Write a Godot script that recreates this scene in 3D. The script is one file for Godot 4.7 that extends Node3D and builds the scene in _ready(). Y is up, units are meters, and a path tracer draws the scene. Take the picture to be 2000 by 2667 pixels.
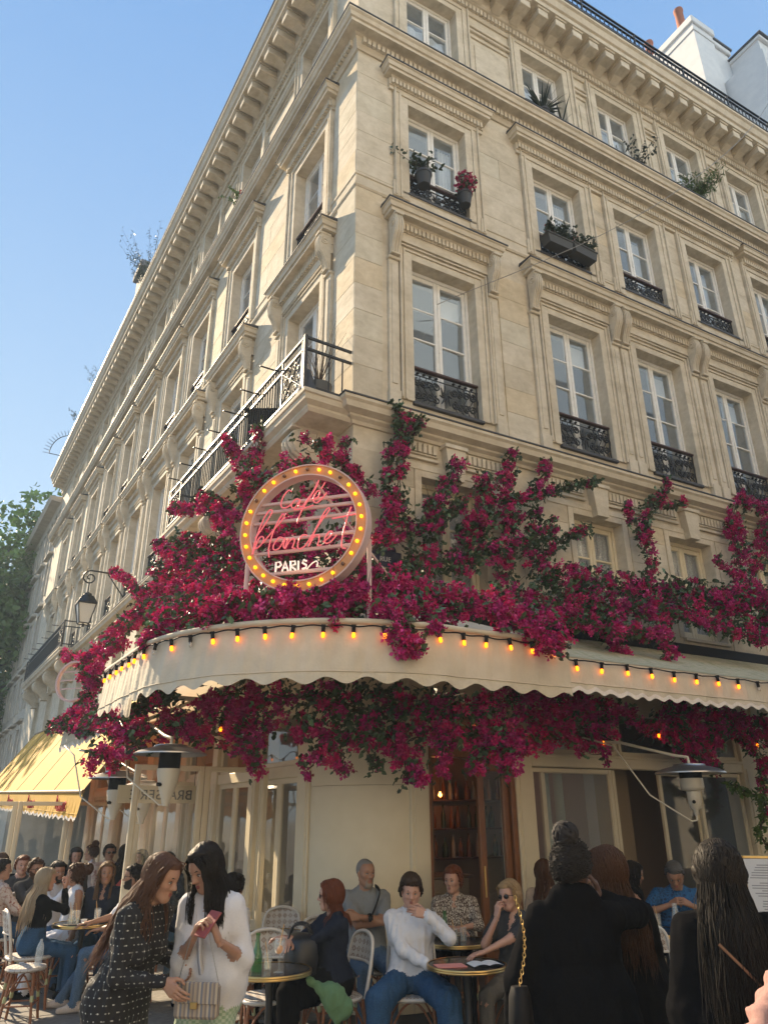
extends Node3D
# ---------------------------------------------------------------- geometry collector
class MB:
	var v := PackedVector3Array()
	var n := PackedVector3Array()
	var uv := PackedVector2Array()
	func tri(a: Vector3, b: Vector3, c: Vector3, na: Vector3, nb: Vector3, nc: Vector3) -> void:
		if (b - a).cross(c - a).dot(na + nb + nc) > 0.0:
			v.append(a); v.append(c); v.append(b)
			n.append(na); n.append(nc); n.append(nb)
		else:
			v.append(a); v.append(b); v.append(c)
			n.append(na); n.append(nb); n.append(nc)
	func quad(a: Vector3, b: Vector3, c: Vector3, d: Vector3, out: Vector3) -> void:
		var nn := (b - a).cross(c - a)
		if nn.length_squared() < 1e-14: nn = (c - a).cross(d - a)
		if nn.length_squared() < 1e-14: return
		nn = nn.normalized()
		if nn.dot(out) < 0.0: nn = -nn
		tri(a, b, c, nn, nn, nn); tri(a, c, d, nn, nn, nn)
	func squad(a: Vector3, b: Vector3, c: Vector3, d: Vector3, na: Vector3, nb: Vector3, nc: Vector3, nd: Vector3) -> void:
		tri(a, b, c, na, nb, nc); tri(a, c, d, na, nc, nd)
	# a box between two corners, with chamfered edges where bev > 0
	func box(lo: Vector3, hi: Vector3, bev := 0.0, t := Transform3D.IDENTITY) -> void:
		var c := (lo + hi) * 0.5
		var h := (hi - lo).abs() * 0.5
		var b: float = min(bev, min(h.x, min(h.y, h.z)) * 0.45)
		var ax: Array[Vector3] = [Vector3.RIGHT, Vector3.UP, Vector3.BACK]
		for i in 3:
			var j := (i + 1) % 3
			var k := (i + 2) % 3
			for s in [-1.0, 1.0]:
				var o: Vector3 = c + ax[i] * h[i] * s
				var u: Vector3 = ax[j] * (h[j] - b)
				var w: Vector3 = ax[k] * (h[k] - b)
				quad(t * (o - u - w), t * (o + u - w), t * (o + u + w), t * (o - u + w), t.basis * (ax[i] * s))
		if b <= 0.0: return
		for i in 3:
			var j := (i + 1) % 3
			var k := (i + 2) % 3
			for s in [-1.0, 1.0]:
				for r in [-1.0, 1.0]:
					var e: Vector3 = ax[k] * (h[k] - b)
					var p1: Vector3 = c + ax[i] * h[i] * s + ax[j] * (h[j] - b) * r
					var p2: Vector3 = c + ax[i] * (h[i] - b) * s + ax[j] * h[j] * r
					quad(t * (p1 - e), t * (p1 + e), t * (p2 + e), t * (p2 - e), t.basis * (ax[i] * s + ax[j] * r))
		for s in [-1.0, 1.0]:
			for r in [-1.0, 1.0]:
				for q in [-1.0, 1.0]:
					var g := Vector3(s, r, q)
					var m := c + h * g
					var nn := (t.basis * g).normalized()
					tri(t * (m - Vector3(0, r * b, q * b)), t * (m - Vector3(s * b, 0, q * b)), t * (m - Vector3(s * b, r * b, 0)), nn, nn, nn)
	# a round bar through points; radii one per point or a single one
	func tube(p: PackedVector3Array, r: PackedFloat32Array, sides := 8, caps := true, flat := Vector2.ONE) -> void:
		var up := Vector3.UP
		var prev := PackedVector3Array()
		var pn := PackedVector3Array()
		for i in p.size():
			var d: Vector3 = (p[min(i + 1, p.size() - 1)] - p[max(i - 1, 0)]).normalized()
			if i == 0: up = d.cross(Vector3(0.31, 0.2, 0.93) if absf(d.z) < 0.9 else Vector3(1, 0.1, 0.1)).normalized()
			up = (up - d * up.dot(d)).normalized()
			var side := d.cross(up)
			var rr: float = r[min(i, r.size() - 1)]
			var ring := PackedVector3Array()
			var rn := PackedVector3Array()
			for k in sides:
				var a := TAU * k / sides
				var o := up * cos(a) * flat.x + side * sin(a) * flat.y
				ring.append(p[i] + o * rr)
				rn.append(o.normalized())
			if i > 0:
				for k in sides:
					var l := (k + 1) % sides
					squad(prev[k], prev[l], ring[l], ring[k], pn[k], pn[l], rn[l], rn[k])
			if caps and (i == 0 or i == p.size() - 1):
				var cn := -d if i == 0 else d
				for k in range(1, sides - 1): tri(ring[0], ring[k], ring[k + 1], cn, cn, cn)
			prev = ring; pn = rn
	func bar(a: Vector3, b: Vector3, r: float, sides := 6, r2 := -1.0) -> void:
		tube(PackedVector3Array([a, b]), PackedFloat32Array([r, r2 if r2 >= 0.0 else r]), sides)
	# profile points (radius, height) turned round the y axis
	func lathe(pr: PackedVector2Array, segs := 16, t := Transform3D.IDENTITY, sharp := false, arc := TAU, a0 := 0.0) -> void:
		for i in pr.size() - 1:
			var d := pr[i + 1] - pr[i]
			if d.length() < 1e-6: continue
			var m := Vector2(d.y, -d.x).normalized()
			var m0 := m
			var m1 := m
			if not sharp:
				if i > 0:
					var e := (pr[i] - pr[i - 1]).normalized()
					var f := Vector2(e.y, -e.x)
					if f.dot(m) > 0.5: m0 = (m + f).normalized()
				if i < pr.size() - 2:
					var e2 := (pr[i + 2] - pr[i + 1]).normalized()
					var f2 := Vector2(e2.y, -e2.x)
					if f2.dot(m) > 0.5: m1 = (m + f2).normalized()
			for k in segs:
				var a := a0 + arc * k / segs
				var b := a0 + arc * (k + 1) / segs
				var ca := Vector3(cos(a), 0, sin(a))
				var cb := Vector3(cos(b), 0, sin(b))
				squad(t * (ca * pr[i].x + Vector3.UP * pr[i].y), t * (cb * pr[i].x + Vector3.UP * pr[i].y), t * (cb * pr[i + 1].x + Vector3.UP * pr[i + 1].y), t * (ca * pr[i + 1].x + Vector3.UP * pr[i + 1].y),
					t.basis * (ca * m0.x + Vector3.UP * m0.y), t.basis * (cb * m0.x + Vector3.UP * m0.y), t.basis * (cb * m1.x + Vector3.UP * m1.y), t.basis * (ca * m1.x + Vector3.UP * m1.y))
	# polygon in the xy plane, thickened from z0 to z1
	func prism(poly: PackedVector2Array, z0: float, z1: float, t := Transform3D.IDENTITY) -> void:
		var ix := Geometry2D.triangulate_polygon(poly)
		for i in range(0, ix.size(), 3):
			for z in [z0, z1]:
				var nn: Vector3 = t.basis * Vector3(0, 0, signf(z - (z0 + z1) * 0.5))
				tri(t * Vector3(poly[ix[i]].x, poly[ix[i]].y, z), t * Vector3(poly[ix[i + 1]].x, poly[ix[i + 1]].y, z), t * Vector3(poly[ix[i + 2]].x, poly[ix[i + 2]].y, z), nn, nn, nn)
		var ar := 0.0
		for i in poly.size(): ar += poly[i].cross(poly[(i + 1) % poly.size()])
		for i in poly.size():
			var a := poly[i]
			var b := poly[(i + 1) % poly.size()]
			var m := Vector2(b.y - a.y, a.x - b.x) * signf(ar)
			quad(t * Vector3(a.x, a.y, z0), t * Vector3(b.x, b.y, z0), t * Vector3(b.x, b.y, z1), t * Vector3(a.x, a.y, z1), t.basis * Vector3(m.x, m.y, 0))
	# moulding profile (out, height) swept along a line in plan (x, z), mitred; out is to the left of the line as seen from above when side = 1
	func sweep(path: PackedVector2Array, pr: PackedVector2Array, side := 1.0, smooth := false) -> void:
		var offs := PackedVector2Array()
		for i in path.size():
			var d0: Vector2 = (path[i] - path[max(i - 1, 0)]).normalized()
			var d1: Vector2 = (path[min(i + 1, path.size() - 1)] - path[i]).normalized()
			if i == 0: d0 = d1
			if i == path.size() - 1: d1 = d0
			var n0 := Vector2(-d0.y, d0.x) * side
			var n1 := Vector2(-d1.y, d1.x) * side
			offs.append((n0 + n1) / (1.0 + n0.dot(n1)))
		var at := func(i: int, j: int) -> Vector3: return Vector3(path[i].x + offs[i].x * pr[j].x, pr[j].y, path[i].y + offs[i].y * pr[j].x)
		for i in path.size() - 1:
			for j in pr.size() - 1:
				var dp := pr[j + 1] - pr[j]
				var w := Vector2(dp.y, -dp.x)   # profiles run upwards, the outside is at larger out
				var o2: Vector2 = (offs[i] + offs[i + 1]) * 0.5
				var on := Vector3(o2.x * w.x, w.y, o2.y * w.x)
				if smooth:
					var na := Vector3(offs[i].x, 0, offs[i].y).normalized() * w.normalized().x + Vector3.UP * w.normalized().y
					var nb := Vector3(offs[i + 1].x, 0, offs[i + 1].y).normalized() * w.normalized().x + Vector3.UP * w.normalized().y
					squad(at.call(i, j), at.call(i + 1, j), at.call(i + 1, j + 1), at.call(i, j + 1), na, nb, nb, na)
				else: quad(at.call(i, j), at.call(i + 1, j), at.call(i + 1, j + 1), at.call(i, j + 1), on)
		for e in [0, path.size() - 1]:
			var ee: int = e
			var dd: Vector2 = (path[1] - path[0]) if e == 0 else (path[e - 1] - path[e])
			var ix := Geometry2D.triangulate_polygon(pr)
			var en := Vector3(-dd.x, 0, -dd.y).normalized()
			for k in range(0, ix.size(), 3): tri(at.call(ee, ix[k]), at.call(ee, ix[k + 1]), at.call(ee, ix[k + 2]), en, en, en)
	func add(o: MB, t: Transform3D) -> void:
		var nb := t.basis.inverse().transposed()
		for i in o.v.size():
			v.append(t * o.v[i]); n.append((nb * o.n[i]).normalized())
	func mesh() -> ArrayMesh:
		var m := ArrayMesh.new()
		if v.is_empty(): return m
		var a := []
		a.resize(Mesh.ARRAY_MAX)
		a[Mesh.ARRAY_VERTEX] = v
		a[Mesh.ARRAY_NORMAL] = n
		if uv.size() == v.size(): a[Mesh.ARRAY_TEX_UV] = uv
		m.add_surface_from_arrays(Mesh.PRIMITIVE_TRIANGLES, a)
		return m

var rng := RandomNumberGenerator.new()
var M := {}
func rr(a: float, b: float) -> float: return rng.randf_range(a, b)
func P(a: Array) -> PackedVector3Array: return PackedVector3Array(a)
func R1(x: float) -> PackedFloat32Array: return PackedFloat32Array([x])
func part(called: String, what, mat: Material, parent: Node3D, t := Transform3D.IDENTITY) -> MeshInstance3D:
	var o := MeshInstance3D.new()
	o.name = called
	o.mesh = what.mesh() if what is MB else what
	o.material_override = mat
	o.transform = t
	parent.add_child(o, true)
	return o
func stuff(o: Node3D) -> Node3D:
	o.set_meta("kind", "stuff")
	return o
func setting(o: Node3D) -> Node3D:
	o.set_meta("kind", "structure")
	return o
func tag(o: Node3D, label: String, category: String, group := "") -> void:
	o.set_meta("label", label)
	o.set_meta("category", category)
	if group: o.set_meta("group", group)
func thing(called: String, label: String, category: String, at := Vector3.ZERO, turn := 0.0, group := "") -> Node3D:
	var o := Node3D.new()
	o.name = called
	o.position = at
	o.rotation.y = turn
	add_child(o, true)
	tag(o, label, category, group)
	return o
func dup(o: Node3D, label: String, at: Vector3, turn: float) -> Node3D:
	var c: Node3D = o.duplicate()
	c.name = String(o.name).rstrip("0123456789")
	add_child(c, true)
	c.position = at
	c.rotation.y = turn
	c.set_meta("label", label)
	return c
func T(x: float, y: float, z: float) -> Transform3D: return Transform3D(Basis.IDENTITY, Vector3(x, y, z))
func scatter(called: String, mesh: Mesh, mat: Material, ts: Array, cols: Array, parent: Node3D) -> MultiMeshInstance3D:
	var mm := MultiMesh.new()
	mm.transform_format = MultiMesh.TRANSFORM_3D
	mm.use_colors = true
	mm.mesh = mesh
	mm.instance_count = ts.size()
	for i in ts.size():
		mm.set_instance_transform(i, ts[i])
		mm.set_instance_color(i, cols[i])
	var o := MultiMeshInstance3D.new()
	o.name = called
	o.multimesh = mm
	o.material_override = mat
	parent.add_child(o, true)
	stuff(o)
	return o
# ---------------------------------------------------------------- materials
func flat_mat(lin: Color, rough := 0.7, metal := 0.0) -> StandardMaterial3D:
	var m := StandardMaterial3D.new()
	m.albedo_color = lin.linear_to_srgb()
	m.roughness = rough
	m.metallic = metal
	return m
func noise_tex(freq: float, oct: int, lo: Color, hi: Color, sd: int, size := 512, mid := Color(-1, 0, 0), kind := FastNoiseLite.TYPE_SIMPLEX_SMOOTH) -> NoiseTexture2D:
	var fn := FastNoiseLite.new()
	fn.seed = sd
	fn.noise_type = kind
	fn.frequency = freq
	fn.fractal_octaves = oct
	var t := NoiseTexture2D.new()
	t.width = size
	t.height = size
	t.seamless = true
	t.noise = fn
	var g := Gradient.new()
	g.set_color(0, lo.linear_to_srgb())
	g.set_color(1, hi.linear_to_srgb())
	if mid.r >= 0.0: g.add_point(0.5, mid.linear_to_srgb())
	t.color_ramp = g
	return t
func bump_tex(freq: float, oct: int, sd: int, strength := 4.0) -> NoiseTexture2D:
	var fn := FastNoiseLite.new()
	fn.seed = sd
	fn.frequency = freq
	fn.fractal_octaves = oct
	var t := NoiseTexture2D.new()
	t.width = 512
	t.height = 512
	t.seamless = true
	t.as_normal_map = true
	t.bump_strength = strength
	t.noise = fn
	return t
func tri_mat(tex: Texture2D, scale: float, rough := 0.8, nrm: Texture2D = null, nscale := 0.5, world := true) -> StandardMaterial3D:
	var m := StandardMaterial3D.new()
	m.albedo_texture = tex
	m.uv1_triplanar = true
	m.uv1_world_triplanar = world
	m.uv1_scale = Vector3.ONE * scale
	m.roughness = rough
	if nrm:
		m.normal_enabled = true
		m.normal_texture = nrm
		m.normal_scale = nscale
	return m
func tint(m: StandardMaterial3D, c: Color) -> StandardMaterial3D:
	var k: StandardMaterial3D = m.duplicate()
	k.albedo_color = c.linear_to_srgb()
	return k
func glass_mat(a: float, c := Color(0.5, 0.6, 0.65)) -> StandardMaterial3D:
	var m := StandardMaterial3D.new()
	m.albedo_color = Color(c.r, c.g, c.b, a)
	m.transparency = BaseMaterial3D.TRANSPARENCY_ALPHA
	m.roughness = 0.02
	m.metallic_specular = 0.9
	return m
func glow_mat(c: Color, e: float) -> StandardMaterial3D:
	var m := StandardMaterial3D.new()
	m.albedo_color = Color(c.r, c.g, c.b)
	m.emission_enabled = true
	m.emission = c
	m.emission_energy_multiplier = e
	m.roughness = 0.3
	return m
func make_materials() -> void:
	var sb := bump_tex(0.03, 5, 11, 3.0)
	# pale limestone: cool grey-beige with warmer, stained patches
	M.stone = tri_mat(noise_tex(0.012, 5, Color(0.48, 0.42, 0.32), Color(0.74, 0.675, 0.565), 3, 512, Color(0.65, 0.585, 0.47)), 0.35, 0.88, sb, 0.35)
	M.stone.detail_enabled = true
	M.stone.detail_blend_mode = BaseMaterial3D.BLEND_MODE_MUL
	M.stone.detail_albedo = noise_tex(0.05, 4, Color(0.82, 0.80, 0.76), Color(1, 1, 1), 8)
	M.stone_warm = tint(M.stone, Color(1.0, 0.95, 0.86))
	M.stone_pale = tint(M.stone, Color(0.98, 1.0, 1.0))
	M.stone_dark = tint(M.stone, Color(0.90, 0.885, 0.86))
	M.zinc = tri_mat(noise_tex(0.02, 4, Color(0.07, 0.075, 0.085), Color(0.13, 0.135, 0.15), 21), 0.6, 0.5)
	M.lead = flat_mat(Color(0.055, 0.055, 0.06), 0.6, 0.2)
	M.iron = flat_mat(Color(0.018, 0.019, 0.021), 0.45, 0.3)
	M.hand_rail = flat_mat(Color(0.055, 0.025, 0.02), 0.5)
	M.white_paint = tri_mat(noise_tex(0.02, 3, Color(0.68, 0.67, 0.63), Color(0.80, 0.79, 0.76), 31), 0.8, 0.45)
	M.cream_paint = tri_mat(noise_tex(0.015, 4, Color(0.67, 0.58, 0.40), Color(0.73, 0.64, 0.46), 32), 0.5, 0.55)
	M.glass = glass_mat(0.12, Color(0.72, 0.78, 0.82))
	M.glass.metallic = 0.16
	M.shop_glass = glass_mat(0.08, Color(0.6, 0.64, 0.6))
	M.shop_glass.metallic = 0.02
	M.shop_glass.metallic_specular = 0.55
	M.screen_glass = glass_mat(0.05, Color(0.75, 0.8, 0.75))
	M.room = flat_mat(Color(0.42, 0.39, 0.35), 0.9)
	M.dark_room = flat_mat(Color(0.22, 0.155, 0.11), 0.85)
	M.sheer = flat_mat(Color(0.62, 0.68, 0.72), 0.9)
	M.sheer.backlight_enabled = true
	M.sheer.backlight = Color(0.4, 0.4, 0.4)
	M.canvas = tri_mat(noise_tex(0.012, 5, Color(0.51, 0.445, 0.335), Color(0.62, 0.555, 0.435), 41), 0.6, 0.85, bump_tex(0.09, 3, 42, 2.0), 0.3)
	M.canvas.backlight_enabled = true
	M.canvas.backlight = Color(0.05, 0.04, 0.025)
	M.trim_white = flat_mat(Color(0.72, 0.66, 0.60), 0.8)
	M.brown_wood = tri_mat(noise_tex(0.02, 4, Color(0.16, 0.06, 0.02), Color(0.30, 0.125, 0.04), 51), 1.0, 0.35)
	M.brown_wood.uv1_scale = Vector3(4, 0.5, 4)
	M.black = flat_mat(Color(0.012, 0.012, 0.013), 0.6)
	M.black.metallic_specular = 0.25
	M.steel = flat_mat(Color(0.45, 0.45, 0.46), 0.32, 0.9)
	M.cream_enamel = flat_mat(Color(0.55, 0.50, 0.40), 0.4)
	M.brass = flat_mat(Color(0.62, 0.42, 0.16), 0.28, 1.0)
	M.pink_paint = flat_mat(Color(0.60, 0.43, 0.40), 0.6)
	M.terracotta = flat_mat(Color(0.36, 0.12, 0.06), 0.8)
# ---------------------------------------------------------------- frames of the two facades
const CORNER := Vector3(-0.377, 0, -7.991)
var RD := Vector3(0.87355, 0, -0.48673)
var RN := Vector3(0.48673, 0, 0.87355)
var LD := Vector3(-0.53063, 0, -0.84760)
var LN := Vector3(-0.84760, 0, 0.53063)
var FR := Transform3D(Basis(Vector3(0.87355, 0, -0.48673), Vector3.UP, Vector3(0.48673, 0, 0.87355)), Vector3.ZERO)
var FL := Transform3D(Basis(Vector3(0.53063, 0, 0.84760), Vector3.UP, Vector3(-0.84760, 0, 0.53063)), Vector3.ZERO)
func WR(x: float, y: float, z: float) -> Vector3: return CORNER + RD * x + RN * z + Vector3.UP * y   # right facade: along, height, out
func WL(x: float, y: float, z: float) -> Vector3: return CORNER + LD * x + LN * z + Vector3.UP * y   # left facade

func _ready() -> void:
	rng.seed = 7
	var cam := Camera3D.new()
	cam.name = "camera"
	var p := deg_to_rad(22.587)
	var ro := deg_to_rad(-0.302)
	var up := Vector3(0, cos(p), sin(p))
	var xa := Vector3.RIGHT * cos(ro) + up * sin(ro)
	var ya := up * cos(ro) - Vector3.RIGHT * sin(ro)
	cam.transform = Transform3D(Basis(xa, ya, -Vector3(0, sin(p), -cos(p))), Vector3(0, 1.75, 0))
	cam.fov = 69.95
	cam.near = 0.05
	cam.far = 600.0
	add_child(cam)
	var we := WorldEnvironment.new()
	we.name = "environment"
	var env := Environment.new()
	env.background_mode = Environment.BG_SKY
	env.sky = make_sky()
	env.background_energy_multiplier = 1.0
	env.tonemap_mode = Environment.TONE_MAPPER_LINEAR
	env.tonemap_exposure = 2.6
	env.sdfgi_enabled = true
	env.ssao_enabled = true
	env.ssil_enabled = true
	env.fog_enabled = true
	env.fog_density = 0.0024
	env.fog_light_color = Color(0.85, 0.93, 1.0)
	we.environment = env
	add_child(we)
	var sun := DirectionalLight3D.new()
	sun.name = "sun"
	var el := deg_to_rad(29.0)
	var az := deg_to_rad(-47.5)
	var to_sun := Vector3(sin(az) * cos(el), sin(el), -cos(az) * cos(el))
	sun.look_at_from_position(Vector3.ZERO, -to_sun)
	sun.light_color = Color(1.0, 0.90, 0.75)
	sun.light_energy = 1.6
	sun.light_angular_distance = 0.5
	sun.shadow_enabled = true
	add_child(sun)
	make_materials()
	build_ground()
	build_house()
	build_more()

# clear evening sky: deep blue overhead, paler towards the horizon and brighter towards the low sun
func make_sky() -> Sky:
	var w := 512
	var h := 256
	var im := Image.create(w, h, false, Image.FORMAT_RGBF)
	var el := deg_to_rad(29.0)
	var az := deg_to_rad(-47.5)
	var s := Vector3(sin(az) * cos(el), sin(el), -cos(az) * cos(el))
	for j in h:
		var th := PI * (j + 0.5) / h
		for i in w:
			var ph := TAU * ((i + 0.5) / w - 0.5)
			var d := Vector3(sin(ph) * sin(th), cos(th), -cos(ph) * sin(th))
			var y: float = max(d.y, 0.0)
			var c := Color(0.42, 0.51, 0.54).lerp(Color(0.055, 0.14, 0.30), pow(y, 0.55))
			var cs: float = max(d.dot(s), 0.0)
			c += Color(0.34, 0.33, 0.26) * pow(cs, 6.0) + Color(1.0, 0.95, 0.78) * pow(cs, 20.0)
			if d.y < 0.0: c = c.lerp(Color(0.3, 0.29, 0.27), clampf(-d.y * 8.0, 0, 1))
			im.set_pixel(i, j, c)
	var m := PanoramaSkyMaterial.new()
	m.panorama = ImageTexture.create_from_image(im)
	var k := Sky.new()
	k.sky_material = m
	return k
# ---------------------------------------------------------------- the corner apartment house
var house: Node3D
const RC := [1.45, 4.0, 5.95, 7.93, 9.95, 12.0]
const LC := [1.58, 4.62, 7.2, 9.3, 11.5, 13.7, 16.0, 18.5, 21.2, 24.0]
const R_END := 14.0
const L_END := 27.5
# sill, head, half width, reveal depth, rows of panes
const FLOORS := [[4.15, 5.75, 0.48, 3], [6.83, 9.2, 0.555, 4], [10.48, 12.37, 0.555, 3], [13.72, 15.46, 0.53, 3]]

func scroll_points(c: Vector2, r: float, turns: float, a0: float, dir: float) -> PackedVector3Array:
	var o := PackedVector3Array()
	var n := int(10 * turns) + 2
	for i in n:
		var f := float(i) / (n - 1)
		var a := a0 + dir * f * turns * TAU
		o.append(Vector3(c.x + cos(a) * r * (1.0 - 0.82 * f), c.y + sin(a) * r * (1.0 - 0.82 * f), 0))
	return o

func railing_mesh(w: float, h: float, sd: int) -> ArrayMesh:
	var m := MB.new()
	var g := RandomNumberGenerator.new()
	g.seed = sd
	m.bar(Vector3(-w, 0.03, 0), Vector3(w, 0.03, 0), 0.013, 4)
	m.bar(Vector3(-w, h - 0.09, 0), Vector3(w, h - 0.09, 0), 0.011, 4)
	for s in [-1.0, 1.0]: m.bar(Vector3(s * (w - 0.015), 0, 0), Vector3(s * (w - 0.015), h, 0), 0.013, 4)
	var hh := h - 0.13
	# mirrored cast scrolls in two rows, a rosette in the middle
	for s in [-1.0, 1.0]:
		var nx := 4
		for i in nx:
			for j in 2:
				var c := Vector2(s * (0.1 + (w - 0.14) * (i + 0.5) / nx), 0.045 + hh * (0.27 + 0.47 * j))
				var r := minf((w - 0.12) / nx * 0.62, hh * 0.27)
				m.tube(scroll_points(c, r, 1.5, PI * (0.5 + 0.5 * ((i + j) % 4)), s * (1 if (i + j) % 2 else -1)), PackedFloat32Array([0.013]), 4)
				m.tube(scroll_points(c + Vector2(s * 0.03, 0.02), r * 0.55, 1.0, PI * 0.25 * i, -s), PackedFloat32Array([0.012]), 4)
			var x: float = s * (0.1 + (w - 0.14) * (i + 1.0) / nx)
			m.tube(P([Vector3(x, 0.03, 0), Vector3(x - s * 0.05, hh * 0.3, 0), Vector3(x + s * 0.05, hh * 0.7, 0), Vector3(x, h - 0.09, 0)]), R1(0.009), 4)
			m.lathe(PackedVector2Array([Vector2(0, -0.03), Vector2(0.028, 0), Vector2(0, 0.03)]), 6, T(x - s * 0.06, h - 0.055, 0))
	for k in 8:
		var a := TAU * k / 8
		m.tube(P([Vector3(0, 0.045 + hh * 0.5, 0), Vector3(cos(a + 0.4) * 0.05, 0.045 + hh * 0.5 + sin(a + 0.4) * 0.05, 0), Vector3(cos(a) * 0.1, 0.045 + hh * 0.5 + sin(a) * hh * 0.42, 0)]), PackedFloat32Array([0.012, 0.02, 0.008]), 4)
	return m.mesh()

func window_proto(f: int, parent: Node3D, detailed: bool) -> MeshInstance3D:
	var F: Array = FLOORS[f]
	var h: float = F[1] - F[0]
	var w: float = F[2]
	var m := MB.new()
	m.box(Vector3(-w, h - 0.06, -0.05), Vector3(w, h, 0.03), 0.006)
	m.box(Vector3(-w, 0, -0.05), Vector3(w, 0.05, 0.03), 0.006)
	for s in [-1.0, 1.0]:
		m.box(Vector3(s * w, 0.05, -0.05), Vector3(s * (w - 0.05), h - 0.06, 0.03), 0.006)
		m.box(Vector3(s * (w - 0.052), 0.05, -0.04), Vector3(s * (w - 0.105), h - 0.06, 0.014), 0.006)
		m.box(Vector3(s * 0.002, 0.05, -0.04), Vector3(s * 0.06, h - 0.06, 0.016), 0.006)
		m.box(Vector3(s * 0.06, h - 0.13, -0.04), Vector3(s * (w - 0.105), h - 0.06, 0.012), 0.006)
		m.box(Vector3(s * 0.06, 0.05, -0.04), Vector3(s * (w - 0.105), 0.16, 0.012), 0.006)
		for r in range(1, F[3]):
			var y: float = 0.16 + (h - 0.29) * r / F[3]
			m.box(Vector3(s * 0.06, y - 0.014, -0.035), Vector3(s * (w - 0.105), y + 0.014, 0.008), 0.004)
	m.bar(Vector3(0.0, h * 0.45, 0.02), Vector3(0.0, h * 0.53, 0.02), 0.012, 6)
	var o := part("window", m, M.white_paint if f > 0 else M.cream_paint, parent)
	for s in [-1.0, 1.0]:
		if detailed:
			for r in F[3]:
				var g := MB.new()
				var y0: float = 0.16 + (h - 0.29) * r / F[3]
				var y1: float = 0.16 + (h - 0.29) * (r + 1) / F[3]
				# each old pane sits a little askew, so its reflection is its own
				var dx := rr(-0.011, 0.011)
				var dy := rr(-0.009, 0.009)
				var sw: float = w - 0.105
				g.quad(Vector3(s * 0.06, y0, -0.012 - dx), Vector3(s * sw, y0, -0.012 + dx - dy), Vector3(s * sw, y1, -0.012 + dx + dy), Vector3(s * 0.06, y1, -0.012 - dx + 2 * dy), Vector3.BACK)
				part("pane", g, M.glass, o)
		else:
			var g := MB.new()
			g.quad(Vector3(s * 0.06, 0.16, -0.012), Vector3(s * (w - 0.105), 0.16, -0.012), Vector3(s * (w - 0.105), h - 0.13, -0.012), Vector3(s * 0.06, h - 0.13, -0.012), Vector3.BACK)
			part("pane", g, M.glass, o)
	return o

# folded net curtain hanging behind a leaf
func curtain_mesh(x0: float, x1: float, y0: float, y1: float, sd: int) -> ArrayMesh:
	var m := MB.new()
	var n := 14
	var g := RandomNumberGenerator.new()
	g.seed = sd
	var ph := g.randf() * 6.0
	for i in n:
		var a: float = lerpf(x0, x1, float(i) / n)
		var b: float = lerpf(x0, x1, float(i + 1) / n)
		var za := 0.018 * sin(i * 1.9 + ph)
		var zb := 0.018 * sin((i + 1) * 1.9 + ph)
		m.quad(Vector3(a, y0, za), Vector3(b, y0, zb), Vector3(b, y1, zb), Vector3(a, y1, za), Vector3.BACK)
	return m.mesh()

# S-shaped bracket with a volute at the top; origin at its top on the wall
func console_mesh(w: float, h: float, d: float) -> ArrayMesh:
	var m := MB.new()
	var pl := PackedVector2Array()
	for i in 13:   # front edge from the top down: (out, height)
		var f := i / 12.0
		var o := d * (0.72 + 0.28 * sin(f * PI * 1.4 + 0.4)) if f < 0.5 else d * (0.30 + 0.62 * pow(1.0 - (f - 0.5) * 2.0, 1.6))
		pl.append(Vector2(o, -h * f))
	pl.append(Vector2(0, -h))
	pl.append(Vector2(0, 0))
	var t := Transform3D(Basis(Vector3(0, 0, 1), Vector3.UP, Vector3(-1, 0, 0)), Vector3.ZERO)   # polygon x -> out, thickness -> along
	m.prism(pl, -w * 0.5, w * 0.5, t)
	for k in 3:   # three raised ribs down the front
		var x := (k - 1) * w * 0.3
		var pts := PackedVector3Array()
		for i in 13: pts.append(Vector3(x, pl[i].y, pl[i].x + 0.002))
		m.tube(pts, R1(w * 0.11), 6)
	for s in [-1.0, 1.0]:
		var sp := scroll_points(Vector2(d * 0.55, -h * 0.2), d * 0.34, 1.6, 1.0, -1)
		var q := PackedVector3Array()
		for a in sp: q.append(Vector3(s * (w * 0.5 + 0.002), a.y, a.x))
		m.tube(q, R1(0.011), 5)
	m.box(Vector3(-w * 0.56, -h - 0.03, 0), Vector3(w * 0.56, -h, d * 0.42), 0.006)
	m.box(Vector3(-w * 0.53, 0, 0), Vector3(w * 0.53, 0.05, d * 1.02), 0.006)
	return m.mesh()

func dentils(x0: float, x1: float, y0: float, y1: float, z0: float, z1: float, pitch: float) -> MB:
	var m := MB.new()
	var n := int((x1 - x0) / pitch)
	var p := (x1 - x0) / n
	for i in n:
		m.box(Vector3(x0 + p * (i + 0.16), y0, z0), Vector3(x0 + p * (i + 0.84), y1, z1))
	return m

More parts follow.
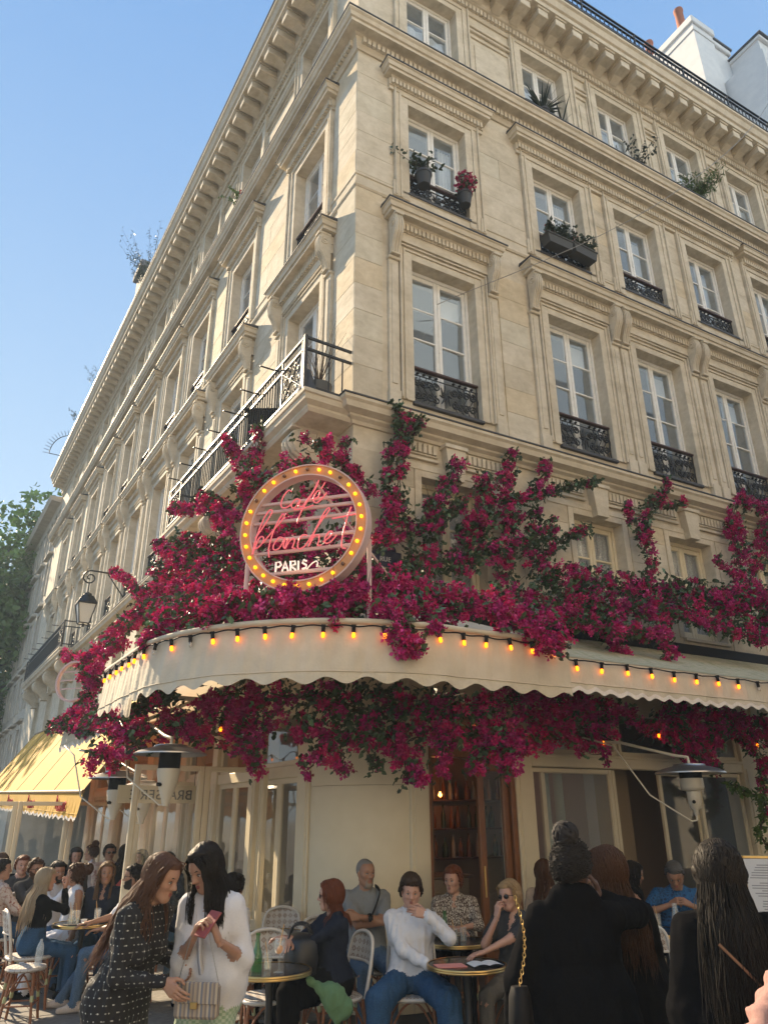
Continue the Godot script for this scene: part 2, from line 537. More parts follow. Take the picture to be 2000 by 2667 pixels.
# window head: frieze, bed mould, projecting corona and its lead flashing, between x0 and x1 with returned ends
func pediment(fr: Transform3D, x0: float, x1: float, y: float, proj: float, fh: float) -> void:
	var m := MB.new()
	m.box(Vector3(x0 + 0.14, y - 0.37 - fh, -0.01), Vector3(x1 - 0.14, y - 0.33, 0.055))
	m.box(Vector3(x0 + 0.13, y - 0.33, -0.01), Vector3(x1 - 0.13, y - 0.19, 0.075))
	m.sweep(PackedVector2Array([Vector2(x0 + proj, 0), Vector2(x0 + proj, 0.001), Vector2(x1 - proj, 0.001), Vector2(x1 - proj, 0)]),
		PackedVector2Array([Vector2(0.0, y - 0.22), Vector2(0.09, y - 0.20), Vector2(0.12, y - 0.165), Vector2(proj - 0.06, y - 0.16), Vector2(proj - 0.06, y - 0.10), Vector2(proj - 0.035, y - 0.095), Vector2(proj - 0.02, y - 0.03), Vector2(proj, y - 0.015), Vector2(proj, y)]), 1.0)
	m.box(Vector3(x0 + 0.004, y - 0.02, -0.01), Vector3(x1 - 0.004, y, proj - 0.006))
	var o := part("pediment", m, M.stone, house, fr)
	stuff(part("dentil_course", dentils(x0 + 0.15, x1 - 0.15, y - 0.315, y - 0.205, 0.06, 0.115, 0.068), M.stone, o))
	var l := MB.new()
	l.box(Vector3(x0 - 0.012, y + 0.001, -0.01), Vector3(x1 + 0.012, y + 0.022, proj + 0.014))
	l.prism(PackedVector2Array([Vector2(0, y + 0.022), Vector2(proj, y + 0.022), Vector2(0, y + 0.07)]), x0, x1, Transform3D(Basis(Vector3(0, 0, 1), Vector3.UP, Vector3(1, 0, 0)), Vector3.ZERO))
	part("lead_flashing", l, M.lead, o)

func blocks(fr: Transform3D, x0: float, x1: float, y0: float, y1: float, course: float, run: float) -> void:
	var n: int = max(1, roundi((y1 - y0) / course))
	var ch := (y1 - y0) / n
	for j in n:
		var x := x0
		var first := true
		while x < x1 - 0.01:
			var w := rr(0.75, 1.25) * run * (0.55 if first and j % 2 == 1 else 1.0)
			first = false
			if x + w > x1 - 0.3 * run: w = x1 - x
			var m := MB.new()
			m.box(Vector3(x + 0.0015, y0 + ch * j + 0.0015, -0.02), Vector3(x + w - 0.0015, y0 + ch * (j + 1) - 0.0015, 0.016 + rr(0, 0.003)), 0.003)
			part("stone_block", m, [M.stone, M.stone, M.stone_warm, M.stone_pale, M.stone_dark][rng.randi() % 5], house, fr)
			x += w

func facade(fr: Transform3D, sgn: float, centres: Array, end: float, near: int) -> void:
	# sgn 1: x runs from the corner; sgn -1: x runs towards the corner (left facade)
	var m := MB.new()
	var ys := [3.95]
	for F in FLOORS:
		ys.append(F[0]); ys.append(F[1])
	ys.append(16.3)
	for i in range(0, ys.size(), 2):
		m.box(Vector3(0, ys[i], -0.45), Vector3(sgn * end, ys[i + 1], 0))
	for f in 4:
		var F: Array = FLOORS[f]
		var x := 0.0
		for c in centres:
			m.box(Vector3(sgn * x, F[0], -0.45), Vector3(sgn * (c - F[2]), F[1], 0))
			x = c + F[2]
		m.box(Vector3(sgn * x, F[0], -0.45), Vector3(sgn * end, F[1], 0))
	part("wall", m, M.stone, house, fr)
	var inner := MB.new()
	inner.box(Vector3(sgn * 0.6, 0.1, -4.2), Vector3(sgn * end, 16.2, -4.0))
	part("inner_wall", inner, M.room, house, fr)
	var fl := MB.new()
	for y in [3.75, 6.5, 10.1, 13.4, 16.2]: fl.box(Vector3(sgn * 0.6, y, -4.0), Vector3(sgn * end, y + 0.14, -0.46))
	for k in range(1, centres.size()):
		fl.box(Vector3(sgn * ((centres[k - 1] + centres[k]) * 0.5 - 0.05), 3.89, -3.99), Vector3(sgn * ((centres[k - 1] + centres[k]) * 0.5 + 0.05), 16.19, -0.47))
	part("floor_slab", fl, M.room, house, fr)

	var sur := []
	var pil := MB.new()
	for f in 4:
		var F: Array = FLOORS[f]
		var h: float = F[1] - F[0]
		var w: float = F[2]
		var s := MB.new()
		var steps := [[0.0, 0.13, 0.035], [0.13, 0.17, 0.055], [0.17, 0.235, 0.04], [0.235, 0.265, 0.075]]
		if f == 1: steps = [[0.0, 0.12, 0.035], [0.12, 0.15, 0.055], [0.15, 0.19, 0.035], [0.19, 0.215, 0.07]]
		if f == 0: steps = [[0.0, 0.10, 0.022]]
		var lo := -0.16 if f == 2 else 0.0
		for st in steps:
			for q in [-1.0, 1.0]: s.box(Vector3(q * (w + st[0]), lo, -0.005), Vector3(q * (w + st[1]), h + st[1], st[2]), 0.004)
			s.box(Vector3(-w - st[0], h + st[0], -0.005), Vector3(w + st[0], h + st[1], st[2] - 0.0006), 0.004)
		if f == 2:   # ears at the foot of the surround
			for q in [-1.0, 1.0]: s.box(Vector3(q * (w + 0.2), lo - 0.02, -0.005), Vector3(q * (w + 0.30), 0.12, 0.06), 0.006)
		sur.append(s.mesh())
	pil.box(Vector3(-0.08, -0.2, -0.005), Vector3(0.08, 2.27, 0.055), 0.006)
	pil.box(Vector3(-0.09, -0.2, -0.005), Vector3(0.09, 0.05, 0.075), 0.006)
	pil.box(Vector3(-0.04, 0.15, 0.05), Vector3(0.04, 2.12, 0.068), 0.004)
	pil.box(Vector3(-0.095, 2.2, -0.005), Vector3(0.095, 2.255, 0.09), 0.01)
	var pilm := pil.mesh()
	var conm := console_mesh(0.135, 0.60, 0.2)
	var protos := []
	var fars := []
	for f in 4:
		protos.append(window_proto(f, house, true))
		fars.append(window_proto(f, house, false))
	var rails := [null, railing_mesh(0.55, 0.56, 5), railing_mesh(0.55, 0.40, 9)]
	var used := {}
	for i in centres.size():
		var c: float = centres[i] * sgn
		for f in 4:
			var F: Array = FLOORS[f]
			var src: MeshInstance3D = protos[f] if i < near else fars[f]
			var o: MeshInstance3D = src
			if used.has(src):
				o = src.duplicate()
				o.name = "window"
				house.add_child(o, true)
			used[src] = true
			o.transform = fr * T(c, F[0], -0.19)
			part("window_surround", sur[f], M.stone, house, fr * T(c, F[0], 0))
			var sill := MB.new()
			sill.box(Vector3(-F[2] - 0.02, -0.05, -0.3), Vector3(F[2] + 0.02, 0.0, 0.05 if f < 3 else 0.0), 0.006)
			part("window_sill", sill, M.lead if f > 0 else M.stone, house, fr * T(c, F[0] + 0.004, 0))
			# curtains: sheers low in the top windows, blinds and drapes elsewhere
			if f == 3: part("curtain", curtain_mesh(-F[2] + 0.06, F[2] - 0.06, 0.1, 1.18, i), M.sheer, o, T(0, 0, -0.12))
			elif f == 2 and i % 2 == 0: part("curtain", curtain_mesh(0.28, F[2] - 0.04, 0.1, 1.75, i + 9), M.sheer, o, T(0, 0, -0.2))
			elif f == 0: part("curtain", curtain_mesh(-F[2] + 0.06, F[2] - 0.06, 0.1, 1.5, i + 30), M.lace, o, T(0, 0, -0.09))
			elif f == 1:
				var bl := MB.new()
				bl.box(Vector3(0.08, 1.85, -0.16), Vector3(F[2] - 0.06, 2.22, -0.15))
				part("blind", bl, M.sheer, o)
			if f == 1 or f == 2:
				var rl := part("window_railing", rails[f], M.iron, house, fr * T(c, F[0] + 0.02, -0.06))
				var hr := MB.new()
				hr.box(Vector3(-F[2] + 0.002, (0.56 if f == 1 else 0.40) - 0.005, -0.035), Vector3(F[2] - 0.002, (0.56 if f == 1 else 0.40) + 0.035, 0.035), 0.012)
				part("handrail", hr, M.hand_rail, rl)
		for q in [-0.87, 0.87]:
			part("pilaster", pilm, M.stone, house, fr * T(c + q, 6.85, 0))
			part("console", conm, M.stone, house, fr * T(c + q, 9.74, 0.05))
	for s in protos + fars:
		if not used.has(s): s.queue_free()

func build_house() -> void:
	M.lace = M.sheer.duplicate()
	M.lace.albedo_texture = noise_tex(0.07, 2, Color(0.20, 0.20, 0.19), Color(0.62, 0.60, 0.55), 77, 256, Color(0.5, 0.48, 0.44), FastNoiseLite.TYPE_CELLULAR)
	M.lace.albedo_color = Color.WHITE
	M.lace.uv1_triplanar = true
	M.lace.uv1_world_triplanar = true
	M.lace.uv1_scale = Vector3.ONE * 2.5
	house = thing("apartment_building", "beige stone corner apartment house with tall white windows above the cafe", "building", CORNER)
	facade(FR, 1.0, RC, R_END, 5)
	facade(FL, -1.0, LC, L_END, 2)
	# window heads
	for f in [[9.96, 0.28, 0.12], [12.93, 0.26, 0.03]]:
		var y: float = f[0]
		pediment(FR, 0.40, 2.50, y, f[1], f[2])
		pediment(FR, 2.96, 8.98, y, f[1], f[2])
		pediment(FR, 9.04, 13.1, y, f[1], f[2])
		for c in LC: pediment(FL, -c - 1.05 + (0.06 if y > 11.0 else 0.0), -c + 1.05 - (0.06 if y > 11.0 else 0.0), y, f[1], f[2])
	# ashlar blocks on the piers one sees close enough
	for r in [[-0.016, 0.42, 6.72, 10.2], [2.46, 3.02, 6.72, 9.6], [-0.016, 0.60, 10.5, 13.0], [2.29, 3.16, 10.3, 12.6], [4.83, 5.12, 10.5, 12.5], [6.78, 7.1, 10.5, 12.5], [8.77, 9.1, 10.5, 12.5], [-0.016, 0.86, 4.05, 5.95], [2.06, 3.4, 4.05, 5.95], [4.6, 5.35, 4.05, 5.95], [6.55, 7.33, 4.05, 5.95], [8.53, 9.35, 4.05, 5.95]]:
		blocks(FR, r[0], r[1], r[2], r[3], 0.42, 0.95)
	for r in [[-0.54, 0.0, 6.72, 10.2], [-3.6, -2.62, 6.72, 9.9], [-6.15, -5.66, 6.72, 9.9], [-0.70, 0.0, 10.5, 13.0], [-3.75, -2.42, 10.3, 12.95], [-6.3, -5.5, 10.3, 12.95], [-0.95, 0.0, 4.05, 5.95], [-4.0, -2.2, 4.05, 5.95]]:
		blocks(FL, r[0], r[1], r[2], r[3], 0.42, 0.95)
	# cornices that turn the corner
	var way := PackedVector2Array()
	for q in [LD * L_END, Vector3.ZERO, RD * R_END]: way.append(Vector2(q.x, q.z))
	var V := func(a: Array) -> PackedVector2Array:
		var o := PackedVector2Array()
		for i in range(0, a.size(), 2): o.append(Vector2(a[i], a[i + 1]))
		return o
	var cornice := func(called: String, prof: Array, lead: Array) -> MeshInstance3D:
		var m := MB.new()
		m.sweep(way, V.call(prof), 1.0)
		var o := part(called, m, M.stone, house)
		if lead.size():
			var l := MB.new()
			l.sweep(way, V.call(lead), 1.0)
			part("lead_flashing", l, M.lead, o)
		return o
	var c1: MeshInstance3D = cornice.call("balcony_cornice", [-0.05, 6.26, 0.03, 6.26, 0.05, 6.30, 0.10, 6.33, 0.10, 6.36, 0.2, 6.39, 0.22, 6.46, 0.25, 6.49, 0.25, 6.53, 0.0, 6.60, -0.05, 6.60], [0.0, 6.604, 0.262, 6.533, 0.262, 6.553, 0.0, 6.66])
	var c2: MeshInstance3D = cornice.call("middle_cornice", [-0.05, 13.10, 0.03, 13.10, 0.05, 13.14, 0.07, 13.17, 0.08, 13.31, 0.13, 13.33, 0.26, 13.335, 0.26, 13.40, 0.29, 13.41, 0.31, 13.47, 0.34, 13.50, 0.34, 13.535, -0.05, 13.62], [0.0, 13.62, 0.352, 13.537, 0.352, 13.562, 0.0, 13.68])
	var c3: MeshInstance3D = cornice.call("roof_cornice", [-0.05, 15.60, 0.03, 15.60, 0.05, 15.64, 0.06, 15.82, 0.12, 15.85, 0.14, 15.88, 0.16, 16.14, 0.58, 16.145, 0.58, 16.26, 0.62, 16.28, 0.66, 16.40, 0.70, 16.43, 0.70, 16.49, 0.3, 16.58, -0.05, 16.6], [0.2, 16.615, 0.712, 16.495, 0.712, 16.53, 0.2, 16.66])
	cornice.call("string_course", [-0.05, 10.20, 0.022, 10.20, 0.04, 10.23, 0.04, 10.27, 0.02, 10.29, 0.02, 10.42, 0.035, 10.43, 0.035, 10.47, -0.05, 10.5], [])
	for k in 2:
		var fr: Transform3D = [FR, FL][k]
		var a: float = [0.02, -L_END][k]
		var b: float = [R_END, -0.02][k]
		stuff(part("dentil_course", dentils(a, b, 13.18, 13.30, 0.06, 0.125, 0.085), M.stone, c2, fr))
		stuff(part("dentil_course", dentils(a, b, 15.68, 15.81, 0.05, 0.105, 0.085), M.stone, c3, fr))
		# block modillions under the eaves
		var md := MB.new()
		md.box(Vector3(-0.12, 15.93, 0.13), Vector3(0.12, 16.1, 0.53), 0.008)
		md.box(Vector3(-0.14, 16.1, 0.13), Vector3(0.14, 16.143, 0.555), 0.006)
		md.prism(PackedVector2Array([Vector2(0.14, 15.86), Vector2(0.34, 15.94), Vector2(0.14, 15.94)]), -0.1, 0.1, Transform3D(Basis(Vector3(0, 0, 1), Vector3.UP, Vector3(-1, 0, 0)), Vector3.ZERO))
		var mdm := md.mesh()
		var x := 0.22
		while x < [R_END, L_END][k]:
			part("modillion", mdm, M.stone, house, fr * T(x * [1, -1][k], 0, 0))
			x += 0.435
		# recessed panels between the top windows, panels with dentils and keystones on the entresol
		var cs: Array = [RC, LC][k]
		for i in cs.size():
			var c: float = cs[i] * [1, -1][k]
			if i + 1 < cs.size():
				var mid: float = (cs[i] + cs[i + 1]) * 0.5 * [1, -1][k]
				var hw: float = (cs[i + 1] - cs[i]) * 0.5 - 0.84
				var pm := MB.new()
				if hw > 0.08:
					for q in [-1.0, 1.0]: pm.box(Vector3(q * hw, 13.7, -0.005), Vector3(q * (hw + 0.035), 15.05, 0.03), 0.006)
					pm.box(Vector3(-hw, 15.02, -0.005), Vector3(hw, 15.055, 0.029), 0.006)
					pm.box(Vector3(-hw + 0.08, 13.7, -0.005), Vector3(hw - 0.08, 14.85, 0.022), 0.01)
				pm.box(Vector3(-hw - 0.05, 15.16, -0.005), Vector3(hw + 0.05, 15.21, 0.05), 0.01)
				pm.box(Vector3(-hw - 0.05, 15.30, -0.005), Vector3(hw + 0.05, 15.34, 0.04), 0.01)
				part("wall_panel", pm, M.stone, house, fr * T(mid, 0, 0))
			var ks := MB.new()
			ks.prism(PackedVector2Array([Vector2(-0.11, 5.75), Vector2(0.11, 5.75), Vector2(0.16, 6.24), Vector2(-0.16, 6.24)]), -0.01, 0.13)
			ks.box(Vector3(-0.18, 6.2, -0.01), Vector3(0.18, 6.258, 0.155), 0.006)
			part("keystone", ks, M.stone, house, fr * T(c, 0, 0))
			var ln := MB.new()
			for q in [-1.0, 1.0]:
				ln.box(Vector3(q * 0.22, 5.98, -0.005), Vector3(q * 0.95, 6.02, 0.05), 0.006)
				ln.box(Vector3(q * 0.22, 6.06, -0.005), Vector3(q * 0.95, 6.08, 0.035), 0.004)
			ln.box(Vector3(-0.95, 5.84, -0.005), Vector3(0.95, 5.93, 0.03), 0.006)
			var lo := part("lintel_panel", ln, M.stone, house, fr * T(c, 0, 0))
			var dm := dentils(0.24, 0.93, 6.09, 6.22, 0.0, 0.05, 0.075)
			dm.add(dentils(-0.93, -0.24, 6.09, 6.22, 0.0, 0.05, 0.075), T(0, 0, 0))
			stuff(part("dentil_course", dm, M.stone, lo))
	# roof: steep zinc slope behind the gutter, and the long iron railing in front of it
	var roof := MB.new()
	roof.sweep(way, V.call([0.1, 16.5, 0.1, 16.75, -0.9, 17.9, -4.5, 18.6, -4.5, 16.5]), 1.0)
	part("mansard_roof", roof, M.zinc, house)
	roof_railing(FR, 0.3, R_END, 1.0, 9.0)
	roof_railing(FL, 0.3, L_END, -1.0, 0.0)
	balcony("balcony", 0.0, 5.75, 0.74, true)
	balcony("balcony", 16.8, 24.6, 0.62, false)
	shopfront()

func roof_railing(fr: Transform3D, x0: float, x1: float, sg: float, solid: float) -> void:
	var z := 0.55
	var m := MB.new()
	for y in [16.56, 17.06, 17.2]: m.box(Vector3(sg * x0, y, z - 0.02), Vector3(sg * x1, y + 0.03, z + 0.02))
	var x := x0
	var k := 0
	while x < x1:
		var big := k % 12 == 0
		m.bar(Vector3(sg * x, 16.50, z), Vector3(sg * x, 17.22 if big else 17.08, z), 0.022 if big else 0.011, 4)
		x += 0.125
		k += 1
	var o := part("roof_railing", m, M.iron, house, fr)
	if solid > 0.0:
		# dark blue canvas laced behind the bars, panel by panel
		var cv := flat_mat(Color(0.018, 0.028, 0.05), 0.8)
		x = x0
		while x < solid - 0.1:
			var p := MB.new()
			p.box(Vector3(sg * (x + 0.015), 16.60, z - 0.06), Vector3(sg * (x + 1.485), 17.05, z - 0.05))
			part("canvas_panel", p, cv, o)
			x += 1.5

func balcony(called: String, l0: float, l1: float, z: float, big: bool) -> void:
	var b := Node3D.new()
	b.name = called
	house.add_child(b, true)
	b.transform = FL
	var m := MB.new()
	m.sweep(PackedVector2Array([Vector2(-l1, 0.0), Vector2(-l1, z - 0.12), Vector2(-l0, z - 0.12), Vector2(-l0, 0.0)]), PackedVector2Array([Vector2(-0.4, 6.27), Vector2(0.0, 6.27), Vector2(0.03, 6.31), Vector2(0.03, 6.34), Vector2(0.09, 6.38), Vector2(0.10, 6.45), Vector2(0.12, 6.46), Vector2(0.12, 6.51), Vector2(-0.4, 6.51)]), 1.0)
	m.box(Vector3(-l1 + 0.05, 6.272, -0.1), Vector3(-l0 - 0.05, 6.509, z - 0.2))
	part("balcony_slab", m, M.stone, b)
	var br := console_mesh(0.3, 0.62, z * 0.86)
	var nb := 4
	for i in nb: part("bracket", br, M.stone, b, T(-lerpf(l0 + 0.55, l1 - 0.45, i / (nb - 1.0)), 6.24, 0.0))
	var r := MB.new()
	var zz := z - 0.07
	var top := 7.36
	for y in [6.62, 7.16, 7.33]: r.box(Vector3(-l1 + 0.05, y, zz - 0.016), Vector3(-l0 - 0.05, y + 0.032, zz + 0.016))
	for e in [-l0 - 0.05, -l1 + 0.05]:
		for y in [6.62, 7.16, 7.33]: r.box(Vector3(e - 0.014, y, 0.0), Vector3(e + 0.014, y + 0.032, zz - 0.017))
		r.box(Vector3(e - 0.022, 6.512, zz - 0.022), Vector3(e + 0.022, top + 0.012, zz + 0.022))
		for k in 3: r.bar(Vector3(e, 6.515, 0.14 + k * 0.19), Vector3(e, 7.16, 0.14 + k * 0.19), 0.014, 4)
	var x := l0 + 0.78
	while x < l1 - 0.78:
		r.bar(Vector3(-x, 6.515, zz), Vector3(-x, 7.34, zz), 0.011, 4)
		x += 0.085
	part("balcony_railing", r, M.iron, b)
	for e in [l0 + 0.42, l1 - 0.42]:   # ornamental square panels near both ends
		var p := MB.new()
		for q in [-1.0, 1.0]:
			p.box(Vector3(q * 0.30 - 0.012, 6.64, -0.012), Vector3(q * 0.30 + 0.012, 7.34, 0.012))
			p.bar(Vector3(-0.27 * q, 6.68, 0), Vector3(0.27 * q, 7.13, 0), 0.011, 4)
			for w in [-1.0, 1.0]:
				for j in 2:
					p.tube(scroll_points(Vector2(q * (0.10 + 0.09 * j), 6.905 + w * (0.17 - 0.09 * j)), 0.075, 1.4, PI * 0.5 * w, q * w), R1(0.010), 4)
		p.tube(scroll_points(Vector2(0, 6.905), 0.07, 1.0, 0, 1), R1(0.012), 4)
		part("scroll_panel", p, M.iron, b, T(-e, 0, zz))
	var sp := MB.new()
	for i in 7:
		var xx: float = -lerpf(l0 + 1.0, l1 - 0.6, i / 6.0)
		sp.bar(Vector3(xx, 7.38, zz - 0.12), Vector3(xx, 7.38, zz + 0.22), 0.012, 5)
	part("awning_hooks", sp, M.iron, b)
# ---------------------------------------------------------------- ground
func build_ground() -> void:
	var m := MB.new()
	m.quad(Vector3(-300, -0.012, 300), Vector3(300, -0.012, 300), Vector3(300, -0.012, -300), Vector3(-300, -0.012, -300), Vector3.UP)
	var asphalt := tri_mat(noise_tex(0.06, 5, Color(0.035, 0.034, 0.033), Color(0.075, 0.072, 0.068), 61), 0.7, 0.9, bump_tex(0.2, 4, 62, 3.0), 0.4)
	setting(part("ground", m, asphalt, self))
	var pv := Node3D.new()
	pv.name = "pavement"
	add_child(pv)
	setting(pv)
	var sub := MB.new()
	sub.quad(Vector3(-30, -0.008, 2), Vector3(30, -0.008, 2), Vector3(30, -0.008, -40), Vector3(-30, -0.008, -40), Vector3.UP)
	part("bedding", sub, flat_mat(Color(0.05, 0.047, 0.042), 0.95), pv)
	var mats := []
	for k in 4: mats.append(tri_mat(noise_tex(0.03, 5, Color(0.12, 0.113, 0.105) * (0.9 + 0.09 * k), Color(0.21, 0.20, 0.185) * (0.9 + 0.09 * k), 70 + k), 0.8, 0.8))
	# stone slabs laid in rows parallel to the left facade
	var far := MB.new()
	for j in 26:
		var l := -7.0 + j * 0.52
		var o := -0.02 + (0.3 if j % 2 else 0.0)
		while o < 5.6:
			var w := rr(0.55, 0.85)
			var s := MB.new()
			s.box(Vector3(-l - 0.515, -0.03, o + 0.004), Vector3(-l - 0.004, rr(-0.002, 0.002), o + w - 0.004), 0.006)
			var at := WL(l, 0, o)
			if at.x > -5.5 and at.x < 1.0 and at.z < -5.0 and at.z > -10.5: part("paving_slab", s, mats[rng.randi() % 4], pv, Transform3D(FL.basis, CORNER))
			else: far.add(s, Transform3D(FL.basis, CORNER))
			o += w
	stuff(part("paving", far, mats[1], pv))
	# loose bits of litter and a leaflet on the paving
	var lt := MB.new()
	lt.prism(PackedVector2Array([Vector2(0, 0), Vector2(0.09, 0.01), Vector2(0.11, 0.05), Vector2(0.05, 0.07), Vector2(0.01, 0.05)]), 0.003, 0.005, Transform3D(Basis(Vector3.RIGHT, Vector3.FORWARD, Vector3.UP), Vector3(1.9, 0, -6.9)))
	tag(part("paper_scrap", lt, M.white_paint, self), "white scrap of paper lying on the ground right of the woman with the hair bun", "litter")

# ---------------------------------------------------------------- shop on the ground floor
func arc_pts(c: Vector2, r: float, a0: float, a1: float, n: int) -> PackedVector2Array:
	var o := PackedVector2Array()
	for i in n + 1:
		var a := lerpf(a0, a1, float(i) / n)
		o.append(c + Vector2(cos(a), sin(a)) * r)
	return o
func leaf_frame(x0: float, x1: float, y0: float, y1: float, z: float, t: float, mat: Material, parent: Node3D, fr: Transform3D, called := "shop_window", gl: Material = null, d := 0.045) -> MeshInstance3D:
	var m := MB.new()
	m.box(Vector3(x0, y0, z - d), Vector3(x0 + t, y1, z), 0.006)
	m.box(Vector3(x1 - t, y0, z - d), Vector3(x1, y1, z), 0.006)
	m.box(Vector3(x0 + t, y1 - t, z - d), Vector3(x1 - t, y1, z - 0.001), 0.006)
	m.box(Vector3(x0 + t, y0, z - d), Vector3(x1 - t, y0 + t * 1.5, z - 0.001), 0.006)
	m.box(Vector3(x0 + t, y0 + t * 1.5, z - d * 0.8), Vector3(x0 + t + 0.012, y1 - t, z - 0.012))
	m.box(Vector3(x1 - t - 0.012, y0 + t * 1.5, z - d * 0.8), Vector3(x1 - t, y1 - t, z - 0.012))
	var o := part(called, m, mat, parent, fr)
	var g := MB.new()
	g.quad(Vector3(x0 + t, y0 + t, z - d * 0.5), Vector3(x1 - t, y0 + t, z - d * 0.5), Vector3(x1 - t, y1 - t, z - d * 0.5), Vector3(x0 + t, y1 - t, z - d * 0.5), Vector3.BACK)
	part("pane", g, gl if gl else M.shop_glass, o)
	return o
func shopfront() -> void:
	var r := 0.895
	var K := RD * 0.85 - RN * r
	var kc := Vector2(K.x, K.z)
	var aR := atan2(RN.z, RN.x)
	var aL := atan2(LN.z, LN.x)
	# rounded corner wall in two lifts with a fine joint, plinth below
	for lv in [[0.32, 2.06, 0.0, "curved_wall"], [2.064, 3.9, 0.0, "curved_wall"], [0.0, 0.316, 0.025, "plinth"]]:
		var m := MB.new()
		m.sweep(arc_pts(kc, r, aL, aR, 20), PackedVector2Array([Vector2(-0.3, lv[0]), Vector2(lv[2], lv[0]), Vector2(lv[2], lv[1]), Vector2(-0.3, lv[1])]), 1.0, true)
		part(lv[3], m, M.cream_paint, house)
	var w := MB.new()   # piers, headers and stall boards of the right front
	w.box(Vector3(0.72, 0.0, -0.3), Vector3(0.955, 3.9, 0.035), 0.01)
	w.box(Vector3(0.76, 0.4, 0.03), Vector3(0.915, 2.9, 0.05), 0.008)
	part("shop_pier", w, M.cream_paint, house, FR)
	for pr in [[2.14, 2.40], [6.22, 6.56], [6.62, 7.1]]:
		var q := MB.new()
		q.box(Vector3(pr[0], 0.0, -0.3), Vector3(pr[1], 3.9, 0.03), 0.01)
		q.box(Vector3(pr[0] + 0.05, 0.3, 0.025), Vector3(pr[1] - 0.05, 2.35, 0.042), 0.008)
		part("shop_pier", q, M.cream_paint, house, FR)
	var hd := MB.new()
	hd.box(Vector3(2.40, 2.29, -0.12), Vector3(6.22, 2.44, 0.02), 0.01)
	hd.box(Vector3(2.40, 2.41, 0.015), Vector3(6.22, 2.445, 0.045), 0.008)
	part("shop_header", hd, M.cream_paint, house, FR)
	var up := MB.new()
	up.box(Vector3(0.955, 3.0, -0.3), Vector3(13.9, 3.94, -0.02))
	part("shop_fascia", up, M.cream_paint, house, FR)
	var up2 := MB.new()
	up2.box(Vector3(-27.4, 2.95, -0.3), Vector3(-0.86, 3.94, -0.02))
	part("shop_fascia", up2, M.cream_paint, house, FL)
	var wl := MB.new()
	wl.box(Vector3(7.1, 0, -0.3), Vector3(13.9, 3.0, -0.03))
	part("shop_wall", wl, M.cream_paint, house, FR)
	for tr in [[2.40, 3.86], [3.90, 6.22], [0.99, 2.12]]: leaf_frame(tr[0], tr[1], 2.45 if tr[0] > 2 else 2.47, 3.0, -0.02, 0.035, M.cream_paint, house, FR, "transom_window")
	# sliding windows; the second bay stands open
	leaf_frame(2.40, 3.72, 0.55, 2.28, -0.03, 0.05, M.cream_paint, house, FR)
	leaf_frame(2.62, 3.84, 0.55, 2.28, -0.09, 0.055, M.cream_paint, house, FR)
	leaf_frame(4.62, 5.35, 0.55, 2.28, -0.09, 0.05, M.cream_paint, house, FR)
	leaf_frame(5.30, 6.20, 0.55, 2.28, -0.03, 0.05, M.cream_paint, house, FR)
	var sb := MB.new()
	sb.box(Vector3(2.40, 0.0, -0.2), Vector3(6.22, 0.55, 0.0), 0.01)
	sb.box(Vector3(2.38, 0.53, -0.2), Vector3(6.24, 0.565, 0.05), 0.008)
	part("stall_board", sb, M.cream_paint, house, FR)
	# brown timber double door, left leaf folded back inside
	var df := MB.new()
	df.box(Vector3(0.957, 0, -0.16), Vector3(1.0, 2.45, 0.01), 0.006)
	df.box(Vector3(2.07, 0, -0.16), Vector3(2.138, 2.45, 0.012), 0.006)
	df.box(Vector3(1.0, 2.36, -0.16), Vector3(2.07, 2.45, 0.008), 0.006)
	var door := part("door", df, M.brown_wood, house, FR)
	var lf := MB.new()
	lf.box(Vector3(-0.47, 0.02, -0.025), Vector3(-0.38, 2.33, 0.025), 0.008)
	lf.box(Vector3(-0.09, 0.02, -0.025), Vector3(0.0, 2.33, 0.025), 0.008)
	lf.box(Vector3(-0.38, 2.22, -0.025), Vector3(-0.09, 2.33, 0.024), 0.008)
	lf.box(Vector3(-0.38, 0.02, -0.025), Vector3(-0.09, 0.45, 0.024), 0.008)
	var leaf := part("door_leaf", lf, M.brown_wood, door, Transform3D(Basis(Vector3.UP, 0.12), Vector3(2.06, 0, -0.05)))
	leaf.name = "door_leaf"
	part("door_leaf", lf, M.brown_wood, door, Transform3D(Basis(Vector3.UP, -1.75), Vector3(1.0, 0, -0.1)))
	var dg := MB.new()
	for tt in [Transform3D(Basis(Vector3.UP, 0.12), Vector3(2.06, 0, -0.05)), Transform3D(Basis(Vector3.UP, -1.75), Vector3(1.0, 0, -0.1))]:
		dg = MB.new()
		dg.quad(tt * Vector3(-0.38, 0.45, 0), tt * Vector3(-0.09, 0.45, 0), tt * Vector3(-0.09, 2.22, 0), tt * Vector3(-0.38, 2.22, 0), tt.basis.z)
		part("pane", dg, M.shop_glass, door)
	var dh := MB.new()
	dh.bar(Vector3(1.635, 0.95, 0.03), Vector3(1.635, 1.25, 0.03), 0.012)
	part("door_handle", dh, M.brass, door)
	# left front: windows between posts
	var x := -1.16
	for pr in [[-0.86, -1.16], [-2.40, -2.62], [-3.85, -4.05], [-5.3, -5.6], [-7.2, -7.6], [-9.6, -10.0], [-12.0, -12.4]]:
		var q := MB.new()
		q.box(Vector3(pr[1], 0.0, -0.3), Vector3(pr[0], 2.95, 0.03), 0.01)
		q.box(Vector3(pr[1] + 0.04, 0.3, 0.025), Vector3(pr[0] - 0.04, 2.2, 0.042), 0.008)
		part("shop_pier", q, M.cream_paint, house, FL)
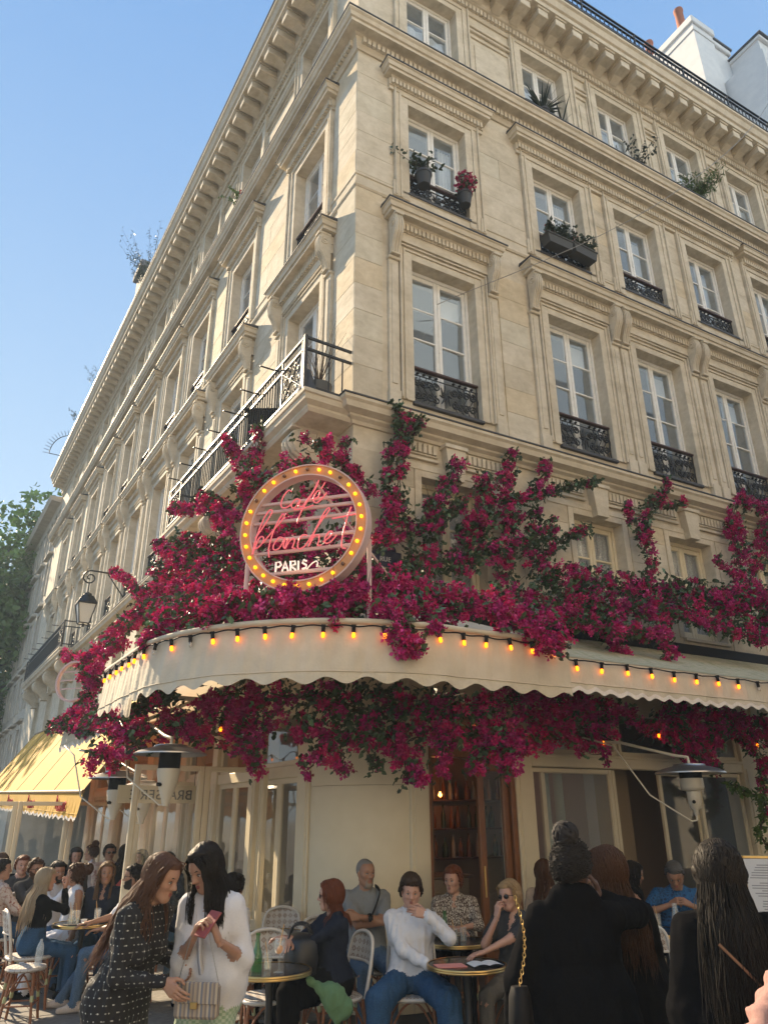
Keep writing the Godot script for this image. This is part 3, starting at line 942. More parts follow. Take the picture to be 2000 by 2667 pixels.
	for wn in [[-2.40, -1.16, 2], [-3.85, -2.62, 2], [-5.3, -4.05, 2], [-7.2, -5.6, 2], [-9.6, -7.6, 2], [-12.0, -10.0, 2]]:
		var mid: float = (wn[0] + wn[1]) * 0.5
		leaf_frame(wn[0], mid, 0.62, 2.18, -0.03, 0.06, M.cream_paint, house, FL)
		leaf_frame(mid, wn[1], 0.62, 2.18, -0.03, 0.06, M.cream_paint, house, FL)
		var b := MB.new()
		b.box(Vector3(wn[0], 0, -0.2), Vector3(wn[1], 0.62, 0.0), 0.01)
		part("stall_board", b, M.cream_paint, house, FL)
		b = MB.new()
		b.box(Vector3(wn[0], 2.18, -0.2), Vector3(wn[1], 2.32, 0.0), 0.01)
		part("window_head", b, M.cream_paint, house, FL)
		leaf_frame(wn[0], wn[1], 2.32, 2.95, -0.03, 0.04, M.cream_paint, house, FL, "transom_window")
	interior()

func bottle_mesh(h: float, r: float, neck := 0.4) -> ArrayMesh:
	var m := MB.new()
	m.lathe(PackedVector2Array([Vector2(0, 0.002), Vector2(r * 0.9, 0.0), Vector2(r, h * 0.04), Vector2(r, h * 0.5), Vector2(r * 0.8, h * 0.62), Vector2(r * neck, h * 0.76), Vector2(r * neck * 0.9, h * 0.95), Vector2(r * neck * 1.05, h * 0.955), Vector2(r * neck * 1.05, h), Vector2(0, h)]), 12)
	return m.mesh()
func interior() -> void:
	var m := MB.new()
	m.box(Vector3(1.7, 0.0, -2.65), Vector3(13.5, 2.9, -2.55))
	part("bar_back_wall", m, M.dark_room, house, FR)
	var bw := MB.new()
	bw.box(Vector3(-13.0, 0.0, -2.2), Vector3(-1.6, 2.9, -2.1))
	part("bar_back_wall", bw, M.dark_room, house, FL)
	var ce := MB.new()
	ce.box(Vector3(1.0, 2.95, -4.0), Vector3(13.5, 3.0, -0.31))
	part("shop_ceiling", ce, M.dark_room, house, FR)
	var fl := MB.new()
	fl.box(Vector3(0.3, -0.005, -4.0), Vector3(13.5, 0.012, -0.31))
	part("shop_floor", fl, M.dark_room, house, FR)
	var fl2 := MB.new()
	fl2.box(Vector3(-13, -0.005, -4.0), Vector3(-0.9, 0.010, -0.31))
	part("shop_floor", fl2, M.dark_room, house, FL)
	var tw := MB.new()
	tw.box(Vector3(4.15, 0, -0.95), Vector3(4.85, 2.9, -0.85), 0.01)
	tw.box(Vector3(4.15, 1.12, -0.85), Vector3(4.85, 1.16, -0.82), 0.008)
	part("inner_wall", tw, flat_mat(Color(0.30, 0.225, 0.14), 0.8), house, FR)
	# panelled bar counter seen through the open door
	var c := thing("bar_counter", "pale panelled bar counter inside the open brown door", "counter", WR(2.0, 0.012, -1.5), atan2(RN.x, RN.z))
	var cb := MB.new()
	cb.box(Vector3(-0.7, 0, -0.3), Vector3(0.35, 1.02, 0.2), 0.01)
	for k in 3: cb.box(Vector3(-0.66 + k * 0.33, 0.15, 0.19), Vector3(-0.38 + k * 0.33, 0.88, 0.215), 0.01)
	part("counter_body", cb, flat_mat(Color(0.34, 0.28, 0.2), 0.6), c)
	var ct := MB.new()
	ct.box(Vector3(-0.74, 1.021, -0.33), Vector3(0.39, 1.06, 0.25), 0.01)
	part("counter_top", ct, flat_mat(Color(0.2, 0.14, 0.09), 0.35), c)
	var sh := thing("bottle_shelf", "dark wooden bottle shelves on the back wall inside the open door", "shelf", WR(2.95, 0.012, -2.38), atan2(RN.x, RN.z))
	for y in [1.2, 1.58, 1.96]:
		var s := MB.new()
		s.box(Vector3(-0.75, y - 0.025, -0.16), Vector3(0.95, y, 0.12), 0.004)
		part("shelf_board", s, flat_mat(Color(0.09, 0.05, 0.03), 0.5), sh)
	for k in 2:
		var s := MB.new()
		s.box(Vector3(-0.79 + k * 1.74, 0.0, -0.16), Vector3(-0.75 + k * 1.74, 2.4, 0.12), 0.004)
		part("shelf_side", s, flat_mat(Color(0.09, 0.05, 0.03), 0.5), sh)
	var bm := [bottle_mesh(0.29, 0.037), bottle_mesh(0.26, 0.042, 0.35), bottle_mesh(0.31, 0.034)]
	var bc := [flat_mat(Color(0.03, 0.05, 0.02), 0.12), flat_mat(Color(0.16, 0.06, 0.015), 0.12), flat_mat(Color(0.3, 0.28, 0.24), 0.12)]
	for y in [1.2, 1.58, 1.96]:
		for k in 11:
			var o := MeshInstance3D.new()
			o.name = "liquor_bottle"
			o.mesh = bm[rng.randi() % 3]
			o.material_override = bc[rng.randi() % 3]
			add_child(o, true)
			o.position = WR(2.26 + k * 0.145 + rr(-0.02, 0.02), y + 0.013, -2.38 + rr(-0.04, 0.04))
			tag(o, "liquor bottle standing on the dark shelves behind the bar", "bottle", "bottles on the bar shelves")
	# slim pale green columns inside both fronts
	var cm := MB.new()
	cm.lathe(PackedVector2Array([Vector2(0.10, 0), Vector2(0.10, 0.1), Vector2(0.065, 0.16), Vector2(0.062, 2.3), Vector2(0.10, 2.4), Vector2(0.13, 2.5), Vector2(0.13, 3.7)]), 14)
	for q in [WR(3.05, 0.01, -0.55), WR(3.5, 0.01, -0.8), WL(1.75, 0.01, -0.5)]:
		var o := part("column", cm, flat_mat(Color(0.42, 0.47, 0.40), 0.5), house, T(q.x - CORNER.x, q.y, q.z - CORNER.z))
		o.name = "column"
	# a small hanging lamp above the bar
	var l := thing("hanging_lamp", "small glowing bulb hanging above the bar inside the open door", "lamp", WR(2.35, 2.02, -1.9))
	var b := MB.new()
	b.lathe(PackedVector2Array([Vector2(0, -0.03), Vector2(0.022, -0.015), Vector2(0.026, 0.0), Vector2(0.014, 0.03), Vector2(0.012, 0.04)]), 10)
	part("bulb", b, glow_mat(Color(1.0, 0.6, 0.25), 6.0), l)
	var cd := MB.new()
	cd.bar(Vector3(0, 0.04, 0), Vector3(0, 0.9, 0), 0.004, 4)
	part("cord", cd, M.black, l)
	var ol := OmniLight3D.new()
	ol.name = "bulb_light"
	ol.light_color = Color(1.0, 0.6, 0.3)
	ol.light_energy = 0.04
	ol.light_size = 0.02
	ol.shadow_enabled = true
	ol.omni_range = 20
	ol.omni_attenuation = 2
	l.add_child(ol)
# ---------------------------------------------------------------- awnings, string lights, sign
const AC := Vector2(-0.5, -8.2)   # centre of the rounded corner awning
const AR := 2.2
# a hanging valance: pts in plan, top and hem heights, scallop period and depth
func valance(pts: PackedVector2Array, y0: float, y1: float, period: float, amp: float, trim: bool, parent: Node3D, mat: Material) -> void:
	var m := MB.new()
	var tm := MB.new()
	var s := 0.0
	var lines := []
	for i in pts.size():
		if i: s += pts[i].distance_to(pts[i - 1])
		var d: Vector2 = (pts[min(i + 1, pts.size() - 1)] - pts[max(i - 1, 0)]).normalized()
		var o := Vector2(-d.y, d.x)
		var col := PackedVector3Array()
		var hem := y1 + amp * cos(TAU * s / period) + 0.006 * sin(s * 5.1)
		for k in 9:
			var f := k / 8.0
			var wv := f * f * (0.009 * sin(s * 7.3 + 1.1) + 0.006 * sin(s * 13.7 + f * 2.0) + 0.010 * sin(s * 2.9)) + 0.004 * sin(s * 21.0 + f * 5.0) * f + 0.0025 * sin(s * 47.0 + f * 3.0)
			var q := pts[i] + o * (wv + 0.03 * f)
			col.append(Vector3(q.x, lerpf(y0, hem, f), q.y))
		lines.append([col, o])
	for i in lines.size() - 1:
		var a: PackedVector3Array = lines[i][0]
		var b: PackedVector3Array = lines[i + 1][0]
		var na := Vector3(lines[i][1].x, 0, lines[i][1].y)
		for k in 8: m.quad(a[k], b[k], b[k + 1], a[k + 1], na)
		if trim:
			var t := Vector3(0, -0.012, 0)
			m.quad(a[8], b[8], b[8] + t, a[8] + t, na)
			tm.quad(a[8] + na * 0.004 + Vector3(0, 0.014, 0), b[8] + na * 0.004 + Vector3(0, 0.014, 0), b[8] + na * 0.004 + t * 2.2, a[8] + na * 0.004 + t * 2.2, na)
	part("valance", m, mat, parent)
	if trim: part("hem_trim", tm, M.trim_white, parent)
	var sm := MB.new()   # sewn seam above the hem
	var sp := PackedVector3Array()
	for i in lines.size():
		var f := clampf((y0 - y1 - amp - 0.045) / (y0 - lines[i][0][8].y), 0.0, 1.0) * 8.0
		sp.append(lines[i][0][int(f)].lerp(lines[i][0][mini(int(f) + 1, 8)], f - int(f)) + Vector3(lines[i][1].x, 0, lines[i][1].y) * 0.003)
	sm.tube(sp, R1(0.005), 5)
	part("seam", sm, mat, parent)
func line_pts(a: Vector2, b: Vector2, n: int) -> PackedVector2Array:
	var o := PackedVector2Array()
	for i in n + 1: o.append(a.lerp(b, float(i) / n))
	return o
func V2(v: Vector3) -> Vector2: return Vector2(v.x, v.z)

func string_lights(label: String, pts: PackedVector3Array, step: float, dead: Array, group: String) -> void:
	var o := thing("string_lights", label, "string lights", Vector3.ZERO, 0.0, group)
	var c := MB.new()
	c.tube(pts, R1(0.007), 5)
	part("cord", c, M.black, o)
	var sk := MB.new()
	sk.lathe(PackedVector2Array([Vector2(0.0, 0.0), Vector2(0.016, 0.0), Vector2(0.017, -0.05), Vector2(0.013, -0.055)]), 8)
	sk.box(Vector3(-0.02, -0.008, -0.012), Vector3(0.02, 0.012, 0.012), 0.003)
	var skm := sk.mesh()
	var b := MB.new()
	b.lathe(PackedVector2Array([Vector2(0.0, -0.100), Vector2(0.010, -0.099), Vector2(0.016, -0.088), Vector2(0.0165, -0.077), Vector2(0.014, -0.06), Vector2(0.012, -0.05)]), 10)
	var bm := b.mesh()
	var lit := glow_mat(Color(1.0, 0.50, 0.06), 1.7)
	var off := glass_mat(0.4, Color(0.7, 0.68, 0.62))
	var s := 0.0
	var nxt := step * 0.5
	var n := 0
	for i in range(1, pts.size()):
		var d := pts[i].distance_to(pts[i - 1])
		while s + d >= nxt:
			var p := pts[i - 1].lerp(pts[i], (nxt - s) / d)
			var tt := Transform3D(Basis(Vector3.BACK, rr(-0.15, 0.15)) * Basis(Vector3.RIGHT, rr(-0.1, 0.1)), p)
			part("socket", skm, M.black, o, tt)
			part("bulb", bm, off if n in dead else lit, o, tt)
			if not n in dead:
				var l := OmniLight3D.new()
				l.name = "bulb_light"
				l.position = tt * Vector3(0, -0.08, 0)
				l.light_color = Color(1.0, 0.42, 0.05)
				l.light_energy = 0.0012
				l.light_size = 0.015
				l.omni_range = 12
				l.omni_attenuation = 2
				l.shadow_enabled = true
				o.add_child(l, true)
			n += 1
			nxt += step
		s += d

func awnings() -> void:
	var a0 := deg_to_rad(196.0)   # angles in plan measured from +x towards +z
	var aL := atan2(LN.z, LN.x) + 0.06
	var aR := atan2(RN.z, RN.x) - 0.08
	var o := thing("corner_awning", "beige canvas awning curving round the cafe corner under the flowers", "awning")
	var arc := arc_pts(AC, AR, aL, aR, 130)
	var tail := arc[arc.size() - 1]
	var first := PackedVector2Array()
	for i in 34: first.append((arc[0] + V2(LD) * 1.25).lerp(arc[0], i / 34.0))
	first.append_array(arc)
	arc = first
	for i in 34: arc.append(tail.lerp(V2(WR(1.30, 0, 1.97)), (i + 1) / 34.0))
	valance(arc, 3.25, 2.77, 0.33, 0.028, false, o, M.canvas)
	var top := MB.new()
	var inner := []
	for i in arc.size():
		var f := float(i) / (arc.size() - 1)
		inner.append(V2(WL(lerpf(2.4, 0.0, f / 0.5), 0, 0.12)) if f < 0.5 else V2(WR(lerpf(0.0, 1.4, (f - 0.5) / 0.5), 0, 0.12)))
	for i in arc.size() - 1:
		top.quad(Vector3(arc[i].x, 3.25, arc[i].y), Vector3(arc[i + 1].x, 3.25, arc[i + 1].y), Vector3(inner[i + 1].x, 3.92, inner[i + 1].y), Vector3(inner[i].x, 3.92, inner[i].y), Vector3.UP)
	part("canvas_roof", top, M.canvas, o)
	var rim := MB.new()
	var rp := PackedVector3Array()
	for q in arc: rp.append(Vector3(q.x, 3.262, q.y))
	rim.tube(rp, R1(0.028), 8)
	part("front_bar", rim, M.canvas, o)
	# a separate thing: the straight awning along the right front
	o = thing("straight_awning", "stained beige straight awning along the right shop front with white scalloped hem", "awning")
	var ra := V2(WR(1.22, 0, 1.92))
	var rb := V2(WR(9.5, 0, 1.92))
	valance(line_pts(ra, rb, 260), 3.13, 2.84, 0.205, 0.017, true, o, M.canvas)
	var stained := tri_mat(noise_tex(0.02, 4, Color(0.22, 0.24, 0.12), Color(0.56, 0.50, 0.36), 43, 512, Color(0.46, 0.42, 0.28)), 0.45, 0.85)
	stained.uv1_scale = Vector3(0.9, 0.25, 0.9)
	var rt := MB.new()
	for i in 40:
		var x0 := lerpf(1.22, 9.5, i / 40.0)
		var x1 := lerpf(1.22, 9.5, (i + 1) / 40.0)
		for k in 6:
			var f0 := k / 6.0
			var f1 := (k + 1) / 6.0
			var sg := func(x: float, f: float) -> float: return lerpf(3.15, 3.86, f) - 0.05 * sin(PI * f) + 0.012 * sin(x * 6.0) * sin(PI * f)
			rt.quad(WR(x0, sg.call(x0, f0), lerpf(1.92, 0.2, f0)), WR(x1, sg.call(x1, f0), lerpf(1.92, 0.2, f0)), WR(x1, sg.call(x1, f1), lerpf(1.92, 0.2, f1)), WR(x0, sg.call(x0, f1), lerpf(1.92, 0.2, f1)), Vector3.UP)
	part("canvas_roof", rt, stained, o)
	var cs := MB.new()
	cs.box(Vector3(1.3, 3.84, 0.02), Vector3(9.5, 4.0, 0.22), 0.02)
	part("cassette", cs, M.black, o, Transform3D(FR.basis, CORNER))
	var fb := MB.new()
	fb.box(Vector3(1.22, 3.09, 1.86), Vector3(9.5, 3.155, 1.915), 0.01)
	part("front_bar", fb, M.cream_enamel, o, Transform3D(FR.basis, CORNER))
	for ax in [3.3, 6.9]:   # folding arms under the canvas
		var am := MB.new()
		am.tube(P([Vector3(ax, 3.55, 0.1), Vector3(ax + 0.5, 3.15, 0.95), Vector3(ax + 0.08, 3.02, 1.5), Vector3(ax, 3.08, 1.87)]), R1(0.03), 6)
		am.tube(P([Vector3(ax, 3.45, 0.1), Vector3(ax + 0.42, 3.08, 0.95)]), R1(0.018), 6)
		part("folding_arm", am, M.cream_enamel, o, Transform3D(FR.basis, CORNER))
	o = thing("straight_awning", "sunlit beige awning running back along the left shop front", "awning")
	valance(line_pts(V2(WL(5.5, 0, 1.9)), V2(WL(1.5, 0, 1.9)), 150), 3.1, 2.70, 0.26, 0.025, true, o, M.canvas)
	var lt := MB.new()
	for i in 20:
		var x0 := lerpf(1.5, 5.5, i / 20.0)
		var x1 := lerpf(1.5, 5.5, (i + 1) / 20.0)
		lt.quad(WL(x0, 3.1, 1.9), WL(x1, 3.1, 1.9), WL(x1, 3.86, 0.1), WL(x0, 3.86, 0.1), Vector3.UP)
	part("canvas_roof", lt, M.canvas, o)
	for ax in [1.6, 4.2]:
		var am := MB.new()
		am.tube(P([Vector3(-ax, 3.5, 0.1), Vector3(-ax - 0.5, 3.1, 0.95), Vector3(-ax, 3.02, 1.85)]), R1(0.03), 6)
		part("folding_arm", am, M.cream_enamel, o, Transform3D(FL.basis, CORNER))
	# strings of amber bulbs
	var sp := PackedVector3Array()
	for i in arc.size():
		var q: Vector2 = arc[i] + (arc[i] - AC).normalized() * 0.035 if i > 33 else arc[i] + V2(LN) * 0.035
		sp.append(Vector3(q.x, 3.215 - 0.006 * sin(i * 0.7), q.y))
	string_lights("amber bulb string along the top edge of the curved corner awning", sp, 0.252, [7, 9], "")
	sp = PackedVector3Array()
	for i in 60: sp.append(WR(lerpf(1.25, 9.4, i / 59.0), 3.115 - 0.008 * sin(i * 1.9), 1.955))
	string_lights("amber bulb string along the top edge of the straight right awning", sp, 0.335, [8], "")
	sp = PackedVector3Array()
	for i in 40: sp.append(WL(lerpf(5.2, 0.5, i / 39.0), 2.66 + 0.05 * sin(i * 0.9), 1.2))
	string_lights("amber bulb string hanging among flowers beneath the left awning", sp, 0.5, [], "")
	sp = PackedVector3Array()
	for i in 30: sp.append(WR(lerpf(0.6, 6.0, i / 29.0), 2.62 + 0.10 * sin(i * 0.8), 0.75))
	string_lights("sparse amber bulb string hanging among flowers above the door and right windows", sp, 0.95, [], "")
	# neighbour's yellow awning
	o = thing("brasserie_awning", "bright yellow sunlit awning of the neighbouring brasserie at the left edge", "awning")
	var rise := Basis(LN, 0.026 if (Basis(LN, 0.026) * LD).y > 0.0 else -0.026)
	o.transform = Transform3D(rise, WL(5.9, 0, 2.0) - rise * WL(5.9, 0, 2.0))
	var yel := tri_mat(noise_tex(0.01, 4, Color(0.64, 0.37, 0.045), Color(0.70, 0.43, 0.065), 44), 0.5, 0.8)
	yel.backlight_enabled = true
	yel.backlight = Color(0.6, 0.36, 0.05)
	var x0 := 5.6
	for k in 6:
		var x1 := x0 + 2.6
		var ym := MB.new()
		ym.quad(WL(x0, 3.95, 0.3), WL(x1 - 0.012, 3.95, 0.3), WL(x1 - 0.012, 2.15, 1.5), WL(x0, 2.15, 1.5), Vector3.UP)
		part("canvas_panel", ym, yel, o)
		var ys := MB.new()
		ys.bar(WL(x1 - 0.006, 3.95, 0.3), WL(x1 - 0.006, 2.15, 1.5), 0.012, 5)
		part("seam_bar", ys, flat_mat(Color(0.18, 0.07, 0.02), 0.7), o)
		x0 = x1
	var bb := MB.new()
	bb.bar(WL(5.6, 2.13, 1.5), WL(21.2, 2.13, 1.5), 0.03, 8)
	bb.bar(WL(5.6, 3.97, 0.29), WL(21.2, 3.97, 0.29), 0.03, 8)
	part("front_bar", bb, flat_mat(Color(0.25, 0.16, 0.07), 0.6), o)
	valance(line_pts(V2(WL(21.2, 0, 1.5)), V2(WL(5.6, 0, 1.5)), 300), 2.11, 1.74, 0.42, 0.022, true, o, yel)
	var red := flat_mat(Color(0.42, 0.02, 0.03), 0.7)
	var scr := MB.new()
	# red script along the valance, partly hidden behind glass and heaters
	for w in 3:
		var bx := 6.6 + w * 3.4
		for st in [[Vector2(0, 0.02), Vector2(0.05, 0.16), Vector2(0.1, 0.1), Vector2(0.02, 0.08), Vector2(0.14, 0.0)], [Vector2(0.2, 0.09), Vector2(0.16, 0.04), Vector2(0.21, 0.0), Vector2(0.25, 0.09), Vector2(0.27, 0.0)], [Vector2(0.32, 0.09), Vector2(0.37, 0.0), Vector2(0.42, 0.09)], [Vector2(0.47, 0.0), Vector2(0.5, 0.08), Vector2(0.54, 0.0)], [Vector2(0.6, 0.05), Vector2(0.66, 0.08), Vector2(0.62, 0.1), Vector2(0.6, 0.02), Vector2(0.68, 0.01)]]:
			var pts := PackedVector3Array()
			for q in st: pts.append(WL(bx + (0.7 - q.x) * 1.4, 1.83 + q.y * 1.5, 1.535))
			scr.tube(pts, R1(0.012), 5)
	part("script_lettering", scr, red, o)

func smooth(pts: Array, n := 5) -> PackedVector3Array:
	var c := PackedVector3Array()
	for i in pts.size() - 1:
		var p0: Vector3 = pts[max(i - 1, 0)]
		var p1: Vector3 = pts[i]
		var p2: Vector3 = pts[i + 1]
		var p3: Vector3 = pts[min(i + 2, pts.size() - 1)]
		for k in n: c.append(p1.cubic_interpolate(p2, p0, p3, float(k) / n))
	c.append(pts[pts.size() - 1])
	return c

func cafe_sign() -> void:
	var o := thing("cafe_sign", "round neon cafe sign ringed with amber bulbs above the corner awning", "sign", Vector3(-0.73, 4.16, -6.12), deg_to_rad(-16.0))
	var face := tri_mat(noise_tex(0.03, 4, Color(0.52, 0.24, 0.10), Color(0.60, 0.30, 0.13), 81), 1.5, 0.6)
	var m := MB.new()
	var ro := 0.60
	var ri := 0.515
	var tr := Transform3D(Basis(Vector3.RIGHT, PI / 2), Vector3.ZERO)   # lathe axis y -> z, out towards the street
	m.lathe(PackedVector2Array([Vector2(ri, 0.0), Vector2(ro, 0.0)]), 72, tr, true)
	part("ring_face", m, face, o, T(0, 0, 0.001))
	var rm := MB.new()
	rm.lathe(PackedVector2Array([Vector2(ri, -0.10), Vector2(ri - 0.012, -0.10), Vector2(ri - 0.012, 0.012), Vector2(ri, 0.012), Vector2(ri, 0.0)]), 72, tr, true)
	rm.lathe(PackedVector2Array([Vector2(ro, 0.0), Vector2(ro, 0.014), Vector2(ro + 0.012, 0.014), Vector2(ro + 0.012, -0.12), Vector2(ri, -0.12)]), 72, tr, true)
	part("ring", rm, M.pink_paint, o)
	var bb := MB.new()
	bb.lathe(PackedVector2Array([Vector2(0.0, 0.034), Vector2(0.010, 0.031), Vector2(0.0165, 0.018), Vector2(0.0165, 0.008), Vector2(0.013, 0.0)]), 10, Transform3D(Basis(Vector3.RIGHT, PI / 2), Vector3.ZERO))
	var bm := bb.mesh()
	var lit := glow_mat(Color(1.0, 0.72, 0.10), 0.8)
	var off := flat_mat(Color(0.16, 0.09, 0.06), 0.2)
	for k in 30:
		var a := TAU * k / 30 + 0.05
		var dead := k in [7, 9, 4, 12, 26]
		var p := Vector3(cos(a), sin(a), 0) * (ro + ri) * 0.5
		var b := part("bulb", bm, off if dead else lit, o, Transform3D(Basis.IDENTITY, p + Vector3(0, 0, 0.002)))
		if not dead and k % 2 == 0:
			var l := OmniLight3D.new()
			l.name = "bulb_light"
			l.position = p + Vector3(0, 0, 0.045)
			l.light_color = Color(1.0, 0.55, 0.12)
			l.light_energy = 0.0007
			l.light_size = 0.012
			l.omni_range = 8
			l.omni_attenuation = 2
			l.shadow_enabled = true
			o.add_child(l, true)
	var W := func(x: float, y: float) -> Vector3: return Vector3((x - 478.0) / 382.0 * 0.6, (620.0 - y - 0.11 * (x - 478.0)) / 392.0 * 0.6, 0.02)
	for bar in [[210, 475, 790], [180, 530, 790], [165, 600, 800], [158, 715, 800], [190, 790, 775], [255, 915, 660]]:
		var y: float = (620.0 - bar[1] + 0.11 * (478.0 - bar[0])) / 392.0 * 0.6
		var hw := sqrt(maxf(ri * ri - y * y, 0.0)) - 0.004
		var bx := MB.new()
		bx.box(Vector3(-hw, y - 0.014, -0.05), Vector3(hw, y + 0.014, -0.02), 0.004)
		part("cross_bar", bx, M.pink_paint, o)
	var pink := glow_mat(Color(1.0, 0.36, 0.42), 0.12)
	pink.albedo_color = Color(0.95, 0.5, 0.52)
	var white := glow_mat(Color(1.0, 0.92, 0.86), 0.2)
	var strokes := {
		"cafe_script": [[405, 400, 385, 392, 355, 430, 342, 480, 352, 505, 385, 500, 410, 478], [458, 455, 435, 450, 410, 480, 412, 505, 435, 500, 460, 455, 455, 490, 470, 498, 490, 480, 540, 400, 565, 345, 572, 332, 560, 370, 520, 440, 475, 520, 450, 590, 450, 605], [425, 518, 480, 512, 545, 490], [535, 455, 570, 440, 582, 405, 565, 400, 545, 440, 548, 470, 575, 470, 625, 410], [590, 385, 612, 345]],
		"blanchet_script": [[190, 700, 230, 640, 275, 560, 288, 525, 270, 520, 240, 570, 205, 670, 185, 760, 180, 802, 190, 770, 215, 700, 240, 690, 242, 720, 215, 755, 190, 765], [240, 730, 310, 640, 360, 575, 366, 550, 345, 560, 305, 650, 280, 760, 285, 818], [375, 700, 340, 695, 310, 740, 312, 770, 345, 760, 378, 700, 370, 750, 385, 762], [397, 700, 380, 765, 405, 720, 430, 700, 436, 720, 427, 758, 445, 762], [512, 680, 485, 680, 460, 720, 462, 762, 490, 755, 515, 725, 590, 600, 640, 525, 636, 510, 610, 540, 560, 650, 522, 750, 555, 690, 582, 680, 585, 710, 577, 742, 600, 740], [608, 722, 650, 690, 662, 660, 642, 660, 620, 700, 627, 730, 655, 720, 690, 680], [772, 505, 745, 590, 725, 680, 720, 750, 745, 762], [660, 578, 730, 565, 800, 550]]}
	for key in strokes:
		for st in strokes[key]:
			var q := []
			for i in range(0, st.size(), 2): q.append(W.call(st[i], st[i + 1]))
			var tb := MB.new()
			tb.tube(smooth(q, 5), R1(0.0072), 7)
			part("neon_letter", tb, pink, o)
	for st in [[330, 907, 330, 848, 355, 846, 362, 862, 350, 876, 332, 878], [370, 903, 387, 843, 406, 899], [376, 882, 401, 879], [420, 898, 420, 840, 445, 840, 449, 858, 422, 868, 452, 893], [467, 892, 466, 838], [516, 838, 498, 833, 490, 848, 514, 862, 513, 880, 490, 886]]:
		var q := PackedVector3Array()
		for i in range(0, st.size(), 2): q.append(W.call(st[i], st[i + 1]))
		var tb := MB.new()
		tb.tube(q, R1(0.0095), 7)
		part("neon_letter", tb, white, o)
	var fl := MB.new()
	fl.tube(smooth([W.call(518, 888), W.call(545, 855), W.call(572, 838), W.call(582, 850), W.call(576, 872)]), R1(0.006), 6)
	part("neon_letter", fl, white, o)
	var ps := MB.new()
	for s in [-1.0, 1.0]:
		var pm := MB.new()
		pm.box(Vector3(s * 0.585 - 0.018, -0.95, -0.15), Vector3(s * 0.585 + 0.018, -0.14, -0.121), 0.004)
		part("post", pm, M.pink_paint, o)
	ps.bar(Vector3(0.05, 0.5, -0.09), Vector3(0.55, -0.25, -0.9), 0.014, 6)
	part("brace", ps, M.pink_paint, o)
	# a second round sign seen edge-on at the left end
	var e := thing("round_sign", "second round pale sign half hidden by flowers beyond the awning's left end", "sign", WL(4.3, 3.55, 2.1), atan2(LN.x, LN.z) + 0.7)
	var em := MB.new()
	em.lathe(PackedVector2Array([Vector2(0.262, 0.0), Vector2(0.29, 0.0), Vector2(0.29, -0.06), Vector2(0.262, -0.06), Vector2(0.262, 0.0)]), 40, tr, true)
	part("ring", em, M.pink_paint, e)
	for y in [-0.1, 0.02, 0.14]:
		var bx := MB.new()
		bx.box(Vector3(-sqrt(0.0625 - y * y), y - 0.008, -0.04), Vector3(sqrt(0.0625 - y * y), y + 0.008, -0.03))
		part("cross_bar", bx, M.pink_paint, e)
func build_more() -> void:
	awnings()
	cafe_sign()
	plants()
	street()
	terrace()
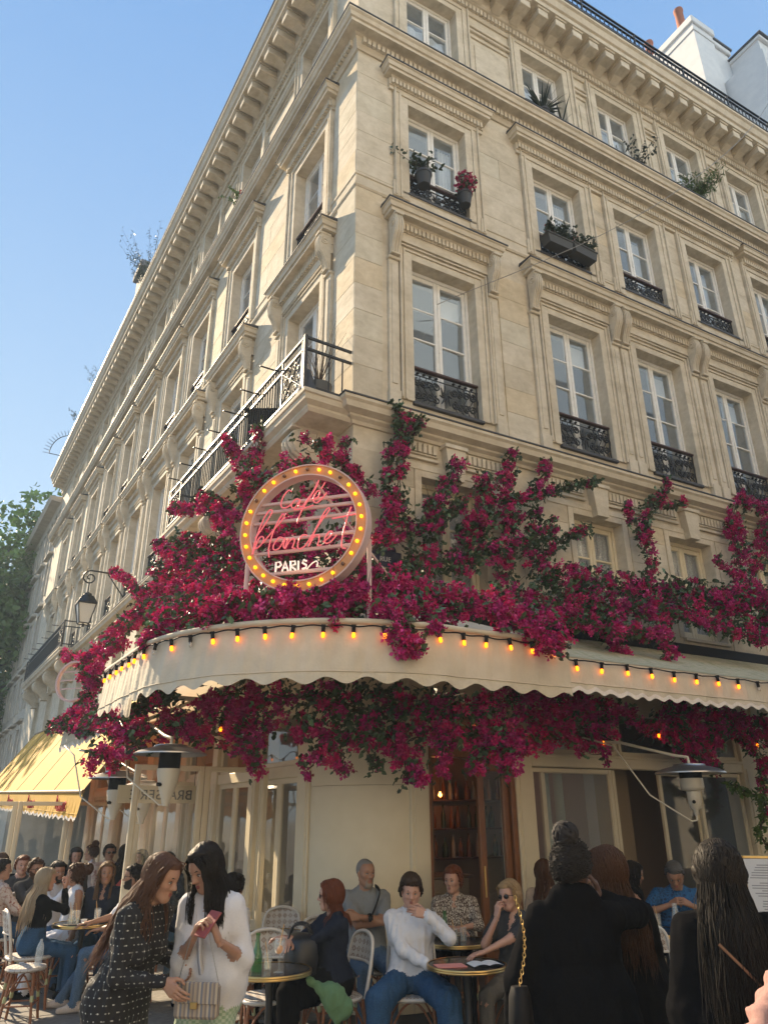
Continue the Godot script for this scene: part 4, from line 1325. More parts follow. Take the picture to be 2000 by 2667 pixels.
const VINES := [
	["magenta bougainvillea column climbing just left of the first entresol window on the right facade", [[0.16, 0.45, 0.34, 4.28, -8.07, 0.27, 4.83, -8.03, 0.18, 5.22, -7.98], [0.13, 0.5, 0.18, 5.22, -7.98, 0.19, 5.72, -7.98, 0.25, 6.18, -8.02, 0.3, 6.36, -8.05], [0.06, 0.6, 0.25, 6.11, -8, 0.19, 6.35, -7.97, 0.17, 6.53, -7.95], [0.07, 0.7, 0.23, 5.83, -7.96, 0.41, 6.21, -8.07, 0.49, 6.4, -8.11], [0.09, 0.5, 0.11, 5.08, -7.92, 0.03, 5.42, -7.88, 0.09, 5.93, -7.91]]],
	["dark leafy bougainvillea tangle in front of the first entresol window right of the sign", [[0.17, 0.4, 0.4, 4.22, -8.08, 0.61, 4.89, -8.2, 0.59, 5.25, -8.19], [0.12, 0.45, 0.59, 5.12, -8.16, 0.81, 5.54, -8.29, 0.92, 5.86, -8.35], [0.15, 0.4, 0.86, 4.47, -8.33, 1.03, 4.98, -8.43, 1.19, 5.2, -8.52], [0.18, 0.75, 0.31, 4.19, -7.97, 0.48, 4.44, -8.07, 0.82, 4.53, -8.26], [0.1, 0.6, 0.38, 4.85, -8.07, 0.74, 5.1, -8.27, 0.99, 5.41, -8.41], [0.16, 0.35, 1.2, 4.83, -8.53, 1.26, 5.28, -8.56, 1.3, 5.61, -8.58], [0.2, 0.55, 0.93, 4.45, -8.26, 1.24, 4.68, -8.43, 1.43, 4.84, -8.54]]],
	["tall bougainvillea column between the first and second entresol windows with a spray reaching right", [[0.17, 0.4, 1.52, 4.48, -8.73, 1.63, 5.05, -8.79, 1.62, 5.5, -8.78], [0.13, 0.35, 1.62, 5.49, -8.76, 1.63, 5.89, -8.76, 1.77, 6.29, -8.85], [0.07, 0.85, 1.7, 5.58, -8.81, 2.28, 5.84, -9.13, 3.03, 6.18, -9.55], [0.1, 0.3, 1.84, 5.61, -8.88, 2.15, 5.96, -9.06, 2.25, 6.27, -9.11], [0.12, 0.5, 1.35, 5.24, -8.61, 1.34, 5.56, -8.61, 1.26, 5.8, -8.56], [0.13, 0.6, 1.89, 4.65, -8.91, 2.06, 5.07, -9.01, 2.3, 5.38, -9.14], [0.09, 0.7, 2.11, 4.88, -9.03, 2.5, 5.22, -9.25, 2.82, 5.42, -9.43], [0.12, 0.6, 1.78, 4.88, -8.85, 2.01, 5.25, -8.98, 1.97, 5.5, -8.95]]],
	["slim bougainvillea column between the second and third entresol windows", [[0.13, 0.5, 3.65, 4.57, -9.92, 3.84, 5.14, -10.02, 3.8, 5.57, -10], [0.13, 0.5, 3.8, 5.57, -10, 3.94, 5.96, -10.08, 4.2, 6.22, -10.22], [0.06, 0.5, 4.19, 6.18, -10.22, 4.37, 6.41, -10.32, 4.37, 6.57, -10.32], [0.08, 0.4, 3.76, 5.48, -9.95, 3.6, 5.73, -9.86, 3.55, 5.94, -9.84], [0.05, 0.6, 4.12, 6.07, -10.15, 4.43, 6.11, -10.33, 4.59, 6.22, -10.42]]],
	["dense purple red bougainvillea column at the right edge of the photo above the awning", [[0.17, 0.12, 5.5, 4.85, -10.94, 5.68, 5.56, -11.04, 5.65, 6.03, -11.03], [0.14, 0.12, 5.65, 6.03, -11.03, 5.79, 6.39, -11.11, 6.01, 6.65, -11.23], [0.12, 0.15, 6.01, 6.51, -11.21, 6.33, 6.54, -11.39, 6.63, 6.66, -11.55], [0.16, 0.2, 6.01, 5.38, -11.21, 6.26, 5.91, -11.35, 6.49, 6.29, -11.48], [0.06, 0.2, 5.43, 5.2, -10.88, 5.22, 5.32, -10.77, 5.16, 5.46, -10.73]]],
	["broad bank of magenta bougainvillea piled along the top of the right awning", [[0.24, 0.4, 1.36, 4.12, -8.33, 1.97, 4.16, -8.67, 2.64, 4.17, -9.04], [0.25, 0.35, 2.43, 4.27, -8.87, 3.06, 4.31, -9.22, 3.8, 4.29, -9.63], [0.25, 0.5, 3.66, 4.33, -9.55, 4.64, 4.41, -10.1, 5.82, 4.44, -10.76], [0.2, 0.35, 2.04, 4.56, -8.82, 2.87, 4.58, -9.28, 3.78, 4.59, -9.79], [0.12, 0.15, 2.66, 4.01, -8.77, 2.82, 3.74, -8.86, 2.83, 3.53, -8.86], [0.12, 0.15, 3.19, 4.17, -8.95, 3.51, 3.92, -9.13, 3.55, 3.57, -9.15], [0.15, 0.35, 4.14, 4.15, -9.59, 4.78, 4.11, -9.95, 5.47, 4.06, -10.33], [0.18, 0.75, 1.96, 4.4, -8.49, 2.56, 4.02, -8.83, 2.89, 3.95, -9.01], [0.14, 0.3, 1.83, 3.89, -8.08, 2.56, 3.82, -8.48, 3.37, 3.81, -8.93], [0.2, 0.4, 3.93, 4.67, -9.82, 4.77, 4.7, -10.29, 5.93, 4.92, -10.94], [0.2, 0.2, 4.76, 4.46, -10.05, 5.25, 4.67, -10.33, 5.81, 4.69, -10.64]]],
	["thick sunlit crown of magenta bougainvillea lying on the curved corner awning beneath the sign", [[0.18, 0.14, -2.24, 3.42, -7.03, -1.86, 3.42, -6.58, -1.29, 3.42, -6.23], [0.18, 0.12, -1.43, 3.42, -6.29, -0.86, 3.44, -6.13, -0.28, 3.46, -6.13], [0.19, 0.12, -0.5, 3.46, -6.12, 0.07, 3.46, -6.23, 0.56, 3.48, -6.5], [0.22, 0.2, -1.8, 3.55, -7.11, -1.22, 3.6, -6.66, -0.56, 3.62, -6.55], [0.24, 0.15, -0.74, 3.62, -6.52, -0.09, 3.68, -6.55, 0.61, 3.62, -6.78], [0.22, 0.15, 0.48, 3.55, -6.51, 0.94, 3.5, -6.6, 1.48, 3.36, -6.76], [0.2, 0.3, -1.15, 3.85, -7.07, -0.5, 3.9, -7, 0.3, 3.9, -7.05], [0.17, 0.06, -0.05, 3.42, -6.1, 0.12, 3.25, -6.04, 0.09, 3.12, -6.01], [0.12, 0.06, 0.14, 3.35, -6.1, 0.22, 3.1, -6.04, 0.19, 3.02, -6.03], [0.07, 0.05, -0.42, 3.35, -6, -0.4, 3.24, -5.94], [0.07, 0.05, 0.39, 3.35, -6.19, 0.46, 3.2, -6.14], [0.16, 0.06, 1.1, 3.38, -6.55, 1.45, 3.25, -6.56, 1.64, 3.14, -6.59], [0.08, 0.1, -1.53, 3.36, -6.26, -1.52, 3.28, -6.2], [0.1, 0.1, -2.15, 3.38, -6.82, -2.26, 3.3, -6.88]]],
	["bougainvillea climbing the corner behind the cafe sign below the balcony", [[0.13, 0.2, -1.72, 6.03, -8.73, -1.68, 6.34, -8.67, -1.62, 6.55, -8.56], [0.1, 0.2, -1.83, 6.02, -8.71, -2.1, 6.45, -9.14, -2.26, 6.81, -9.4], [0.14, 0.2, -1.25, 5.31, -7.88, -1.53, 5.64, -8.33, -1.73, 6.06, -8.65], [0.1, 0.2, -0.93, 5.69, -7.28, -0.73, 5.63, -7.39, -0.66, 5.71, -7.43], [0.15, 0.3, -0.67, 5.5, -7.37, -0.37, 5.44, -7.54, -0.21, 5.19, -7.63], [0.19, 0.25, -1.01, 4.49, -7.12, -0.66, 5.05, -7.32, -0.36, 5.01, -7.49], [0.2, 0.3, -1.24, 4.33, -6.82, -0.9, 4.3, -7.02, -0.35, 4.51, -7.32], [0.18, 0.35, -1.12, 5.02, -7.01, -0.94, 5.23, -7.1, -0.7, 5.18, -7.24], [0.08, 0.35, -0.47, 5.38, -7.54, -0.45, 5.62, -7.55, -0.41, 5.82, -7.57], [0.2, 0.35, -1.2, 4.08, -6.96, -0.72, 4.17, -7.23, -0.15, 4.22, -7.54], [0.16, 0.25, -0.15, 4.52, -7.66, 0.05, 4.73, -7.77, 0.11, 5.03, -7.8]]],
	["wide bougainvillea mass left of the sign growing up towards the balcony", [[0.2, 0.2, -1.63, 4.35, -7.92, -1.93, 4.92, -8.39, -2.07, 5.39, -8.62], [0.16, 0.2, -2.06, 5.32, -8.6, -2.39, 5.7, -9.13, -2.5, 5.82, -9.31], [0.09, 0.2, -2.58, 5.88, -9.62, -3.07, 6.14, -10.4, -3.43, 6.4, -10.98], [0.2, 0.25, -1.65, 4.53, -7.95, -2.39, 5, -9.13, -2.87, 5.42, -9.89], [0.2, 0.3, -1.71, 4.17, -7.86, -2.47, 4.73, -9.07, -3.31, 5.1, -10.42], [0.12, 0.15, -2.71, 4.99, -9.46, -3.25, 5.43, -10.32, -3.5, 5.69, -10.71], [0.19, 0.2, -1.96, 4.12, -8.07, -2.76, 4.53, -9.36, -3.68, 4.86, -10.82], [0.08, 0.1, -3.86, 5.02, -11.11, -4.47, 5.56, -12.08, -4.97, 5.94, -12.88], [0.15, 0.15, -2.41, 4.11, -8.6, -3.34, 4.45, -10.09, -4.06, 4.53, -11.23], [0.18, 0.25, -1.76, 5.13, -8.31, -1.67, 5.44, -8.17, -1.61, 5.65, -8.07], [0.14, 0.15, -3.47, 4.39, -10.11, -4.19, 4.39, -11.26, -4.58, 4.31, -11.88]]],
	["straggling bougainvillea at the left end of the curved awning with bare twigs", [[0.13, 0.15, -3.32, 3.77, -9.1, -3.97, 3.87, -10.15, -4.25, 3.77, -10.59], [0.08, 0.1, -4.17, 3.8, -10.27, -4.66, 3.96, -11.07, -5.21, 4.21, -11.94], [0.1, 0.12, -3.6, 3.52, -9.28, -3.9, 3.55, -9.76, -4.04, 3.49, -9.98], [0.12, 0.25, -3.79, 3.41, -9.68, -4, 3.16, -10.01, -4.54, 3.03, -10.87], [0.12, 0.4, -4.54, 3.03, -10.87, -3.96, 2.86, -9.95, -3.27, 2.86, -8.84], [0.1, 0.35, -4.54, 3.03, -10.87, -4.93, 3.05, -11.5, -5.4, 3.1, -12.24], [0.1, 0.5, -3.33, 2.86, -9.5, -2.77, 2.91, -8.61, -2.21, 2.93, -7.72], [0.11, 0.3, -3.89, 3.08, -9.84, -3.12, 2.76, -8.6, -2.62, 2.52, -7.8]]],
	["shaded bougainvillea curtain hanging under the left awning over the terrace heaters", [[0.22, 0.25, -2.8, 2.49, -7.92, -2.5, 2.59, -8.02, -2.15, 2.7, -8.12], [0.22, 0.15, -2.14, 2.63, -7.92, -1.83, 2.78, -7.99, -1.55, 2.83, -8.05], [0.22, 0.12, -1.68, 2.57, -7.82, -1.4, 2.62, -7.88, -1.13, 2.76, -7.92], [0.13, 0.1, -1.38, 2.47, -7.78, -1.3, 2.29, -7.79, -1.34, 2.18, -7.79], [0.18, 0.15, -2.45, 2.37, -7.62, -2.69, 2.37, -7.53, -2.78, 2.28, -7.5], [0.16, 0.15, -1.99, 2.54, -7.95, -1.62, 2.5, -8.04, -1.47, 2.4, -8.07], [0.18, 0.1, -1.31, 2.89, -7.79, -1.59, 2.93, -7.74, -1.85, 2.78, -7.68]]],
	["dark leafy bougainvillea hanging under the corner awning above the curved wall", [[0.22, 0.4, -1.07, 2.88, -7.42, -0.7, 2.84, -7.47, -0.33, 2.89, -7.49], [0.22, 0.55, -0.61, 2.79, -7.48, -0.19, 2.75, -7.5, 0.13, 2.84, -7.5], [0.22, 0.5, -0.05, 2.84, -7.5, 0.41, 2.74, -7.49, 0.69, 2.83, -7.47], [0.2, 0.3, -0.88, 2.58, -7.55, -0.52, 2.49, -7.58, -0.15, 2.54, -7.6], [0.2, 0.4, -0.24, 2.53, -7.5, 0.13, 2.44, -7.5, 0.31, 2.52, -7.49], [0.13, 0.25, -0.6, 2.4, -7.48, -0.64, 2.27, -7.47, -0.77, 2.2, -7.46], [0.15, 0.15, 0.08, 2.44, -7.5, 0.19, 2.22, -7.5, 0.23, 2.05, -7.5], [0.08, 0.15, 0.21, 2.26, -7.4, 0.32, 2.13, -7.39, 0.35, 2.05, -7.39], [0.09, 0.6, -0.19, 2.44, -7.5, -0.08, 2.27, -7.5, -0.1, 2.18, -7.5], [0.12, 0.2, -0.51, 2.44, -7.48, -0.42, 2.27, -7.49, -0.46, 2.18, -7.49]]],
	["bougainvillea swag hanging over the open brown door", [[0.2, 0.35, 0.4, 2.73, -7.39, 0.76, 2.68, -7.36, 1.12, 2.72, -7.31], [0.2, 0.2, 0.57, 2.47, -7.38, 0.92, 2.42, -7.34, 1.23, 2.46, -7.3], [0.16, 0.12, 1.02, 2.59, -7.33, 1.19, 2.41, -7.3, 1.22, 2.29, -7.3], [0.1, 0.12, 1.14, 2.33, -7.31, 1.15, 2.16, -7.31, 1.16, 2.1, -7.31], [0.13, 0.15, 0.57, 2.38, -7.38, 0.52, 2.21, -7.38, 0.5, 2.13, -7.38], [0.13, 0.15, 0.92, 2.42, -7.34, 0.87, 2.25, -7.35, 0.82, 2.17, -7.35]]],
	["dark red bougainvillea swag under the right awning above the sliding windows", [[0.2, 0.15, 1.4, 2.92, -8.12, 1.8, 2.95, -8.34, 2.28, 2.94, -8.61], [0.19, 0.15, 1.6, 2.69, -8.24, 2.07, 2.72, -8.49, 2.63, 2.75, -8.81], [0.14, 0.15, 2.01, 2.62, -8.52, 2.24, 2.53, -8.65, 2.26, 2.43, -8.66], [0.16, 0.15, 2.19, 2.9, -8.51, 2.62, 2.85, -8.75, 2.88, 2.81, -8.89], [0.1, 0.15, 2.43, 2.59, -8.76, 2.48, 2.44, -8.78, 2.51, 2.34, -8.8], [0.15, 0.2, 1.47, 2.49, -8.16, 1.7, 2.55, -8.29, 1.99, 2.56, -8.45]]],
	["bougainvillea swag right of the hanging heater under the right awning", [[0.2, 0.2, 3.4, 2.96, -9.24, 4.05, 2.89, -9.6, 4.65, 2.81, -9.94], [0.2, 0.2, 4.35, 2.85, -9.76, 4.82, 2.82, -10.03, 5.3, 2.73, -10.29], [0.18, 0.18, 3.18, 2.74, -9.17, 3.73, 2.66, -9.48, 4.17, 2.62, -9.72], [0.15, 0.15, 3.57, 2.59, -9.39, 3.83, 2.44, -9.53, 4.1, 2.34, -9.69], [0.08, 0.15, 3.89, 2.39, -9.57, 4.1, 2.34, -9.69, 4.2, 2.26, -9.74], [0.12, 0.25, 4.66, 2.7, -10, 4.93, 2.48, -10.15, 5, 2.31, -10.19]]],
	["thin bougainvillea stem with fresh green leaves hanging beside the right shop pier", [[0.06, 0.6, 5.27, 2.46, -10.73, 5.15, 2.1, -10.67, 5.08, 1.75, -10.63], [0.05, 0.95, 5.08, 1.92, -10.57, 4.77, 2.03, -10.4, 4.51, 2.12, -10.26], [0.05, 0.9, 5.05, 1.75, -10.56, 4.89, 1.52, -10.47, 5, 1.36, -10.53]]],
]
# ---------------------------------------------------------------- bougainvillea
# a bract cluster: papery petals round a point, each a folded pair of faces
func bract_mesh(sd: int) -> ArrayMesh:
	var g := RandomNumberGenerator.new()
	g.seed = sd
	var m := MB.new()
	for f in 3:
		var c := Vector3(g.randf_range(-1, 1), g.randf_range(-1, 1), g.randf_range(-1, 1)) * 0.024
		var ax := Basis(Vector3(g.randf_range(-1, 1), g.randf_range(-1, 1), g.randf_range(-1, 1)).normalized(), g.randf() * TAU)
		for k in 3:
			var b := ax * Basis(Vector3.UP, TAU * k / 3) * Basis(Vector3.RIGHT, g.randf_range(0.5, 1.0))
			var l := g.randf_range(0.030, 0.042)
			var w := l * 0.36
			var tip := c + b * Vector3(0, 0, l)
			var base := c
			var s1 := c + b * Vector3(w, 0.008, l * 0.5)
			var s2 := c + b * Vector3(-w, 0.008, l * 0.5)
			var n1: Vector3 = b * Vector3(-0.4, 1, 0).normalized()
			var n2: Vector3 = b * Vector3(0.4, 1, 0).normalized()
			m.tri(base, s1, tip, n1, n1, n1)
			m.tri(base, tip, s2, n2, n2, n2)
	return m.mesh()
func leaf_mesh(sd: int, l: float, n := 2, wide := 0.36) -> ArrayMesh:
	var g := RandomNumberGenerator.new()
	g.seed = sd
	var m := MB.new()
	for k in n:
		var b := Basis(Vector3.UP, g.randf() * TAU) * Basis(Vector3.RIGHT, g.randf_range(-0.3, 0.9))
		var c := Vector3(g.randf_range(-1, 1), g.randf_range(-1, 1), g.randf_range(-1, 1)) * l * 0.5 * (1 if n > 1 else 0)
		var w := l * wide
		var p := [c, c + b * Vector3(w, 0.12 * l, l * 0.35), c + b * Vector3(w * 0.6, 0.08 * l, l * 0.72), c + b * Vector3(0, -0.05 * l, l), c + b * Vector3(-w * 0.6, 0.08 * l, l * 0.72), c + b * Vector3(-w, 0.12 * l, l * 0.35)]
		var n1: Vector3 = b * Vector3(-0.35, 1, 0).normalized()
		var n2: Vector3 = b * Vector3(0.35, 1, 0).normalized()
		m.tri(p[0], p[1], p[2], n1, n1, n1); m.tri(p[0], p[2], p[3], n1, n1, n1)
		m.tri(p[0], p[3], p[4], n2, n2, n2); m.tri(p[0], p[4], p[5], n2, n2, n2)
	return m.mesh()
func rand_dir(g: RandomNumberGenerator) -> Vector3:
	while true:
		var v := Vector3(g.randf_range(-1, 1), g.randf_range(-1, 1), g.randf_range(-1, 1))
		if v.length() > 0.05 and v.length() < 1.0: return v.normalized()
	return Vector3.UP
func plants() -> void:
	var bract := StandardMaterial3D.new()
	bract.vertex_color_use_as_albedo = true
	bract.roughness = 0.65
	bract.backlight_enabled = true
	bract.backlight = Color(0.55, 0.045, 0.30)
	bract.cull_mode = BaseMaterial3D.CULL_DISABLED
	M.leaf = StandardMaterial3D.new()
	M.leaf.vertex_color_use_as_albedo = true
	M.leaf.roughness = 0.5
	M.leaf.backlight_enabled = true
	M.leaf.backlight = Color(0.16, 0.25, 0.05)
	M.leaf.cull_mode = BaseMaterial3D.CULL_DISABLED
	M.twig = flat_mat(Color(0.075, 0.05, 0.035), 0.9)
	var bm := [bract_mesh(1), bract_mesh(2)]
	var lm := leaf_mesh(5, 0.065)
	var g := RandomNumberGenerator.new()
	for pi in VINES.size():
		g.seed = 100 + pi
		var V: Array = VINES[pi]
		var first: Array = V[1][0]
		var org := Vector3(first[2], first[3], first[4])
		var o := thing("bougainvillea", V[0], "bougainvillea", org)
		var ft := [[], []]
		var fc := [[], []]
		var lt := []
		var lc := []
		var st := MB.new()
		for b in V[1]:
			var r: float = b[0]
			var leaf: float = b[1]
			var pts := []
			for i in range(2, b.size(), 3): pts.append(Vector3(b[i], b[i + 1], b[i + 2]) - org)
			var line := smooth(pts, 8)
			var ln := 0.0
			for i in range(1, line.size()): ln += line[i].distance_to(line[i - 1])
			# main stems, slightly wandering
			for s in 2:
				var wl := PackedVector3Array()
				var off := rand_dir(g) * r * 0.4
				for q in line: wl.append(q + off + rand_dir(g) * 0.02)
				st.tube(wl, PackedFloat32Array([0.010, 0.009, 0.008, 0.007]), 4)
			# bare twigs sticking out
			for k in int(ln * 5.0 + 1):
				var q: Vector3 = line[g.randi() % line.size()]
				var d := (rand_dir(g) + Vector3(0, 0.5, 0) + (LN + RN) * 0.25).normalized()
				var e := q + d * r * g.randf_range(1.1, 2.0)
				st.tube(P([q, q.lerp(e, 0.5) + rand_dir(g) * 0.03, e]), PackedFloat32Array([0.006, 0.004, 0.002]), 3)
			# tufts of flowers, each tuft many bract clusters
			var tufts := int(ln * (2.0 * r + 0.12) * 118.0 * (1.0 - leaf) ** 1.3)
			for k in tufts:
				var f := g.randf()
				var q: Vector3 = line[mini(int(f * line.size()), line.size() - 1)]
				var taper := 1.0 - 0.45 * absf(f - 0.5)
				var c := q + rand_dir(g) * r * taper * pow(g.randf(), 0.40)
				var hue := g.randf()
				var col := Color(0.53, 0.009, 0.125).lerp(Color(0.36, 0.010, 0.16), hue)
				for j in 7:
					var p := c + rand_dir(g) * 0.060 * pow(g.randf(), 0.5)
					var v := g.randi() % 2
					ft[v].append(Transform3D(Basis(rand_dir(g), g.randf() * TAU).scaled(Vector3.ONE * g.randf_range(0.6, 1.35)), p))
					fc[v].append(col * g.randf_range(0.75, 1.3) if g.randf() > 0.10 else [Color(0.72, 0.10, 0.36), Color(0.60, 0.05, 0.27), Color(0.22, 0.035, 0.03)][g.randi() % 3])
			var nl := int(ln * (2.0 * r + 0.1) * (560.0 * leaf + 100.0))
			for k in nl:
				var q: Vector3 = line[g.randi() % line.size()]
				var p := q + rand_dir(g) * r * 1.08 * pow(g.randf(), 0.40)
				lt.append(Transform3D(Basis(rand_dir(g), g.randf() * TAU).scaled(Vector3.ONE * g.randf_range(0.7, 1.25)), p))
				var green := Color(0.022, 0.045, 0.018).lerp(Color(0.05, 0.085, 0.03), g.randf())
				if g.randf() < 0.08: green = Color(0.10, 0.19, 0.10)
				if pi == VINES.size() - 1: green = Color(0.09, 0.16, 0.03)
				lc.append(green)
		part("stems", st, M.twig, o)
		stuff(o.get_child(0))
		for v in 2: scatter("flowers", bm[v], bract, ft[v], fc[v], o)
		scatter("leaves", lm, M.leaf, lt, lc, o)
# ---------------------------------------------------------------- the street round about
func pot(r: float, h: float, mat: Material, parent: Node3D) -> void:
	var m := MB.new()
	m.lathe(PackedVector2Array([Vector2(0, 0), Vector2(r * 0.72, 0), Vector2(r * 0.94, h * 0.8), Vector2(r, h * 0.8), Vector2(r, h), Vector2(r * 0.9, h), Vector2(r * 0.88, h * 0.9), Vector2(0, h * 0.9)]), 18)
	part("pot", m, mat, parent)
# stems with leaves for a pot plant; kind 0 bushy, 1 long blades, 2 fern fronds, 3 bamboo
func foliage(parent: Node3D, at: Vector3, n: int, len: float, kind: int, col: Color, sd: int, spread := 0.6) -> void:
	var g := RandomNumberGenerator.new()
	g.seed = sd
	var st := MB.new()
	var ts := []
	var cs := []
	for i in n:
		var d := (Vector3(g.randf_range(-1, 1), 0, g.randf_range(-1, 1)) * spread + Vector3.UP * g.randf_range(0.5, 1.1)).normalized()
		var l := len * g.randf_range(0.6, 1.1)
		var pts := PackedVector3Array()
		for k in 7:
			var f := k / 6.0
			pts.append(at + d * l * f + Vector3(d.x, -0.35 if kind in [1, 2] else -0.08, d.z) * l * f * f * 0.7)
		if kind == 1:
			var lm := MB.new()
			st.tube(pts, PackedFloat32Array([0.008, 0.02, 0.028, 0.028, 0.022, 0.012, 0.002]), 4, true, Vector2(0.15, 1.0))
			continue
		st.tube(pts, PackedFloat32Array([0.006, 0.005, 0.005, 0.004, 0.004, 0.003, 0.002]), 4)
		for k in (26 if kind == 2 else 12):
			var f := g.randf_range(0.25, 1.0)
			var q: Vector3 = pts[int(f * 6)].lerp(pts[mini(int(f * 6) + 1, 6)], g.randf())
			ts.append(Transform3D(Basis(rand_dir(g), g.randf() * TAU).scaled(Vector3.ONE * g.randf_range(0.6, 1.2)), q + rand_dir(g) * 0.02))
			cs.append(col * g.randf_range(0.7, 1.35))
	if kind == 1:
		part("leaves", st, flat_mat(col, 0.5), parent)
	else:
		part("stems", st, M.twig, parent)
		scatter("leaves", leaf_mesh(sd, 0.075 if kind == 0 else 0.10, 2, 0.32 if kind == 0 else 0.10), M.leaf, ts, cs, parent)
	stuff(parent.get_child(parent.get_child_count() - 1))
func pot_plant(label: String, at: Vector3, r: float, h: float, mat: Material, n: int, len: float, kind: int, col: Color, sd: int, spread := 0.6) -> Node3D:
	var o := thing("potted_plant", label, "potted plant", at)
	pot(r, h, mat, o)
	foliage(o, Vector3(0, h * 0.9, 0), n, len, kind, col, sd, spread)
	return o
func blossoms(o: Node3D, at: Vector3, n: int, rad: Vector3, col: Color, sd: int) -> void:
	var g := RandomNumberGenerator.new()
	g.seed = sd
	var ts := []
	var cs := []
	for i in n:
		ts.append(Transform3D(Basis(rand_dir(g), g.randf() * TAU), at + rand_dir(g) * pow(g.randf(), 0.4) * rad))
		cs.append(col * g.randf_range(0.7, 1.3))
	scatter("flowers", bract_mesh(3), M.petal, ts, cs, o)

func tree(label: String, at: Vector3, h: float, r: float, n: int, sd: int, called := "plane_tree") -> void:
	var g := RandomNumberGenerator.new()
	g.seed = sd
	var o := thing(called, label, "tree", at)
	var m := MB.new()
	m.tube(smooth([Vector3.ZERO, Vector3(0.1, h * 0.25, 0.05), Vector3(-0.05, h * 0.5, 0), Vector3(0.1, h * 0.8, 0.1)]), PackedFloat32Array([0.35, 0.33, 0.31, 0.3, 0.28, 0.26, 0.24, 0.22, 0.2, 0.18, 0.16, 0.14, 0.12, 0.1, 0.08, 0.06]), 9)
	var cl := []
	for k in 26:
		var y := h * g.randf_range(0.30, 0.96)
		var a := g.randf() * TAU
		var rad := r * sqrt(maxf(0.05, 1.0 - pow((y / h - 0.62) / 0.42, 2.0))) * g.randf_range(0.45, 0.95)
		var e := Vector3(cos(a) * rad, y, sin(a) * rad)
		m.tube(smooth([Vector3(0, y * 0.75, 0), e * Vector3(0.5, 0.92, 0.5), e]), PackedFloat32Array([0.12, 0.1, 0.09, 0.08, 0.07, 0.06, 0.05, 0.04, 0.03, 0.02, 0.02]), 5)
		cl.append(e)
	part("trunk", m, flat_mat(Color(0.06, 0.05, 0.04), 0.9), o)
	var ts := []
	var cs := []
	for i in n:
		var c: Vector3 = cl[g.randi() % cl.size()]
		ts.append(Transform3D(Basis(rand_dir(g), g.randf() * TAU).scaled(Vector3.ONE * g.randf_range(0.7, 1.4)), c + rand_dir(g) * pow(g.randf(), 0.45) * r * 0.42))
		cs.append(Color(0.06, 0.12, 0.025).lerp(Color(0.12, 0.20, 0.04), g.randf()))
	var lm: StandardMaterial3D = M.leaf.duplicate()
	lm.backlight = Color(0.42, 0.55, 0.12)
	scatter("crown", leaf_mesh(sd, 0.30, 4, 0.42), lm, ts, cs, o)

